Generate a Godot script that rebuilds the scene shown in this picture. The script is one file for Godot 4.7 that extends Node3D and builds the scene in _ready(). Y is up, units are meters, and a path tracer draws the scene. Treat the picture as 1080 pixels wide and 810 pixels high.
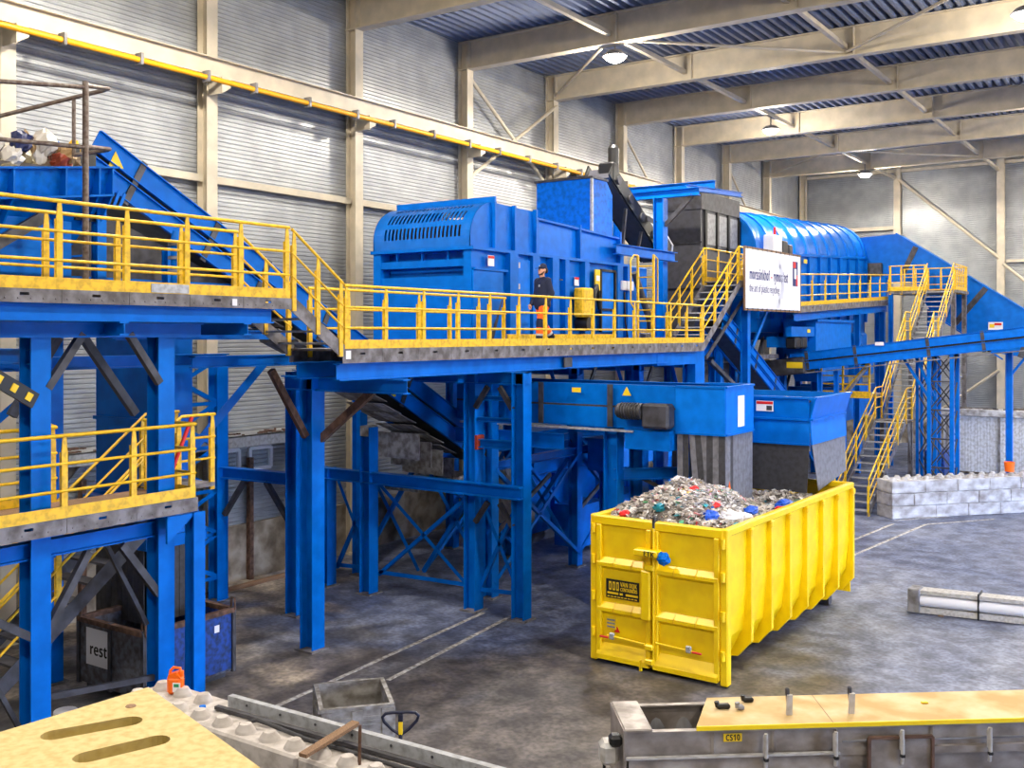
extends Node3D

# ---------------------------------------------------------------- geometry kit
class G:
	var v := PackedVector3Array()
	var n := PackedVector3Array()
	var c := PackedColorArray()
	var col := Color(1, 1, 1)
	func tri(a: Vector3, b: Vector3, d: Vector3, na: Vector3, nb: Vector3, nd: Vector3) -> void:
		if (b - a).cross(d - a).dot(na + nb + nd) > 0.0:
			v.append(a); v.append(d); v.append(b)
			n.append(na); n.append(nd); n.append(nb)
		else:
			v.append(a); v.append(b); v.append(d)
			n.append(na); n.append(nb); n.append(nd)
		c.append(col); c.append(col); c.append(col)
	func quad(a: Vector3, b: Vector3, d: Vector3, e: Vector3, nn: Vector3) -> void:
		tri(a, b, d, nn, nn, nn)
		tri(a, d, e, nn, nn, nn)
	func face(a: Vector3, b: Vector3, d: Vector3, away: Vector3) -> void:
		var nn := (b - a).cross(d - a).normalized()
		if nn.dot(a - away) < 0.0:
			nn = -nn
		tri(a, b, d, nn, nn, nn)
	func box(ce: Vector3, s: Vector3, b := Basis()) -> G:
		var h := s * 0.5
		for ax in 3:
			for sg in [-1.0, 1.0]:
				var nn := Vector3(); nn[ax] = sg
				var u := Vector3(); u[(ax + 1) % 3] = h[(ax + 1) % 3]
				var w := Vector3(); w[(ax + 2) % 3] = h[(ax + 2) % 3]
				var o := nn * h[ax]
				quad(ce + b * (o - u - w), ce + b * (o + u - w), ce + b * (o + u + w), ce + b * (o - u + w), b * nn)
		return self
	func span(a: Vector3, b: Vector3) -> G:      # box between two corners
		return box((a + b) * 0.5, (b - a).abs())
	func cbox(ce: Vector3, s: Vector3, e: float, b := Basis()) -> G:   # box with chamfered edges
		var h := s * 0.5
		for ax in 3:
			var a1 := (ax + 1) % 3
			var a2 := (ax + 2) % 3
			for sg in [-1.0, 1.0]:
				var q := []
				for k in [[-1, -1], [1, -1], [1, 1], [-1, 1]]:
					var p := Vector3(); p[ax] = sg * h[ax]; p[a1] = k[0] * (h[a1] - e); p[a2] = k[1] * (h[a2] - e)
					q.append(ce + b * p)
				var nn := Vector3(); nn[ax] = sg
				quad(q[0], q[1], q[2], q[3], b * nn)
			for s1 in [-1.0, 1.0]:
				for s2 in [-1.0, 1.0]:
					var q2 := []
					for k in [[-1, 0], [1, 0], [1, 1], [-1, 1]]:
						var p := Vector3(); p[ax] = k[0] * (h[ax] - e)
						p[a1] = s1 * (h[a1] - (e if k[1] == 1 else 0.0)); p[a2] = s2 * (h[a2] - (0.0 if k[1] == 1 else e))
						q2.append(ce + b * p)
					var nn := Vector3(); nn[a1] = s1; nn[a2] = s2
					quad(q2[0], q2[1], q2[2], q2[3], b * nn.normalized())
		for sx in [-1.0, 1.0]:
			for sy in [-1.0, 1.0]:
				for sz in [-1.0, 1.0]:
					var nn := (b * Vector3(sx, sy, sz)).normalized()
					tri(ce + b * Vector3(sx * h.x, sy * (h.y - e), sz * (h.z - e)), ce + b * Vector3(sx * (h.x - e), sy * h.y, sz * (h.z - e)), ce + b * Vector3(sx * (h.x - e), sy * (h.y - e), sz * h.z), nn, nn, nn)
		return self
	func prism(poly: PackedVector2Array, a: Vector3, b: Vector3, up := Vector3.UP) -> G:
		var w := (b - a).normalized()
		if absf(up.dot(w)) > 0.98:
			up = Vector3.FORWARD if absf(w.z) < 0.9 else Vector3.RIGHT
		var u := (up - w * up.dot(w)).normalized()
		var r := u.cross(w)
		if Geometry2D.is_polygon_clockwise(poly):
			poly = poly.duplicate(); poly.reverse()
		var m := poly.size()
		for i in m:
			var p := poly[i]
			var q := poly[(i + 1) % m]
			var e := q - p
			if e.length_squared() < 1e-10:
				continue
			var nn := (r * e.y - u * e.x).normalized()
			var P := r * p.x + u * p.y
			var Q := r * q.x + u * q.y
			quad(a + P, a + Q, b + Q, b + P, nn)
		var t := Geometry2D.triangulate_polygon(poly)
		for i in range(0, t.size(), 3):
			var A := r * poly[t[i]].x + u * poly[t[i]].y
			var B := r * poly[t[i + 1]].x + u * poly[t[i + 1]].y
			var C := r * poly[t[i + 2]].x + u * poly[t[i + 2]].y
			tri(a + A, a + B, a + C, -w, -w, -w)
			tri(b + A, b + B, b + C, w, w, w)
		return self
	func pz(poly: PackedVector2Array, z0: float, z1: float) -> G:      # outline in x, y
		return prism(poly, Vector3(0, 0, z0), Vector3(0, 0, z1))
	func px(poly: PackedVector2Array, x0: float, x1: float) -> G:      # outline in z, y
		return prism(poly, Vector3(x1, 0, 0), Vector3(x0, 0, 0))
	func py(poly: PackedVector2Array, y0: float, y1: float) -> G:      # outline in x, -z
		return prism(poly, Vector3(0, y0, 0), Vector3(0, y1, 0), Vector3.FORWARD)
	func bar(a: Vector3, b: Vector3, w: float, h: float, up := Vector3.UP) -> G:
		return prism(PackedVector2Array([Vector2(-w / 2, -h / 2), Vector2(w / 2, -h / 2), Vector2(w / 2, h / 2), Vector2(-w / 2, h / 2)]), a, b, up)
	func hb(a: Vector3, b: Vector3, h: float, w: float, up := Vector3.UP, tf := 0.022, tw := 0.014) -> G:
		var y := h / 2
		var x := w / 2
		var t := tw / 2
		return prism(PackedVector2Array([Vector2(-x, -y), Vector2(x, -y), Vector2(x, -y + tf), Vector2(t, -y + tf), Vector2(t, y - tf), Vector2(x, y - tf), Vector2(x, y), Vector2(-x, y), Vector2(-x, y - tf), Vector2(-t, y - tf), Vector2(-t, -y + tf), Vector2(-x, -y + tf)]), a, b, up)
	func ub(a: Vector3, b: Vector3, h: float, w: float, up := Vector3.UP, t := 0.016) -> G:   # channel, open towards the right of a to b
		var y := h / 2
		var s := t * signf(w)
		return prism(PackedVector2Array([Vector2(0, -y), Vector2(w, -y), Vector2(w, -y + t), Vector2(s, -y + t), Vector2(s, y - t), Vector2(w, y - t), Vector2(w, y), Vector2(0, y)]), a, b, up)
	func lb(a: Vector3, b: Vector3, l: float, up := Vector3.UP, t := 0.012) -> G:
		return prism(PackedVector2Array([Vector2(0, 0), Vector2(l, 0), Vector2(l, t), Vector2(t, t), Vector2(t, l), Vector2(0, l)]), a, b, up)
	func tube(pts: Array, r: float, k := 8, closed := false) -> G:
		var m := pts.size()
		var rings := []
		var u := Vector3.ZERO
		for i in m:
			var p: Vector3 = pts[i]
			var d0: Vector3 = (p - pts[(i - 1 + m) % m]) if (i > 0 or closed) else (pts[1] - p)
			var d1: Vector3 = (pts[(i + 1) % m] - p) if (i < m - 1 or closed) else d0
			var w := (d0.normalized() + d1.normalized()).normalized()
			if u == Vector3.ZERO:
				u = (Vector3.UP if absf(w.y) < 0.9 else Vector3.RIGHT)
			u = (u - w * u.dot(w)).normalized()
			var s := u.cross(w)
			var ring := []
			for j in k:
				var an := TAU * j / k
				ring.append([p + (u * cos(an) + s * sin(an)) * r, u * cos(an) + s * sin(an)])
			rings.append(ring)
		for i in (m if closed else m - 1):
			var A: Array = rings[i]
			var B: Array = rings[(i + 1) % m]
			for j in k:
				var q := (j + 1) % k
				tri(A[j][0], A[q][0], B[q][0], A[j][1], A[q][1], B[q][1])
				tri(A[j][0], B[q][0], B[j][0], A[j][1], B[q][1], B[j][1])
		if not closed:
			for e in [0, m - 1]:
				var w: Vector3 = (pts[0] - pts[1]).normalized() if e == 0 else (pts[m - 1] - pts[m - 2]).normalized()
				for j in range(1, k - 1):
					tri(rings[e][0][0], rings[e][j][0], rings[e][j + 1][0], w, w, w)
		return self
	func lathe(prof: Array, o: Vector3, b := Basis(), k := 16) -> G:    # prof: Vector2(radius, height)
		for i in prof.size() - 1:
			var p: Vector2 = prof[i]
			var q: Vector2 = prof[i + 1]
			var e := q - p
			var nr := Vector2(e.y, -e.x).normalized()
			for j in k:
				var a0 := TAU * j / k
				var a1 := TAU * (j + 1) / k
				var d0 := Vector3(cos(a0), 0, sin(a0))
				var d1 := Vector3(cos(a1), 0, sin(a1))
				var A := o + b * (d0 * p.x + Vector3.UP * p.y)
				var B := o + b * (d1 * p.x + Vector3.UP * p.y)
				var C := o + b * (d1 * q.x + Vector3.UP * q.y)
				var D := o + b * (d0 * q.x + Vector3.UP * q.y)
				var n0 := b * (d0 * nr.x + Vector3.UP * nr.y)
				var n1 := b * (d1 * nr.x + Vector3.UP * nr.y)
				tri(A, B, C, n0, n1, n1)
				tri(A, C, D, n0, n1, n0)
		return self
	func strip(a: Array, b: Array, smooth := true) -> G:     # ruled surface between two polylines
		var m := a.size()
		var nr := []
		for i in m:
			var t: Vector3 = a[mini(i + 1, m - 1)] - a[maxi(i - 1, 0)]
			nr.append(t.cross(b[i] - a[i]).normalized())
		for i in m - 1:
			if smooth:
				tri(a[i], a[i + 1], b[i + 1], nr[i], nr[i + 1], nr[i + 1])
				tri(a[i], b[i + 1], b[i], nr[i], nr[i + 1], nr[i])
			else:
				var f: Vector3 = (a[i + 1] - a[i]).cross(b[i] - a[i]).normalized()
				quad(a[i], a[i + 1], b[i + 1], b[i], f)
		return self
	func plate4(p: Array, t: Vector3) -> G:                  # a flat or bent plate of four corners, thickness t
		var o: Vector3 = (p[0] + p[1] + p[2] + p[3]) * 0.25 + t * 0.5
		var q := []
		for k in 4:
			q.append(p[k] + t)
		for k in 4:
			var l := (k + 1) % 4
			face(p[k], p[l], q[l], o); face(p[k], q[l], q[k], o)
		face(p[0], p[1], p[2], o); face(p[0], p[2], p[3], o)
		face(q[0], q[1], q[2], o); face(q[0], q[2], q[3], o)
		return self
	func mesh(about := Vector3.ZERO) -> ArrayMesh:
		var a := []
		a.resize(Mesh.ARRAY_MAX)
		a[Mesh.ARRAY_VERTEX] = Transform3D(Basis(), -about) * v
		a[Mesh.ARRAY_NORMAL] = n
		a[Mesh.ARRAY_COLOR] = c
		var m := ArrayMesh.new()
		m.add_surface_from_arrays(Mesh.PRIMITIVE_TRIANGLES, a)
		return m
	func middle() -> Vector3:
		var lo := v[0]
		var hi := v[0]
		for p in v:
			lo = lo.min(p); hi = hi.max(p)
		return (lo + hi) * 0.5

var M := {}
var taken := {}
var rng := RandomNumberGenerator.new()

func V(x: float, y: float, z: float) -> Vector3:
	return Vector3(x, y, z)

func pv(a: Array) -> PackedVector2Array:
	var p := PackedVector2Array()
	for i in range(0, a.size(), 2):
		p.append(Vector2(a[i], a[i + 1]))
	return p

func numbered(parent: Node, called: String) -> String:
	var key := str(parent.get_instance_id()) + called
	var k: int = taken.get(key, 0)
	taken[key] = k + 1
	return called if k == 0 else "%s_%03d" % [called, k]

func tag(o: Node, label: String, category: String, group := "", kind := "") -> Node:
	o.set_meta("label", label)
	if category: o.set_meta("category", category)
	if group: o.set_meta("group", group)
	if kind: o.set_meta("kind", kind)
	return o

func thing(called: String, label: String, category: String, at := Vector3.ZERO, group := "") -> Node3D:
	var o := Node3D.new()
	o.name = numbered(self, called)
	add_child(o)
	o.position = at
	tag(o, label, category, group)
	return o

func origin(p: Node) -> Vector3:
	var o := Vector3.ZERO
	while p != self:
		o += p.position
		p = p.get_parent()
	return o

# geometry in world coordinates becomes one named mesh under its parent
func fin(g: G, called: String, m, parent: Node = self, label := "") -> MeshInstance3D:
	var mid := g.middle()
	var o := MeshInstance3D.new()
	o.mesh = g.mesh(mid)
	o.material_override = M[m] if m is String else m
	o.name = numbered(parent, called)
	parent.add_child(o)
	o.position = mid - origin(parent)
	if label: o.set_meta("label", label)
	return o

func inst(mesh: Mesh, called: String, m: String, parent: Node, at: Vector3, b := Basis()) -> MeshInstance3D:
	var o := MeshInstance3D.new()
	o.mesh = mesh
	o.material_override = M[m]
	o.name = numbered(parent, called)
	parent.add_child(o)
	o.transform = Transform3D(b, at - origin(parent))
	return o

func struct(g: G, called: String, m: String, label := "") -> MeshInstance3D:
	var o := fin(g, called, m)
	o.set_meta("kind", "structure")
	if label: o.set_meta("label", label)
	return o

# ---------------------------------------------------------------- materials
func noise_tex(kind: int, freq: float, lo: Color, hi: Color, oct := 4, seed_ := 1, size := 512, mid := 0.5) -> NoiseTexture2D:
	var f := FastNoiseLite.new()
	f.noise_type = kind
	f.frequency = freq
	f.fractal_octaves = oct
	f.seed = seed_
	var t := NoiseTexture2D.new()
	t.width = size; t.height = size
	t.seamless = true
	t.noise = f
	var r := Gradient.new()
	r.set_color(0, lo); r.set_color(1, hi)
	r.set_offset(0, mid - 0.3); r.set_offset(1, mid + 0.3)
	t.color_ramp = r
	return t

func mat(key: String, color: Color, rough: float, metal := 0.0, tex: Texture2D = null, scale := 1.0) -> StandardMaterial3D:
	var m := StandardMaterial3D.new()
	m.albedo_color = color
	m.roughness = rough
	m.metallic = metal
	if tex:
		m.albedo_texture = tex
		m.uv1_triplanar = true
		m.uv1_world_triplanar = true
		m.uv1_scale = Vector3.ONE * scale
	M[key] = m
	return m
func materials() -> void:
	var W := Color(1, 1, 1)
	var SM := FastNoiseLite.TYPE_SIMPLEX_SMOOTH
	var soft := noise_tex(SM, 0.012, Color(0.90, 0.91, 0.92), W, 5, 3)
	var worn := noise_tex(SM, 0.02, Color(0.80, 0.79, 0.77), W, 6, 9, 512, 0.36)
	var dirty := noise_tex(SM, 0.01, Color(0.64, 0.61, 0.58), W, 6, 21, 512, 0.44)
	var grain := noise_tex(SM, 0.09, Color(0.70, 0.69, 0.67), W, 5, 5)
	var rusty := noise_tex(SM, 0.015, Color(0.68, 0.57, 0.50), W, 6, 14, 512, 0.40)
	mat("blue", Color(0.0, 0.425, 0.82), 0.36, 0.0, soft, 0.35)
	mat("blue_worn", Color(0.0, 0.44, 0.86), 0.42, 0.0, worn, 0.5)
	mat("blue_light", Color(0.02, 0.46, 0.88), 0.36, 0.0, soft, 0.4)
	mat("blue_gloss", Color(0.0, 0.425, 0.82), 0.26, 0.0, soft, 0.4)
	for k in ["blue", "blue_worn", "blue_light"]:
		M[k].metallic_specular = 0.25
	mat("rail_yellow", Color(0.95, 0.76, 0.08), 0.42, 0.0, worn, 0.7)
	mat("skip_yellow", Color(0.97, 0.82, 0.01), 0.34, 0.0, noise_tex(SM, 0.012, Color(0.96, 0.93, 0.8), W, 6, 30, 512, 0.35), 0.35)
	mat("edge_grey", Color(0.50, 0.49, 0.51), 0.6, 0.0, dirty, 0.6)
	mat("steel_dark", Color(0.27, 0.27, 0.30), 0.5, 0.0, dirty, 0.6)
	mat("steel_grey", Color(0.56, 0.56, 0.58), 0.5, 0.1, dirty, 0.5)
	mat("galv", Color(0.70, 0.71, 0.73), 0.45, 0.25, worn, 0.8)
	mat("pipe", Color(0.47, 0.43, 0.40), 0.5, 0.4, rusty, 1.2)
	mat("cream", Color(0.78, 0.73, 0.64), 0.55, 0.0, soft, 0.22)
	mat("cladding", Color(0.67, 0.68, 0.685), 0.38, 0.25, noise_tex(SM, 0.008, Color(0.90, 0.90, 0.91), W, 4, 41), 0.25)
	mat("roof_deck", Color(0.46, 0.50, 0.60), 0.45, 0.2, soft, 0.3)
	mat("concrete", Color(0.66, 0.62, 0.56), 0.9, 0.0, dirty, 0.28)
	mat("block", Color(0.76, 0.73, 0.71), 0.85, 0.0, worn, 0.6)
	mat("block_white", Color(0.80, 0.80, 0.81), 0.8, 0.0, dirty, 0.45)
	mat("rubber", Color(0.24, 0.24, 0.26), 0.7, 0.0, worn, 0.7)
	mat("rubber_grey", Color(0.46, 0.46, 0.49), 0.55, 0.0, worn, 0.6)
	mat("shingle", Color(0.62, 0.60, 0.57), 0.7, 0.0, dirty, 0.8)
	mat("shingle_light", Color(0.76, 0.75, 0.73), 0.6, 0.0, dirty, 0.8)
	mat("black", Color(0.05, 0.05, 0.055), 0.45)
	mat("black_box", Color(0.25, 0.25, 0.28), 0.45, 0.0, worn, 0.4)
	mat("window_grey", Color(0.58, 0.59, 0.61), 0.35, 0.0, worn, 0.5)
	mat("hazard", Color(0.93, 0.78, 0.08), 0.5)
	mat("white", Color(0.86, 0.86, 0.88), 0.6)
	mat("paper", Color(0.90, 0.90, 0.92), 0.7)
	mat("red", Color(0.80, 0.06, 0.05), 0.5)
	mat("orange_can", Color(0.98, 0.43, 0.02), 0.35)
	mat("orange_red", Color(0.75, 0.25, 0.12), 0.6, 0.0, grain, 1.0)
	mat("line_white", Color(0.80, 0.79, 0.77), 0.8, 0.0, dirty, 1.3)
	mat("skip_dark", Color(0.36, 0.38, 0.43), 0.6, 0.0, rusty, 0.8)
	mat("skip_blue", Color(0.06, 0.26, 0.60), 0.5, 0.0, rusty, 0.9)
	mat("rust", Color(0.42, 0.31, 0.25), 0.8, 0.0, dirty, 1.2)
	mat("crate", Color(0.62, 0.61, 0.60), 0.7, 0.0, dirty, 1.1)
	mat("wood", Color(0.60, 0.47, 0.36), 0.8, 0.0, grain, 1.5)
	mat("lid_wood", Color(0.82, 0.72, 0.55), 0.65, 0.0, noise_tex(SM, 0.006, Color(0.86, 0.80, 0.62), W, 5, 61), 0.6)
	mat("plate_yellow", Color(0.76, 0.68, 0.47), 0.75, 0.0, noise_tex(SM, 0.03, Color(0.90, 0.87, 0.78), W, 6, 71, 512, 0.40), 1.4)
	mat("plate_inner", Color(0.80, 0.74, 0.05), 0.6)
	mat("stainless", Color(0.66, 0.63, 0.61), 0.42, 0.25, dirty, 0.8)
	mat("aluminium", Color(0.77, 0.76, 0.75), 0.42, 0.25, worn, 1.0)
	mat("conductor", Color(0.95, 0.66, 0.02), 0.45)
	mat("shed", Color(0.80, 0.82, 0.86), 0.5, 0.0, worn, 0.6)
	mat("ink_blue", Color(0.10, 0.14, 0.42), 0.6)
	mat("ink_blue_bright", Color(0.05, 0.32, 0.78), 0.45)
	mat("teal", Color(0.08, 0.50, 0.58), 0.45)
	mat("ink_navy", Color(0.06, 0.08, 0.18), 0.4)
	mat("hazard_edge", Color(0.96, 0.82, 0.04), 0.5)
	mat("ink_red", Color(0.85, 0.12, 0.12), 0.6)
	mat("ink_black", Color(0.03, 0.03, 0.03), 0.6)
	mat("ink_grey", Color(0.84, 0.85, 0.90), 0.7)
	mat("green", Color(0.10, 0.55, 0.35), 0.5)
	mat("grey_pile", Color(0.50, 0.47, 0.45), 0.9, 0.0, grain, 3.0)
	mat("skin", Color(0.80, 0.58, 0.47), 0.55)
	mat("hair", Color(0.16, 0.11, 0.08), 0.8)
	mat("navy", Color(0.10, 0.13, 0.24), 0.85)
	mat("work_orange", Color(0.98, 0.38, 0.02), 0.7)
	mat("reflective", Color(0.72, 0.73, 0.74), 0.35)
	mat("boot", Color(0.05, 0.05, 0.07), 0.7)
	var vc := mat("tinted", W, 0.7)
	vc.vertex_color_use_as_albedo = true
	var fl := mat("floor", W, 0.62, 0.0, noise_tex(SM, 0.013, Color(0.66, 0.66, 0.68), W, 7, 81, 1024, 0.45), 0.11)
	fl.vertex_color_use_as_albedo = true
	fl.roughness_texture = noise_tex(SM, 0.01, Color(0.7, 0.7, 0.7), W, 6, 85, 512)
	fl.detail_enabled = true
	fl.detail_blend_mode = BaseMaterial3D.BLEND_MODE_MUL
	fl.detail_albedo = noise_tex(SM, 0.02, Color(0.74, 0.74, 0.75), W, 6, 90, 1024, 0.42)
	fl.detail_uv_layer = BaseMaterial3D.DETAIL_UV_2
	fl.uv2_triplanar = true
	fl.uv2_world_triplanar = true
	fl.uv2_scale = Vector3.ONE * 0.37
	var lens := mat("lamp_lens", W, 0.4)
	lens.emission_enabled = true
	lens.emission = Color(1.0, 0.97, 0.92)
	lens.emission_energy_multiplier = 45.0
	var gl := mat("glass", Color(0.75, 0.80, 0.84, 0.25), 0.06)
	gl.transparency = BaseMaterial3D.TRANSPARENCY_ALPHA
const COLS := [-9.6, -4.5, 0.5, 5.5, 10.55, 15.3, 20.15, 25.1, 30.1, 35.2, 40.5, 45.8, 51.2, 57.0]

func _ready() -> void:
	rng.seed = 4711
	# ---- camera: level, the lens shifted down, as the upright lines of the photograph ask
	var cam := Camera3D.new()
	cam.name = "camera"
	add_child(cam)
	cam.position = V(0, 5.85, 19)
	cam.rotation_degrees = V(0, -55.9, 0)
	cam.keep_aspect = Camera3D.KEEP_HEIGHT
	cam.set_frustum(0.1 * 810.0 / 1077.0, Vector2(0, -0.1 * 53.0 / 1077.0), 0.1, 300)
	cam.current = true
	# ---- sky beyond the open gates
	var env := Environment.new()
	var sky := Sky.new()
	var sm := ProceduralSkyMaterial.new()
	sm.sky_top_color = Color(0.50, 0.64, 0.95)
	sm.sky_horizon_color = Color(0.78, 0.86, 1.0)
	sm.ground_horizon_color = Color(0.55, 0.56, 0.58)
	sm.ground_bottom_color = Color(0.40, 0.40, 0.42)
	sm.sky_energy_multiplier = SKY_ENERGY
	sm.ground_energy_multiplier = SKY_ENERGY
	sky.sky_material = sm
	env.background_mode = Environment.BG_SKY
	env.sky = sky
	env.tonemap_mode = Environment.TONE_MAPPER_LINEAR
	env.tonemap_exposure = EXPOSURE
	env.sdfgi_enabled = true
	env.ssao_enabled = true
	env.ssil_enabled = true
	var we := WorldEnvironment.new()
	we.name = "world_environment"
	we.environment = env
	add_child(we)
	materials()
	room()
	roof_steel()
	lamps()
	left_platforms()
	main_walkway()
	frames()
	sorting_machine()
	hopper_tower()
	drum_machine()
	right_stairs()
	conveyors()
	container()
	floor_things()
	foreground()
	person()
const SKY_ENERGY := 5.0
const EXPOSURE := 1.0
const LAMP_ENERGY := 58.0

# ---------------------------------------------------------------- the hall
func tray_mesh(length: float, along_x: bool) -> ArrayMesh:      # one liner tray, 0.6 m high, six shallow ribs
	var g := G.new()
	var prof := [Vector2(0, 0.0)]
	for k in 6:
		var y := k * 0.1
		prof.append_array([Vector2(0.0, y + 0.006), Vector2(0.022, y + 0.022), Vector2(0.022, y + 0.078), Vector2(0.0, y + 0.094)])
	prof.append(Vector2(0, 0.6))
	for i in prof.size() - 1:
		var p: Vector2 = prof[i]
		var q: Vector2 = prof[i + 1]
		var e := q - p
		if along_x:
			g.quad(V(0, p.y, p.x), V(length, p.y, p.x), V(length, q.y, q.x), V(0, q.y, q.x), V(0, -e.x, e.y).normalized())
		else:
			g.quad(V(-p.x, p.y, 0), V(-p.x, p.y, length), V(-q.x, q.y, length), V(-q.x, q.y, 0), V(-e.y, -e.x, 0).normalized())
	return g.mesh()

func room() -> void:
	# floor, its tone varying with dust and wear
	var g := G.new()
	var f := FastNoiseLite.new()
	f.frequency = 0.09; f.fractal_octaves = 4; f.seed = 5
	var fine := FastNoiseLite.new()
	fine.frequency = 0.55; fine.fractal_octaves = 3; fine.seed = 8
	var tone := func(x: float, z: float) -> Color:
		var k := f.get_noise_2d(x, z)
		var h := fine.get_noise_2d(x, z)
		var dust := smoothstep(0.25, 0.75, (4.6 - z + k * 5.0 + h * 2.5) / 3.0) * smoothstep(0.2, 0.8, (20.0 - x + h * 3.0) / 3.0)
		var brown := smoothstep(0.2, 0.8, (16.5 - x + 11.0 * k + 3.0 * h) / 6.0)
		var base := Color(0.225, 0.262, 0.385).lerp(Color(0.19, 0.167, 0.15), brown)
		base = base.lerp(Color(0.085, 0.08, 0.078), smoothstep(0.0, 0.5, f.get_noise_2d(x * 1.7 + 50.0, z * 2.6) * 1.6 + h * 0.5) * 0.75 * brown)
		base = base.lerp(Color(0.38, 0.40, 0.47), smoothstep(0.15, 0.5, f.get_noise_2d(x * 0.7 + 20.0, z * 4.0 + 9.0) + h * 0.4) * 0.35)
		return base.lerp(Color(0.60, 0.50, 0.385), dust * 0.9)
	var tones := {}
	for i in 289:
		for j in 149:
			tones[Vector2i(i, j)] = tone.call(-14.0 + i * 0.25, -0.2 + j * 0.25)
	for i in 288:
		for j in 148:
			var x := -14.0 + i * 0.25
			var z := -0.2 + j * 0.25
			for k in [[0, 0], [1, 0], [1, 1], [0, 0], [1, 1], [0, 1]]:
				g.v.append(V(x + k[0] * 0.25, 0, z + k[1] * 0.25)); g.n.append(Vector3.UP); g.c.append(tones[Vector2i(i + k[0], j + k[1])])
	g.col = Color(0.3, 0.3, 0.3)
	g.span(V(-14, -0.4, -0.2), V(58, -0.002, 36.8))
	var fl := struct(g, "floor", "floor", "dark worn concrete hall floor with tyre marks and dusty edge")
	for a in [[11.2, 6.95, 17.4, 6.5], [13.1, 7.6, 17.6, 7.12], [25, 10.35, 32.6, 11.1], [26, 11.2, 33.05, 11.95], [33.05, 11.95, 35.2, 13.55], [33.2, 11.0, 34.9, 12.25]]:
		var d := V(a[2] - a[0], 0, a[3] - a[1])
		fin(G.new().bar(V(a[0], 0.003, a[1]), V(a[2], 0.003, a[3]), 0.09, 0.004), "painted_line", "line_white", fl, "white painted floor line")
	# long wall: backing, concrete plinth, liner trays bay by bay
	var w := struct(G.new().span(V(-14, 0, -0.5), V(57.7, 15.4, -0.02)), "wall_left", "cladding", "long hall wall clad in pale horizontal ribbed metal trays")
	fin(G.new().span(V(-14, 0, -0.02), V(57.3, 1.32, 0.1)), "concrete_plinth", "concrete", w, "grey concrete plinth")
	for i in range(4, 13):
		var m := tray_mesh(COLS[i + 1] - COLS[i], true)
		for k in 23:
			inst(m, "cladding_tray", "cladding", w, V(COLS[i], 1.32 + k * 0.6, 0))
	for i in 4:
		for k in 23:
			if k % 4 == 0:
				fin(G.new().span(V(COLS[i], 1.32 + k * 0.6, -0.02), V(COLS[i + 1], minf(1.32 + k * 0.6 + 2.38, 15.2), 0.02)), "cladding_panel", "cladding", w)
	# end wall
	var b := struct(G.new().span(V(57.3, 0, -0.5), V(57.8, 15.4, 36.8)), "wall_back", "cladding", "end wall of the hall clad in pale ribbed metal trays")
	fin(G.new().span(V(57.2, 0, 0), V(57.3, 1.32, 36.6)), "concrete_plinth", "concrete", b)
	var tm := tray_mesh(5.06, false)
	for j in 4:
		for k in 23:
			inst(tm, "cladding_tray", "cladding", b, V(57.3, 1.32 + k * 0.6, 0.3 + j * 5.06))
	for j in 3:
		fin(G.new().span(V(57.26, 1.32, 20.6 + j * 5.3), V(57.3, 15.1, 25.85 + j * 5.3)), "cladding_panel", "cladding", b)
	# side and front walls behind the viewer; three open gates let daylight in on the far side
	var r := struct(G.new().span(V(-14, 6.2, 36.6), V(57.7, 15.4, 37)), "wall_right", "cladding", "hall wall above the open loading gates")
	for a in [[-14.0, 8.0], [14.0, 24.0], [30.0, 38.0], [44.0, 57.7]]:
		fin(G.new().span(V(a[0], 0, 36.6), V(a[1], 6.2, 37)), "wall_pier", "cladding", r)
	struct(G.new().span(V(-14.4, 0, -0.5), V(-14, 15.4, 37)), "wall_front", "cladding", "hall wall behind the viewer")
	# ground outside the gates
	struct(G.new().span(V(-40, -0.5, 37), V(90, -0.05, 90)), "yard", "concrete", "concrete yard outside the gates")
	# roof deck of trapezoidal sheets, ribs along the hall
	var c := struct(G.new().span(V(-14.4, 14.98, -0.5), V(57.8, 15.5, 37)), "ceiling", "roof_deck", "bluish grey trapezoidal metal roof deck")
	for i in 13:
		var q := G.new()
		var x0: float = COLS[i]
		var x1: float = COLS[i + 1]
		for j in 124:
			var z := -0.1 + j * 0.295
			var pr := [Vector2(z, 14.78), Vector2(z + 0.10, 14.78), Vector2(z + 0.145, 14.95), Vector2(z + 0.25, 14.95), Vector2(z + 0.295, 14.78)]
			for k in 4:
				var e: Vector2 = pr[k + 1] - pr[k]
				q.quad(V(x0, pr[k].y, pr[k].x), V(x1, pr[k].y, pr[k].x), V(x1, pr[k + 1].y, pr[k + 1].x), V(x0, pr[k + 1].y, pr[k + 1].x), V(0, -e.x, e.y).normalized())
		fin(q, "roof_sheet", "roof_deck", c)

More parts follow.
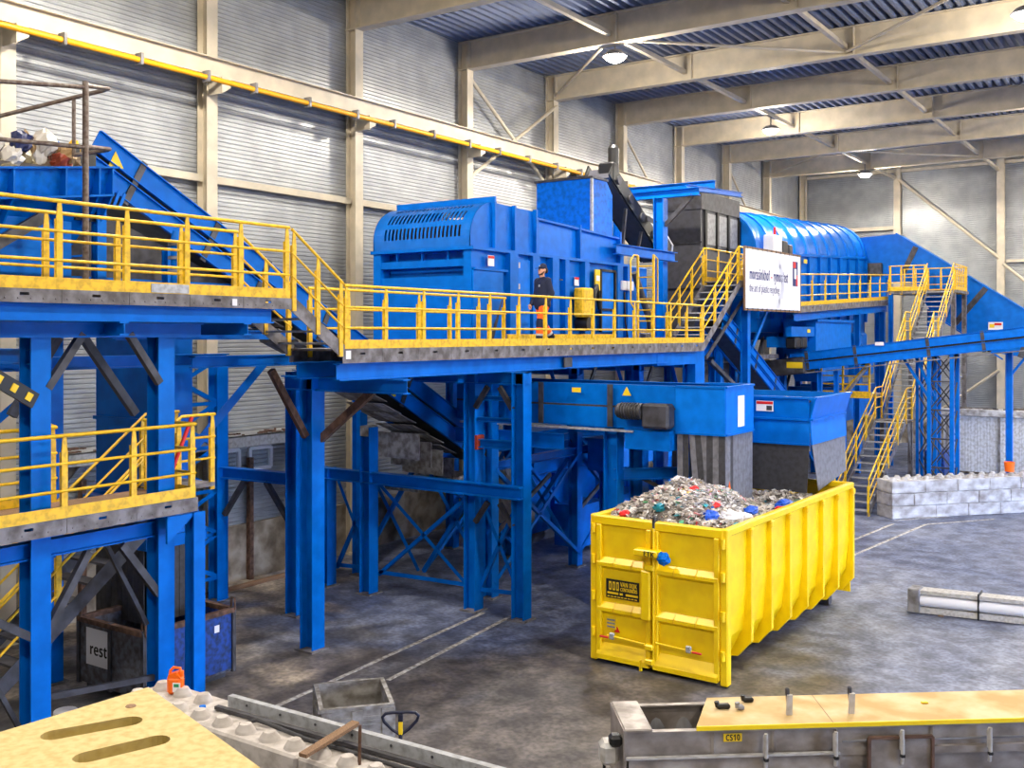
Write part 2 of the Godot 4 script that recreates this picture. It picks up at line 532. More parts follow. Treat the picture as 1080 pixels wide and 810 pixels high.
func roof_steel() -> void:
	for i in COLS.size():
		var x: float = COLS[i]
		var t := thing("wall_column", "cream painted steel I-section column standing against the long ribbed wall", "column", V(x, 0, 0.3), "columns of the long wall")
		var hx := x if i < 13 else x - 0.05
		fin(G.new().hb(V(hx, 0, 0.3), V(hx, 14.75, 0.3), 0.34, 0.30, V(0, 0, 1)), "shaft", "cream", t)
		fin(G.new().span(V(hx - 0.22, 0, 0.09), V(hx + 0.22, 0.03, 0.51)), "base_plate", "cream", t)
		if i > 12: continue
		var r := thing("roof_beam", "deep cream steel roof beam spanning the hall under the deck", "beam", V(x, 13.9, 0.3), "roof beams")
		fin(G.new().hb(V(x, 14.33, 0.1), V(x, 14.33, 36.6), 0.86, 0.32, Vector3.UP, 0.03, 0.02), "girder", "cream", r)
		for j in 7:
			var z := 0.5 + j * 5.06
			fin(G.new().span(V(x - 0.15, 13.93, z - 0.01), V(x + 0.15, 14.74, z + 0.01)), "stiffener", "cream", r)
	var tc := {}
	for i in range(2, 13):
		for j in 6:
			var z := 5.3 + j * 5.06
			var o := fin(G.new().bar(V(COLS[i] + 0.02, 14.2, z), V(COLS[i + 1] - 0.02, 14.2, z), 0.13, 0.13), "roof_strut", "cream")
			tag(o, "slim square cream strut between two roof beams", "strut", "struts between the roof beams")
	for a in [[30.1, 0.4, 25.1, 5.3], [25.1, 5.3, 30.1, 10.36], [30.1, 10.36, 25.1, 15.4], [51.2, 0.4, 45.8, 5.3], [45.8, 5.3, 51.2, 10.36]]:
		tag(fin(G.new().tube([V(a[0], 14.05, a[1]), V(a[2], 14.05, a[3])], 0.045), "roof_brace", "cream"), "thin diagonal wind brace under the roof deck", "brace", "wind braces under the roof")
	# crossed braces on the long wall
	for a in [[25.1, 30.1, 10.6, 13.7, "rising"], [25.1, 30.1, 13.7, 10.6, "falling"]]:
		tag(fin(G.new().tube([V(a[0], a[2], 0.42), V(a[1], a[3], 0.46 if a[4] == "rising" else 0.40)], 0.06), "wall_brace", "cream"), "cream tube of the cross brace high on the long wall, %s toward the end wall" % a[4], "brace")
	for a in [[35.2, 40.5], [45.8, 51.2]]:
		tag(fin(G.new().tube([V(a[0], 13.6, 0.42), V(a[1], 9.6, 0.42)], 0.05), "wall_brace", "cream"), "cream tube falling from a column top on the long wall behind the machines", "brace", "single wall braces")
	for i in range(4, 13):
		var o := fin(G.new().hb(V(COLS[i] + 0.1, 9.37, 0.2), V(COLS[i + 1] - 0.1, 9.37, 0.2), 0.16, 0.16, V(0, 0, 1)), "wall_girt", "cream")
		tag(o, "horizontal cream wall rail between two columns of the long wall", "rail", "wall rails")
	# end wall columns, rails and braces
	for j in 6:
		var z := 5.4 + j * 5.06
		var t := thing("wall_column", "cream painted steel column standing against the end wall", "column", V(57, 0, z), "columns of the end wall")
		fin(G.new().hb(V(57.05, 0, z), V(57.05, 14.75, z), 0.34, 0.34, V(1, 0, 0)), "shaft", "cream", t)
		fin(G.new().span(V(56.83, 0, z - 0.2), V(57.2, 0.03, z + 0.2)), "base_plate", "cream", t)
	tag(fin(G.new().bar(V(57.1, 14.6, 0.3), V(57.1, 14.6, 36), 0.16, 0.16), "eaves_rail", "cream"), "cream rail along the top of the end wall", "rail")
	tag(fin(G.new().bar(V(57.1, 11.55, 0.4), V(57.1, 11.55, 5.2), 0.2, 0.2), "wall_girt", "cream"), "horizontal cream rail on the end wall beside the corner", "rail")
	tag(fin(G.new().bar(V(57.1, 9.55, 10.7), V(57.1, 9.55, 15.4), 0.14, 0.14), "wall_girt", "cream"), "thin horizontal rail on the end wall beyond the second column", "rail")
	tag(fin(G.new().tube([V(56.85, 14.1, 5.5), V(56.85, 9.7, 10.4)], 0.08), "wall_brace", "cream"), "long diagonal cream brace between two columns of the end wall", "brace")
	tag(fin(G.new().tube([V(56.85, 9.4, 10.6), V(56.85, 4.9, 15.4)], 0.08), "wall_brace", "cream"), "diagonal cream brace falling from the second end wall column", "brace")
	tag(fin(G.new().tube([V(56.85, 4.0, 10.4), V(56.85, 1.0, 6.5)], 0.08), "wall_brace", "cream"), "short cream brace low on the end wall above the grey bunker", "brace")
	# crane runway with its yellow conductor bar
	var cr := thing("crane_runway", "cream crane runway beam with a yellow conductor bar along the long wall", "crane rail", V(10.5, 11.4, 0.7))
	for i in range(3, 13):
		fin(G.new().hb(V(COLS[i], 11.78, 0.72), V(COLS[i + 1], 11.78, 0.72), 0.42, 0.24), "runway_beam", "cream", cr)
		fin(G.new().pz(pv([COLS[i] - 0.12, 11.57, COLS[i] + 0.12, 11.57, COLS[i] + 0.12, 11.35, COLS[i] - 0.12, 11.2]), 0.46, 0.95), "bracket", "cream", cr)
		fin(G.new().tube([V(COLS[i], 11.46, 0.96), V(COLS[i + 1], 11.46, 0.96)], 0.06), "conductor_bar", "conductor", cr, "yellow conductor bar")
		for k in 3:
			var x: float = COLS[i] + 0.8 + k * 1.7
			fin(G.new().span(V(x - 0.03, 11.36, 0.84), V(x + 0.03, 11.6, 1.05)), "hanger", "steel_grey", cr)

func lamp(at: Vector3, label: String) -> void:
	var t := thing("high_bay_lamp", label, "lamp", at, "high-bay lamps")
	fin(G.new().lathe([Vector2(0.34, 0.03), Vector2(0.36, 0.06), Vector2(0.2, 0.2), Vector2(0, 0.22)], at), "housing", "steel_grey", t)
	fin(G.new().tube([at + V(0, 0.14, 0), V(at.x, 14.14, at.z)], 0.03), "hanger", "steel_grey", t)
	fin(G.new().lathe([Vector2(0, -0.12), Vector2(0.16, -0.1), Vector2(0.26, -0.03), Vector2(0.3, 0.05), Vector2(0, 0.05)], at), "lens", "lamp_lens", t)
	var l := SpotLight3D.new()
	l.name = "light"
	t.add_child(l)
	l.position = V(0, -0.16, 0)
	l.rotation_degrees = V(-90, 0, 0)
	l.spot_angle = 86.0
	l.spot_angle_attenuation = 0.15
	l.light_color = Color(1.0, 0.97, 0.92)
	l.light_energy = LAMP_ENERGY
	l.light_size = 0.28
	l.spot_range = 90.0
	l.spot_attenuation = 2.0
	l.shadow_enabled = true
	var o := OmniLight3D.new()          # the dome of the lens also shines sideways
	o.name = "side_glow"
	t.add_child(o)
	o.position = V(0, -0.24, 0)
	o.light_color = Color(1.0, 0.95, 0.87)
	o.light_energy = LAMP_ENERGY * 0.42
	o.light_size = 0.28
	o.omni_range = 90.0
	o.omni_attenuation = 2.0
	o.shadow_enabled = true

func lamps() -> void:
	for p in [[-0.2, 5.3], [12.2, 5.3], [25.4, 5.3], [37.9, 5.3], [51.0, 5.3], [1.5, 15.42], [14.5, 15.42], [27.6, 15.42], [40.7, 15.42], [53.0, 15.42], [1.5, 25.54], [14.5, 25.54], [27.6, 25.54], [40.7, 25.54], [53.0, 25.54]]:
		var label := "bright white high-bay lamp hanging under the roof on the open side of the hall"
		if p[1] < 6.0:
			label = {25.4: "bright white high-bay lamp hanging above the blue sorting machine", 37.9: "bright white high-bay lamp hanging above the black hopper box", 51.0: "bright white high-bay lamp hanging before the end wall"}.get(p[0], "bright white high-bay lamp hanging above the left platforms")
		lamp(V(p[0], 13.6, p[1]), label)
# ---------------------------------------------------------------- steel kit
var post_cache := {}
func post_mesh(h: float) -> ArrayMesh:
	if not post_cache.has(h):
		var g := G.new()
		g.pz(pv([-0.042, -0.16, 0.042, -0.16, 0.042, h * 0.8, 0.024, h - 0.01, -0.024, h - 0.01, -0.042, h * 0.8]), -0.008, 0.008)
		g.span(V(-0.042, -0.16, -0.045), V(-0.034, h * 0.8, 0.0))
		post_cache[h] = g.mesh()
	return post_cache[h]

# a guard rail through base points; posts about every metre, tubes at three heights, a toe board
func railing(pts: Array, label: String, group := "", opt := {}, parent: Node = null) -> Node:
	var t: Node = parent if parent else thing("guard_rail", label, "railing", pts[0], group)
	var h: float = opt.get("h", 1.05)
	var sp: float = opt.get("spacing", 1.04)
	for lv in opt.get("levels", [1.0, 0.66, 0.33]):
		var q := []
		for p in pts:
			q.append(p + V(0, h * lv, 0))
		fin(G.new().tube(q, 0.026 if lv == 1.0 else 0.021, 6), "handrail" if lv == 1.0 else "mid_rail", "rail_yellow", t)
	for i in pts.size() - 1:
		var a: Vector3 = pts[i]
		var b: Vector3 = pts[i + 1]
		var d := V(b.x - a.x, 0, b.z - a.z)
		var yaw := Basis(Vector3.UP, -atan2(d.z, d.x))
		var k := maxi(1, roundi(d.length() / sp))
		for j in k + 1:
			if j == 0 and i > 0: continue
			var f := float(j) / k
			if j == 0: f = 0.05 / maxf(d.length(), 0.1)
			if j == k: f = 1.0 - 0.05 / maxf(d.length(), 0.1)
			inst(post_mesh(h), "post", "rail_yellow", t, a.lerp(b, f), yaw)
		if opt.get("toe", true):
			fin(G.new().bar(a + V(0, 0.075, 0), b + V(0, 0.075, 0), 0.012, 0.15), "toe_board", "rail_yellow", t)
	return t

var edge_cache := {}
func edge_plate(l: float, h: float) -> ArrayMesh:       # one steel edge plate with a slot through it
	var key := "%.3f %.3f" % [l, h]
	if not edge_cache.has(key):
		var g := G.new()
		var s := 0.06
		var y1 := h * 0.72
		var y0 := y1 - 0.035
		g.span(V(0.004, 0, -0.012), V(l - 0.004, y0, 0))
		g.span(V(0.004, y1, -0.012), V(l - 0.004, h, 0))
		g.span(V(0.004, y0, -0.012), V(l / 2 - s, y1, 0))
		g.span(V(l / 2 + s, y0, -0.012), V(l - 0.004, y1, 0))
		for k in 6:
			g.cbox(V(l * (0.08 + 0.168 * k), h * 0.3, 0.004), V(0.02, 0.02, 0.012), 0.004)
		edge_cache[key] = g.mesh()
	return edge_cache[key]

# a straight gangway deck from a to b (centre line), with edge plates along the chosen sides
func deck(t: Node, a: Vector3, b: Vector3, w: float, eh := 0.22, sides := [1]) -> void:
	var d := (b - a)
	var dir := d.normalized()
	var right := dir.cross(Vector3.UP).normalized()
	var g := G.new()
	g.bar(a - V(0, 0.02, 0), b - V(0, 0.02, 0), w - 0.03, 0.035)
	fin(g, "grating", "edge_grey", t)
	for s in sides:
		var n := maxi(1, roundi(d.length() / 1.0))
		var m := edge_plate(d.length() / n, eh)
		for k in n:
			var at: Vector3 = a + d * (float(k) / n) + right * (w / 2) * s - V(0, eh, 0)
			if s > 0:
				inst(m, "edge_plate", "edge_grey", t, at, Basis(dir, Vector3.UP, dir.cross(Vector3.UP)))
			else:
				inst(m, "edge_plate", "edge_grey", t, at + d / n, Basis(-dir, Vector3.UP, (-dir).cross(Vector3.UP)))

# a straight flight: stringers, treads; a is the middle of the foot, b of the head
func flight(t: Node, a: Vector3, b: Vector3, w: float, n: int, m := "edge_grey") -> void:
	var d := V(b.x - a.x, 0, b.z - a.z)
	var right := d.normalized().cross(Vector3.UP)
	for s in [-1.0, 1.0]:
		fin(G.new().bar(a + right * s * w / 2, b + right * s * w / 2, 0.012, 0.22), "stringer", m, t)
	for k in n:
		var p := a.lerp(b, (k + 0.7) / n)
		var yaw := Basis(Vector3.UP, -atan2(d.z, d.x))
		fin(G.new().box(p, V(0.24, 0.035, w - 0.02), yaw), "tread", "galv" if m == "edge_grey" else m, t)

func column(t: Node, x: float, z: float, y0: float, y1: float, s := 0.3, m := "blue", turned := false) -> void:
	var up := V(1, 0, 0) if turned else V(0, 0, 1)
	var c := fin(G.new().hb(V(x, y0, z), V(x, y1, z), s, s, up), "column", m, t)
	if y0 < 0.1:
		fin(G.new().span(V(x - s * 0.72, y0, z - s * 0.72), V(x + s * 0.72, y0 + 0.03, z + s * 0.72)), "base_plate", "edge_grey", t)

func beam(t: Node, a: Vector3, b: Vector3, h := 0.3, w := 0.2, m := "blue") -> void:
	fin(G.new().hb(a, b, h, w), "beam", m, t)

func brace(t: Node, a: Vector3, b: Vector3, s := 0.1, m := "blue") -> void:
	fin(G.new().lb(a, b, s), "brace", m, t)

func xbrace(t: Node, x0: float, z0: float, x1: float, z1: float, y0: float, y1: float, s := 0.08, m := "blue") -> void:
	brace(t, V(x0, y0, z0), V(x1, y1, z1), s, m)
	brace(t, V(x0, y1, z0), V(x1, y0, z1), s, m)

# a belt conveyor from a to b (middle of the belt): side plates with flanges, belt, straps
func conveyor(t: Node, a: Vector3, b: Vector3, w: float, h: float, straps: Array, gap := true, m := "blue") -> void:
	var d := (b - a).normalized()
	var up := V(0, 1, 0)
	up = (up - d * up.dot(d)).normalized()
	var right := d.cross(up)
	for s in [-1.0, 1.0]:
		var o: Vector3 = right * s * w / 2
		if gap:
			fin(G.new().ub(a + o + up * h * 0.27, b + o + up * h * 0.27, h * 0.46, -0.07 * s, up), "side_plate", m, t)
			fin(G.new().ub(a + o - up * h * 0.27, b + o - up * h * 0.27, h * 0.42, -0.07 * s, up), "side_plate", m, t)
			fin(G.new().bar(a + o * 0.96, b + o * 0.96, 0.02, h * 0.16, up), "belt_slot", "black", t)
		else:
			fin(G.new().ub(a + o, b + o, h, -0.07 * s, up), "side_plate", m, t)
		for f in straps:
			var p: Vector3 = a.lerp(b, f) + o * 1.06
			fin(G.new().bar(p - up * h * 0.55, p + up * h * 0.55, 0.11, 0.03, right), "strap", "steel_dark", t)
	fin(G.new().bar(a + up * h * 0.12, b + up * h * 0.12, w * 0.94, 0.03, up), "belt", "rubber", t)
	fin(G.new().bar(a - up * h * 0.4, b - up * h * 0.4, w * 0.94, 0.02, up), "return_cover", "steel_dark", t)

func sticker(parent: Node, at: Vector3, right: Vector3, w: float, h: float, m := "paper", called := "sticker") -> void:
	var nrm := right.cross(Vector3.UP).normalized()
	fin(G.new().box(at, V(w, h, 0.006), Basis(right.normalized(), Vector3.UP, nrm)), called, m, parent)

func text(parent: Node, words: String, at: Vector3, right: Vector3, height: float, m: String, bold := false, serif := false, wide := 1.0) -> void:
	var tm := TextMesh.new()
	var f := SystemFont.new()
	f.font_names = PackedStringArray(["Droid Serif" if serif else "Droid Sans"])
	if bold: f.font_weight = 700
	tm.font = f
	tm.text = words
	tm.font_size = 64
	tm.pixel_size = height / 64.0
	tm.depth = 0.004
	tm.curve_step = 4.0
	tm.horizontal_alignment = HORIZONTAL_ALIGNMENT_LEFT
	var o := MeshInstance3D.new()
	o.mesh = tm
	o.material_override = M[m]
	o.name = numbered(parent, "lettering")
	parent.add_child(o)
	o.transform = Transform3D(Basis(right.normalized() * wide, Vector3.UP, right.cross(Vector3.UP).normalized()), at - origin(parent))
# ---------------------------------------------------------------- left side
func left_platforms() -> void:
	var t := thing("gangway_platform", "high grey-edged platform below the waste-loaded feeder, on blue beams", "platform", V(3.5, 6.0, 6.62))
	deck(t, V(3.5, 6.40, 6.62), V(11.25, 6.40, 6.62), 1.25, 0.17, [1, -1])
	for z in [7.1, 6.12]:
		beam(t, V(3.5, 6.12, z), V(10.95, 6.12, z), 0.22, 0.14)
	for x in [4.5, 6.4, 8.3, 10.4]:
		beam(t, V(x, 5.92, 5.2), V(x, 5.92, 7.2), 0.18, 0.14)
	beam(t, V(3.5, 5.9, 6.75), V(9.9, 5.9, 6.75), 0.2, 0.14)
	beam(t, V(9.5, 5.83, 5.2), V(13.2, 5.83, 5.2), 0.16, 0.14)
	var r := railing([V(3.5, 6.4, 7.22), V(11.22, 6.4, 7.22)], "yellow guard rail on the outer edge of the high platform below the feeder", "", {"h": 1.1, "spacing": 1.0})
	sticker(r, V(9.0, 6.47, 7.232), V(1, 0, 0), 0.62, 0.12, "galv", "grating_piece")
	sticker(r, V(10.1, 6.31, 7.26), V(1, 0, 0), 0.09, 0.1, "paper", "label_plate")
	railing([V(3.5, 6.4, 6.03), V(11.22, 6.4, 6.03)], "yellow guard rail on the machine side of the high platform", "", {"h": 1.1, "toe": false})
	# short stair down to the long gangway
	var s := thing("staircase", "short grey stair with yellow handrails between high platform and long gangway", "stairs", V(12.4, 5.6, 6.62))
	flight(s, V(12.42, 5.55, 6.62), V(11.25, 6.34, 6.62), 1.2, 4)
	for z in [7.24, 6.03]:
		railing([V(11.25, 6.4, z), V(12.4, 5.60, z)], "", "", {"toe": false, "h": 1.08, "spacing": 0.6}, s)
	# lower platform
	var p := thing("gangway_platform", "lower grey-edged platform with wooden deck in front of the blue columns", "platform", V(3.5, 3.2, 6.4))
	deck(p, V(3.5, 3.5, 6.38), V(9.65, 3.5, 6.38), 1.25, 0.2, [1, -1])
	beam(p, V(3.5, 3.08, 6.6), V(9.16, 3.08, 6.6), 0.22, 0.16)
	beam(p, V(3.5, 3.2, 5.85), V(9.16, 3.2, 5.85), 0.2, 0.16)
	for k in 6:
		fin(G.new().span(V(3.6, 3.502, 5.8 + k * 0.195), V(9.6, 3.515, 5.985 + k * 0.195)), "deck_plank", "wood", p)
	fin(G.new().pz(pv([9.15, 3.28, 9.65, 3.28, 9.15, 2.9]), 6.93, 6.97), "bracket", "blue", p)
	railing([V(3.5, 3.5, 6.98), V(9.62, 3.5, 6.98), V(9.62, 3.5, 5.8)], "yellow guard rail along the outer edge of the lower platform", "", {"spacing": 1.02})
	railing([V(3.5, 3.5, 5.8), V(8.2, 3.5, 5.8), V(8.35, 3.5, 5.4)], "yellow guard rail at the back of the lower platform, ending in a bend", "")
	# stair under the lower platform
	var u := thing("staircase", "black steel stair with open treads descending below the lower platform", "stairs", V(5.6, 0, 5.2))
	flight(u, V(6.1, 0.1, 5.3), V(10.35, 3.42, 5.3), 0.95, 15, "steel_dark")
	for z in [5.74, 4.84]:
		railing([V(6.2, 0.25, z), V(10.35, 3.5, z), V(11.0, 3.5, z)], "", "", {"toe": false, "spacing": 1.9}, u)
	fin(G.new().span(V(10.25, 3.4, 4.8), V(10.95, 3.46, 5.8)), "landing", "edge_grey", u)
	tag(fin(G.new().tube([V(9.5, 3.53, 6.42), V(9.8, 4.05, 6.36), V(10.1, 4.58, 6.3)], 0.03), "red_bar", "red"), "red bar leaning against the end rail of the lower platform", "bar")
	# tower of blue columns that carries both platforms
	var f := thing("support_frame", "blue steel tower with dark braces carrying the two left platforms", "steel frame", V(8.4, 0, 5))
	for a in [[7.4, 6.62, 5.98], [9.3, 6.62, 5.98], [7.75, 4.6, 5.8], [9.85, 3.0, 5.8], [9.68, 6.9, 3.28]]:
		column(f, a[0], a[1], 0.0, a[2], 0.27 if a[2] > 4 else 0.2)
	beam(f, V(7.4, 5.55, 6.62), V(7.75, 5.55, 4.6), 0.2, 0.15)
	beam(f, V(7.75, 5.4, 4.6), V(12.2, 5.4, 4.6), 0.2, 0.16)
	for a in [[7.5, 5.15, 8.0, 5.85], [9.2, 5.15, 8.7, 5.85]]:
		fin(G.new().bar(V(a[0], a[1], 6.72), V(a[2], a[3], 6.72), 0.09, 0.1), "brace", "steel_dark", f)
	for a in [[7.9, 4.7, 8.6, 5.8], [9.9, 4.6, 9.0, 5.8]]:
		fin(G.new().bar(V(a[0], a[1], 5.2), V(a[2], a[3], 5.2), 0.1, 0.12), "brace", "steel_dark", f)
	brace(f, V(8.0, 4.5, 4.6), V(9.2, 5.4, 4.6), 0.12)
	for a in [[7.5, 2.0, 8.1, 2.95], [9.2, 2.15, 8.6, 2.95], [7.3, 2.0, 6.4, 2.6]]:
		fin(G.new().bar(V(a[0], a[1], 6.7), V(a[2], a[3], 6.7), 0.09, 0.1), "brace", "steel_dark", f)
	fin(G.new().bar(V(9.15, 1.7, 6.5), V(8.5, 2.95, 6.5), 0.06, 0.06), "brace", "steel_dark", f)
	fin(G.new().bar(V(7.6, 1.05, 6.3), V(9.2, 0.95, 6.6), 0.07, 0.08), "brace", "steel_dark", f)
	fin(G.new().bar(V(6.6, 2.1, 6.55), V(7.35, 0.6, 6.55), 0.06, 0.06), "brace", "steel_dark", f)
	var hz := fin(G.new().bar(V(6.3, 5.6, 6.85), V(7.3, 5.0, 6.78), 0.05, 0.2), "striped_brace", "black", f, "black brace with yellow squares")
	for k in 5:
		var q := V(6.3, 5.6, 6.885).lerp(V(7.3, 5.0, 6.815), 0.1 + 0.2 * k)
		fin(G.new().box(q, V(0.08, 0.1, 0.012), Basis(Vector3.BACK, -0.54)), "yellow_square", "hazard", hz)
	# tall blue chute with black rubber boot over the waste skip
	var c := thing("discharge_chute", "tall square blue chute ending in a black rubber boot over the waste skip", "chute", V(11.4, 1.0, 3.4))
	fin(G.new().span(V(11.02, 3.0, 2.5), V(11.9, 5.95, 4.05)), "duct", "blue", c)
	for y in [5.85, 4.35, 3.02]:
		fin(G.new().span(V(10.98, y - 0.03, 2.46), V(11.94, y + 0.03, 4.09)), "flange", "blue", c)
	fin(G.new().px(pv([2.5, 3.0, 4.05, 3.0, 4.3, 2.35, 2.6, 2.35]), 10.75, 11.95), "hopper", "blue", c)
	fin(G.new().span(V(10.72, 2.2, 2.85), V(11.98, 2.4, 4.35)), "collar", "blue", c)
	var bo := G.new()
	for k in 9:
		bo.span(V(10.78 + k * 0.13, 0.95, 4.28), V(10.9 + k * 0.13, 2.2, 4.3))
		bo.span(V(10.75, 0.95, 2.9 + k * 0.15), V(10.77, 2.2, 3.04 + k * 0.15))
	bo.span(V(10.8, 1.0, 2.9), V(11.9, 2.2, 4.25))
	fin(bo, "rubber_boot", "rubber", c)
	# skip marked rest
	var k := thing("waste_skip", "dark blue-grey steel waste skip with a rest sign under the chute", "skip", V(11, 0, 4.4))
	var x0 := 9.98; var x1 := 11.75; var z0 := 3.6; var z1 := 5.3
	fin(G.new().span(V(x0, 0.15, z0), V(x0 + 0.03, 1.15, z1)), "side_panel", "skip_dark", k, "dirty dark panel")
	fin(G.new().span(V(x1 - 0.03, 0.15, z0), V(x1, 1.15, z1)), "side_panel", "skip_blue", k)
	fin(G.new().span(V(x0, 0.15, z1 - 0.03), V(x1, 1.15, z1)), "side_panel", "skip_blue", k, "blue panel with rusty foot")
	fin(G.new().span(V(x0, 0.15, z0), V(x1, 1.15, z0 + 0.03)), "side_panel", "skip_dark", k)
	fin(G.new().span(V(x0, 0.12, z0), V(x1, 0.16, z1)), "bottom", "skip_dark", k)
	for a in [[x0, z0, x0, z1], [x0, z1, x1, z1], [x1, z1, x1, z0], [x1, z0, x0, z0]]:
		fin(G.new().bar(V(a[0], 1.15, a[1]), V(a[2], 1.15, a[3]), 0.09, 0.08), "rim", "rust", k)
	for a in [[x0, z0], [x0, (z0 + z1) / 2], [x0, z1], [(x0 + x1) / 2, z1], [x1, z1], [x1, z0]]:
		fin(G.new().bar(V(a[0], 0.1, a[1]), V(a[0], 1.2, a[1]), 0.07, 0.07), "stake", "steel_dark", k)
	for a in [[x0, z0], [x0, z1], [x1, z1], [x1, z0]]:
		fin(G.new().tube([V(a[0], 1.15, a[1] - 0.05), V(a[0], 1.35, a[1] - 0.04), V(a[0], 1.35, a[1] + 0.04), V(a[0], 1.15, a[1] + 0.05)], 0.018, 6), "lifting_eye", "rust", k)
	for z in [3.8, 5.1]:
		fin(G.new().span(V(x0 + 0.05, 0, z - 0.07), V(x1 - 0.05, 0.14, z + 0.07)), "skid", "steel_dark", k)
	sticker(k, V(x0 - 0.012, 0.74, 4.1), V(0, 0, 1), 0.58, 0.6, "paper", "sign")
	text(k, "rest", V(x0 - 0.016, 0.7, 3.9), V(0, 0, 1), 0.25, "ink_black", true)
	sticker(k, V(10.9, 0.85, z1 + 0.008), V(1, 0, 0), 0.08, 0.14, "paper")
	sticker(k, V(11.4, 0.9, z1 + 0.008), V(1, 0, 0), 0.1, 0.12, "paper")
	feeder()

func blob(r: Vector3, seed_: int, rough := 0.35) -> G:     # crumpled bag
	var g := G.new()
	var f := FastNoiseLite.new()
	f.seed = seed_; f.frequency = 1.3
	var P := func(i: int, j: int) -> Vector3:
		var th := PI * i / 8.0
		var ph := TAU * (j % 12) / 12.0
		var d := V(sin(th) * cos(ph), cos(th), sin(th) * sin(ph))
		return d * r * (1.0 + rough * 1.8 * f.get_noise_3d(d.x * 1.4, d.y * 1.4, d.z * 1.4))
	for i in 8:
		for j in 12:
			var a: Vector3 = P.call(i, j)
			var b: Vector3 = P.call(i + 1, j)
			var c: Vector3 = P.call(i + 1, j + 1)
			var d: Vector3 = P.call(i, j + 1)
			if i < 7: g.face(a, b, c, Vector3.ZERO)
			if i > 0: g.face(a, c, d, Vector3.ZERO)
	return g

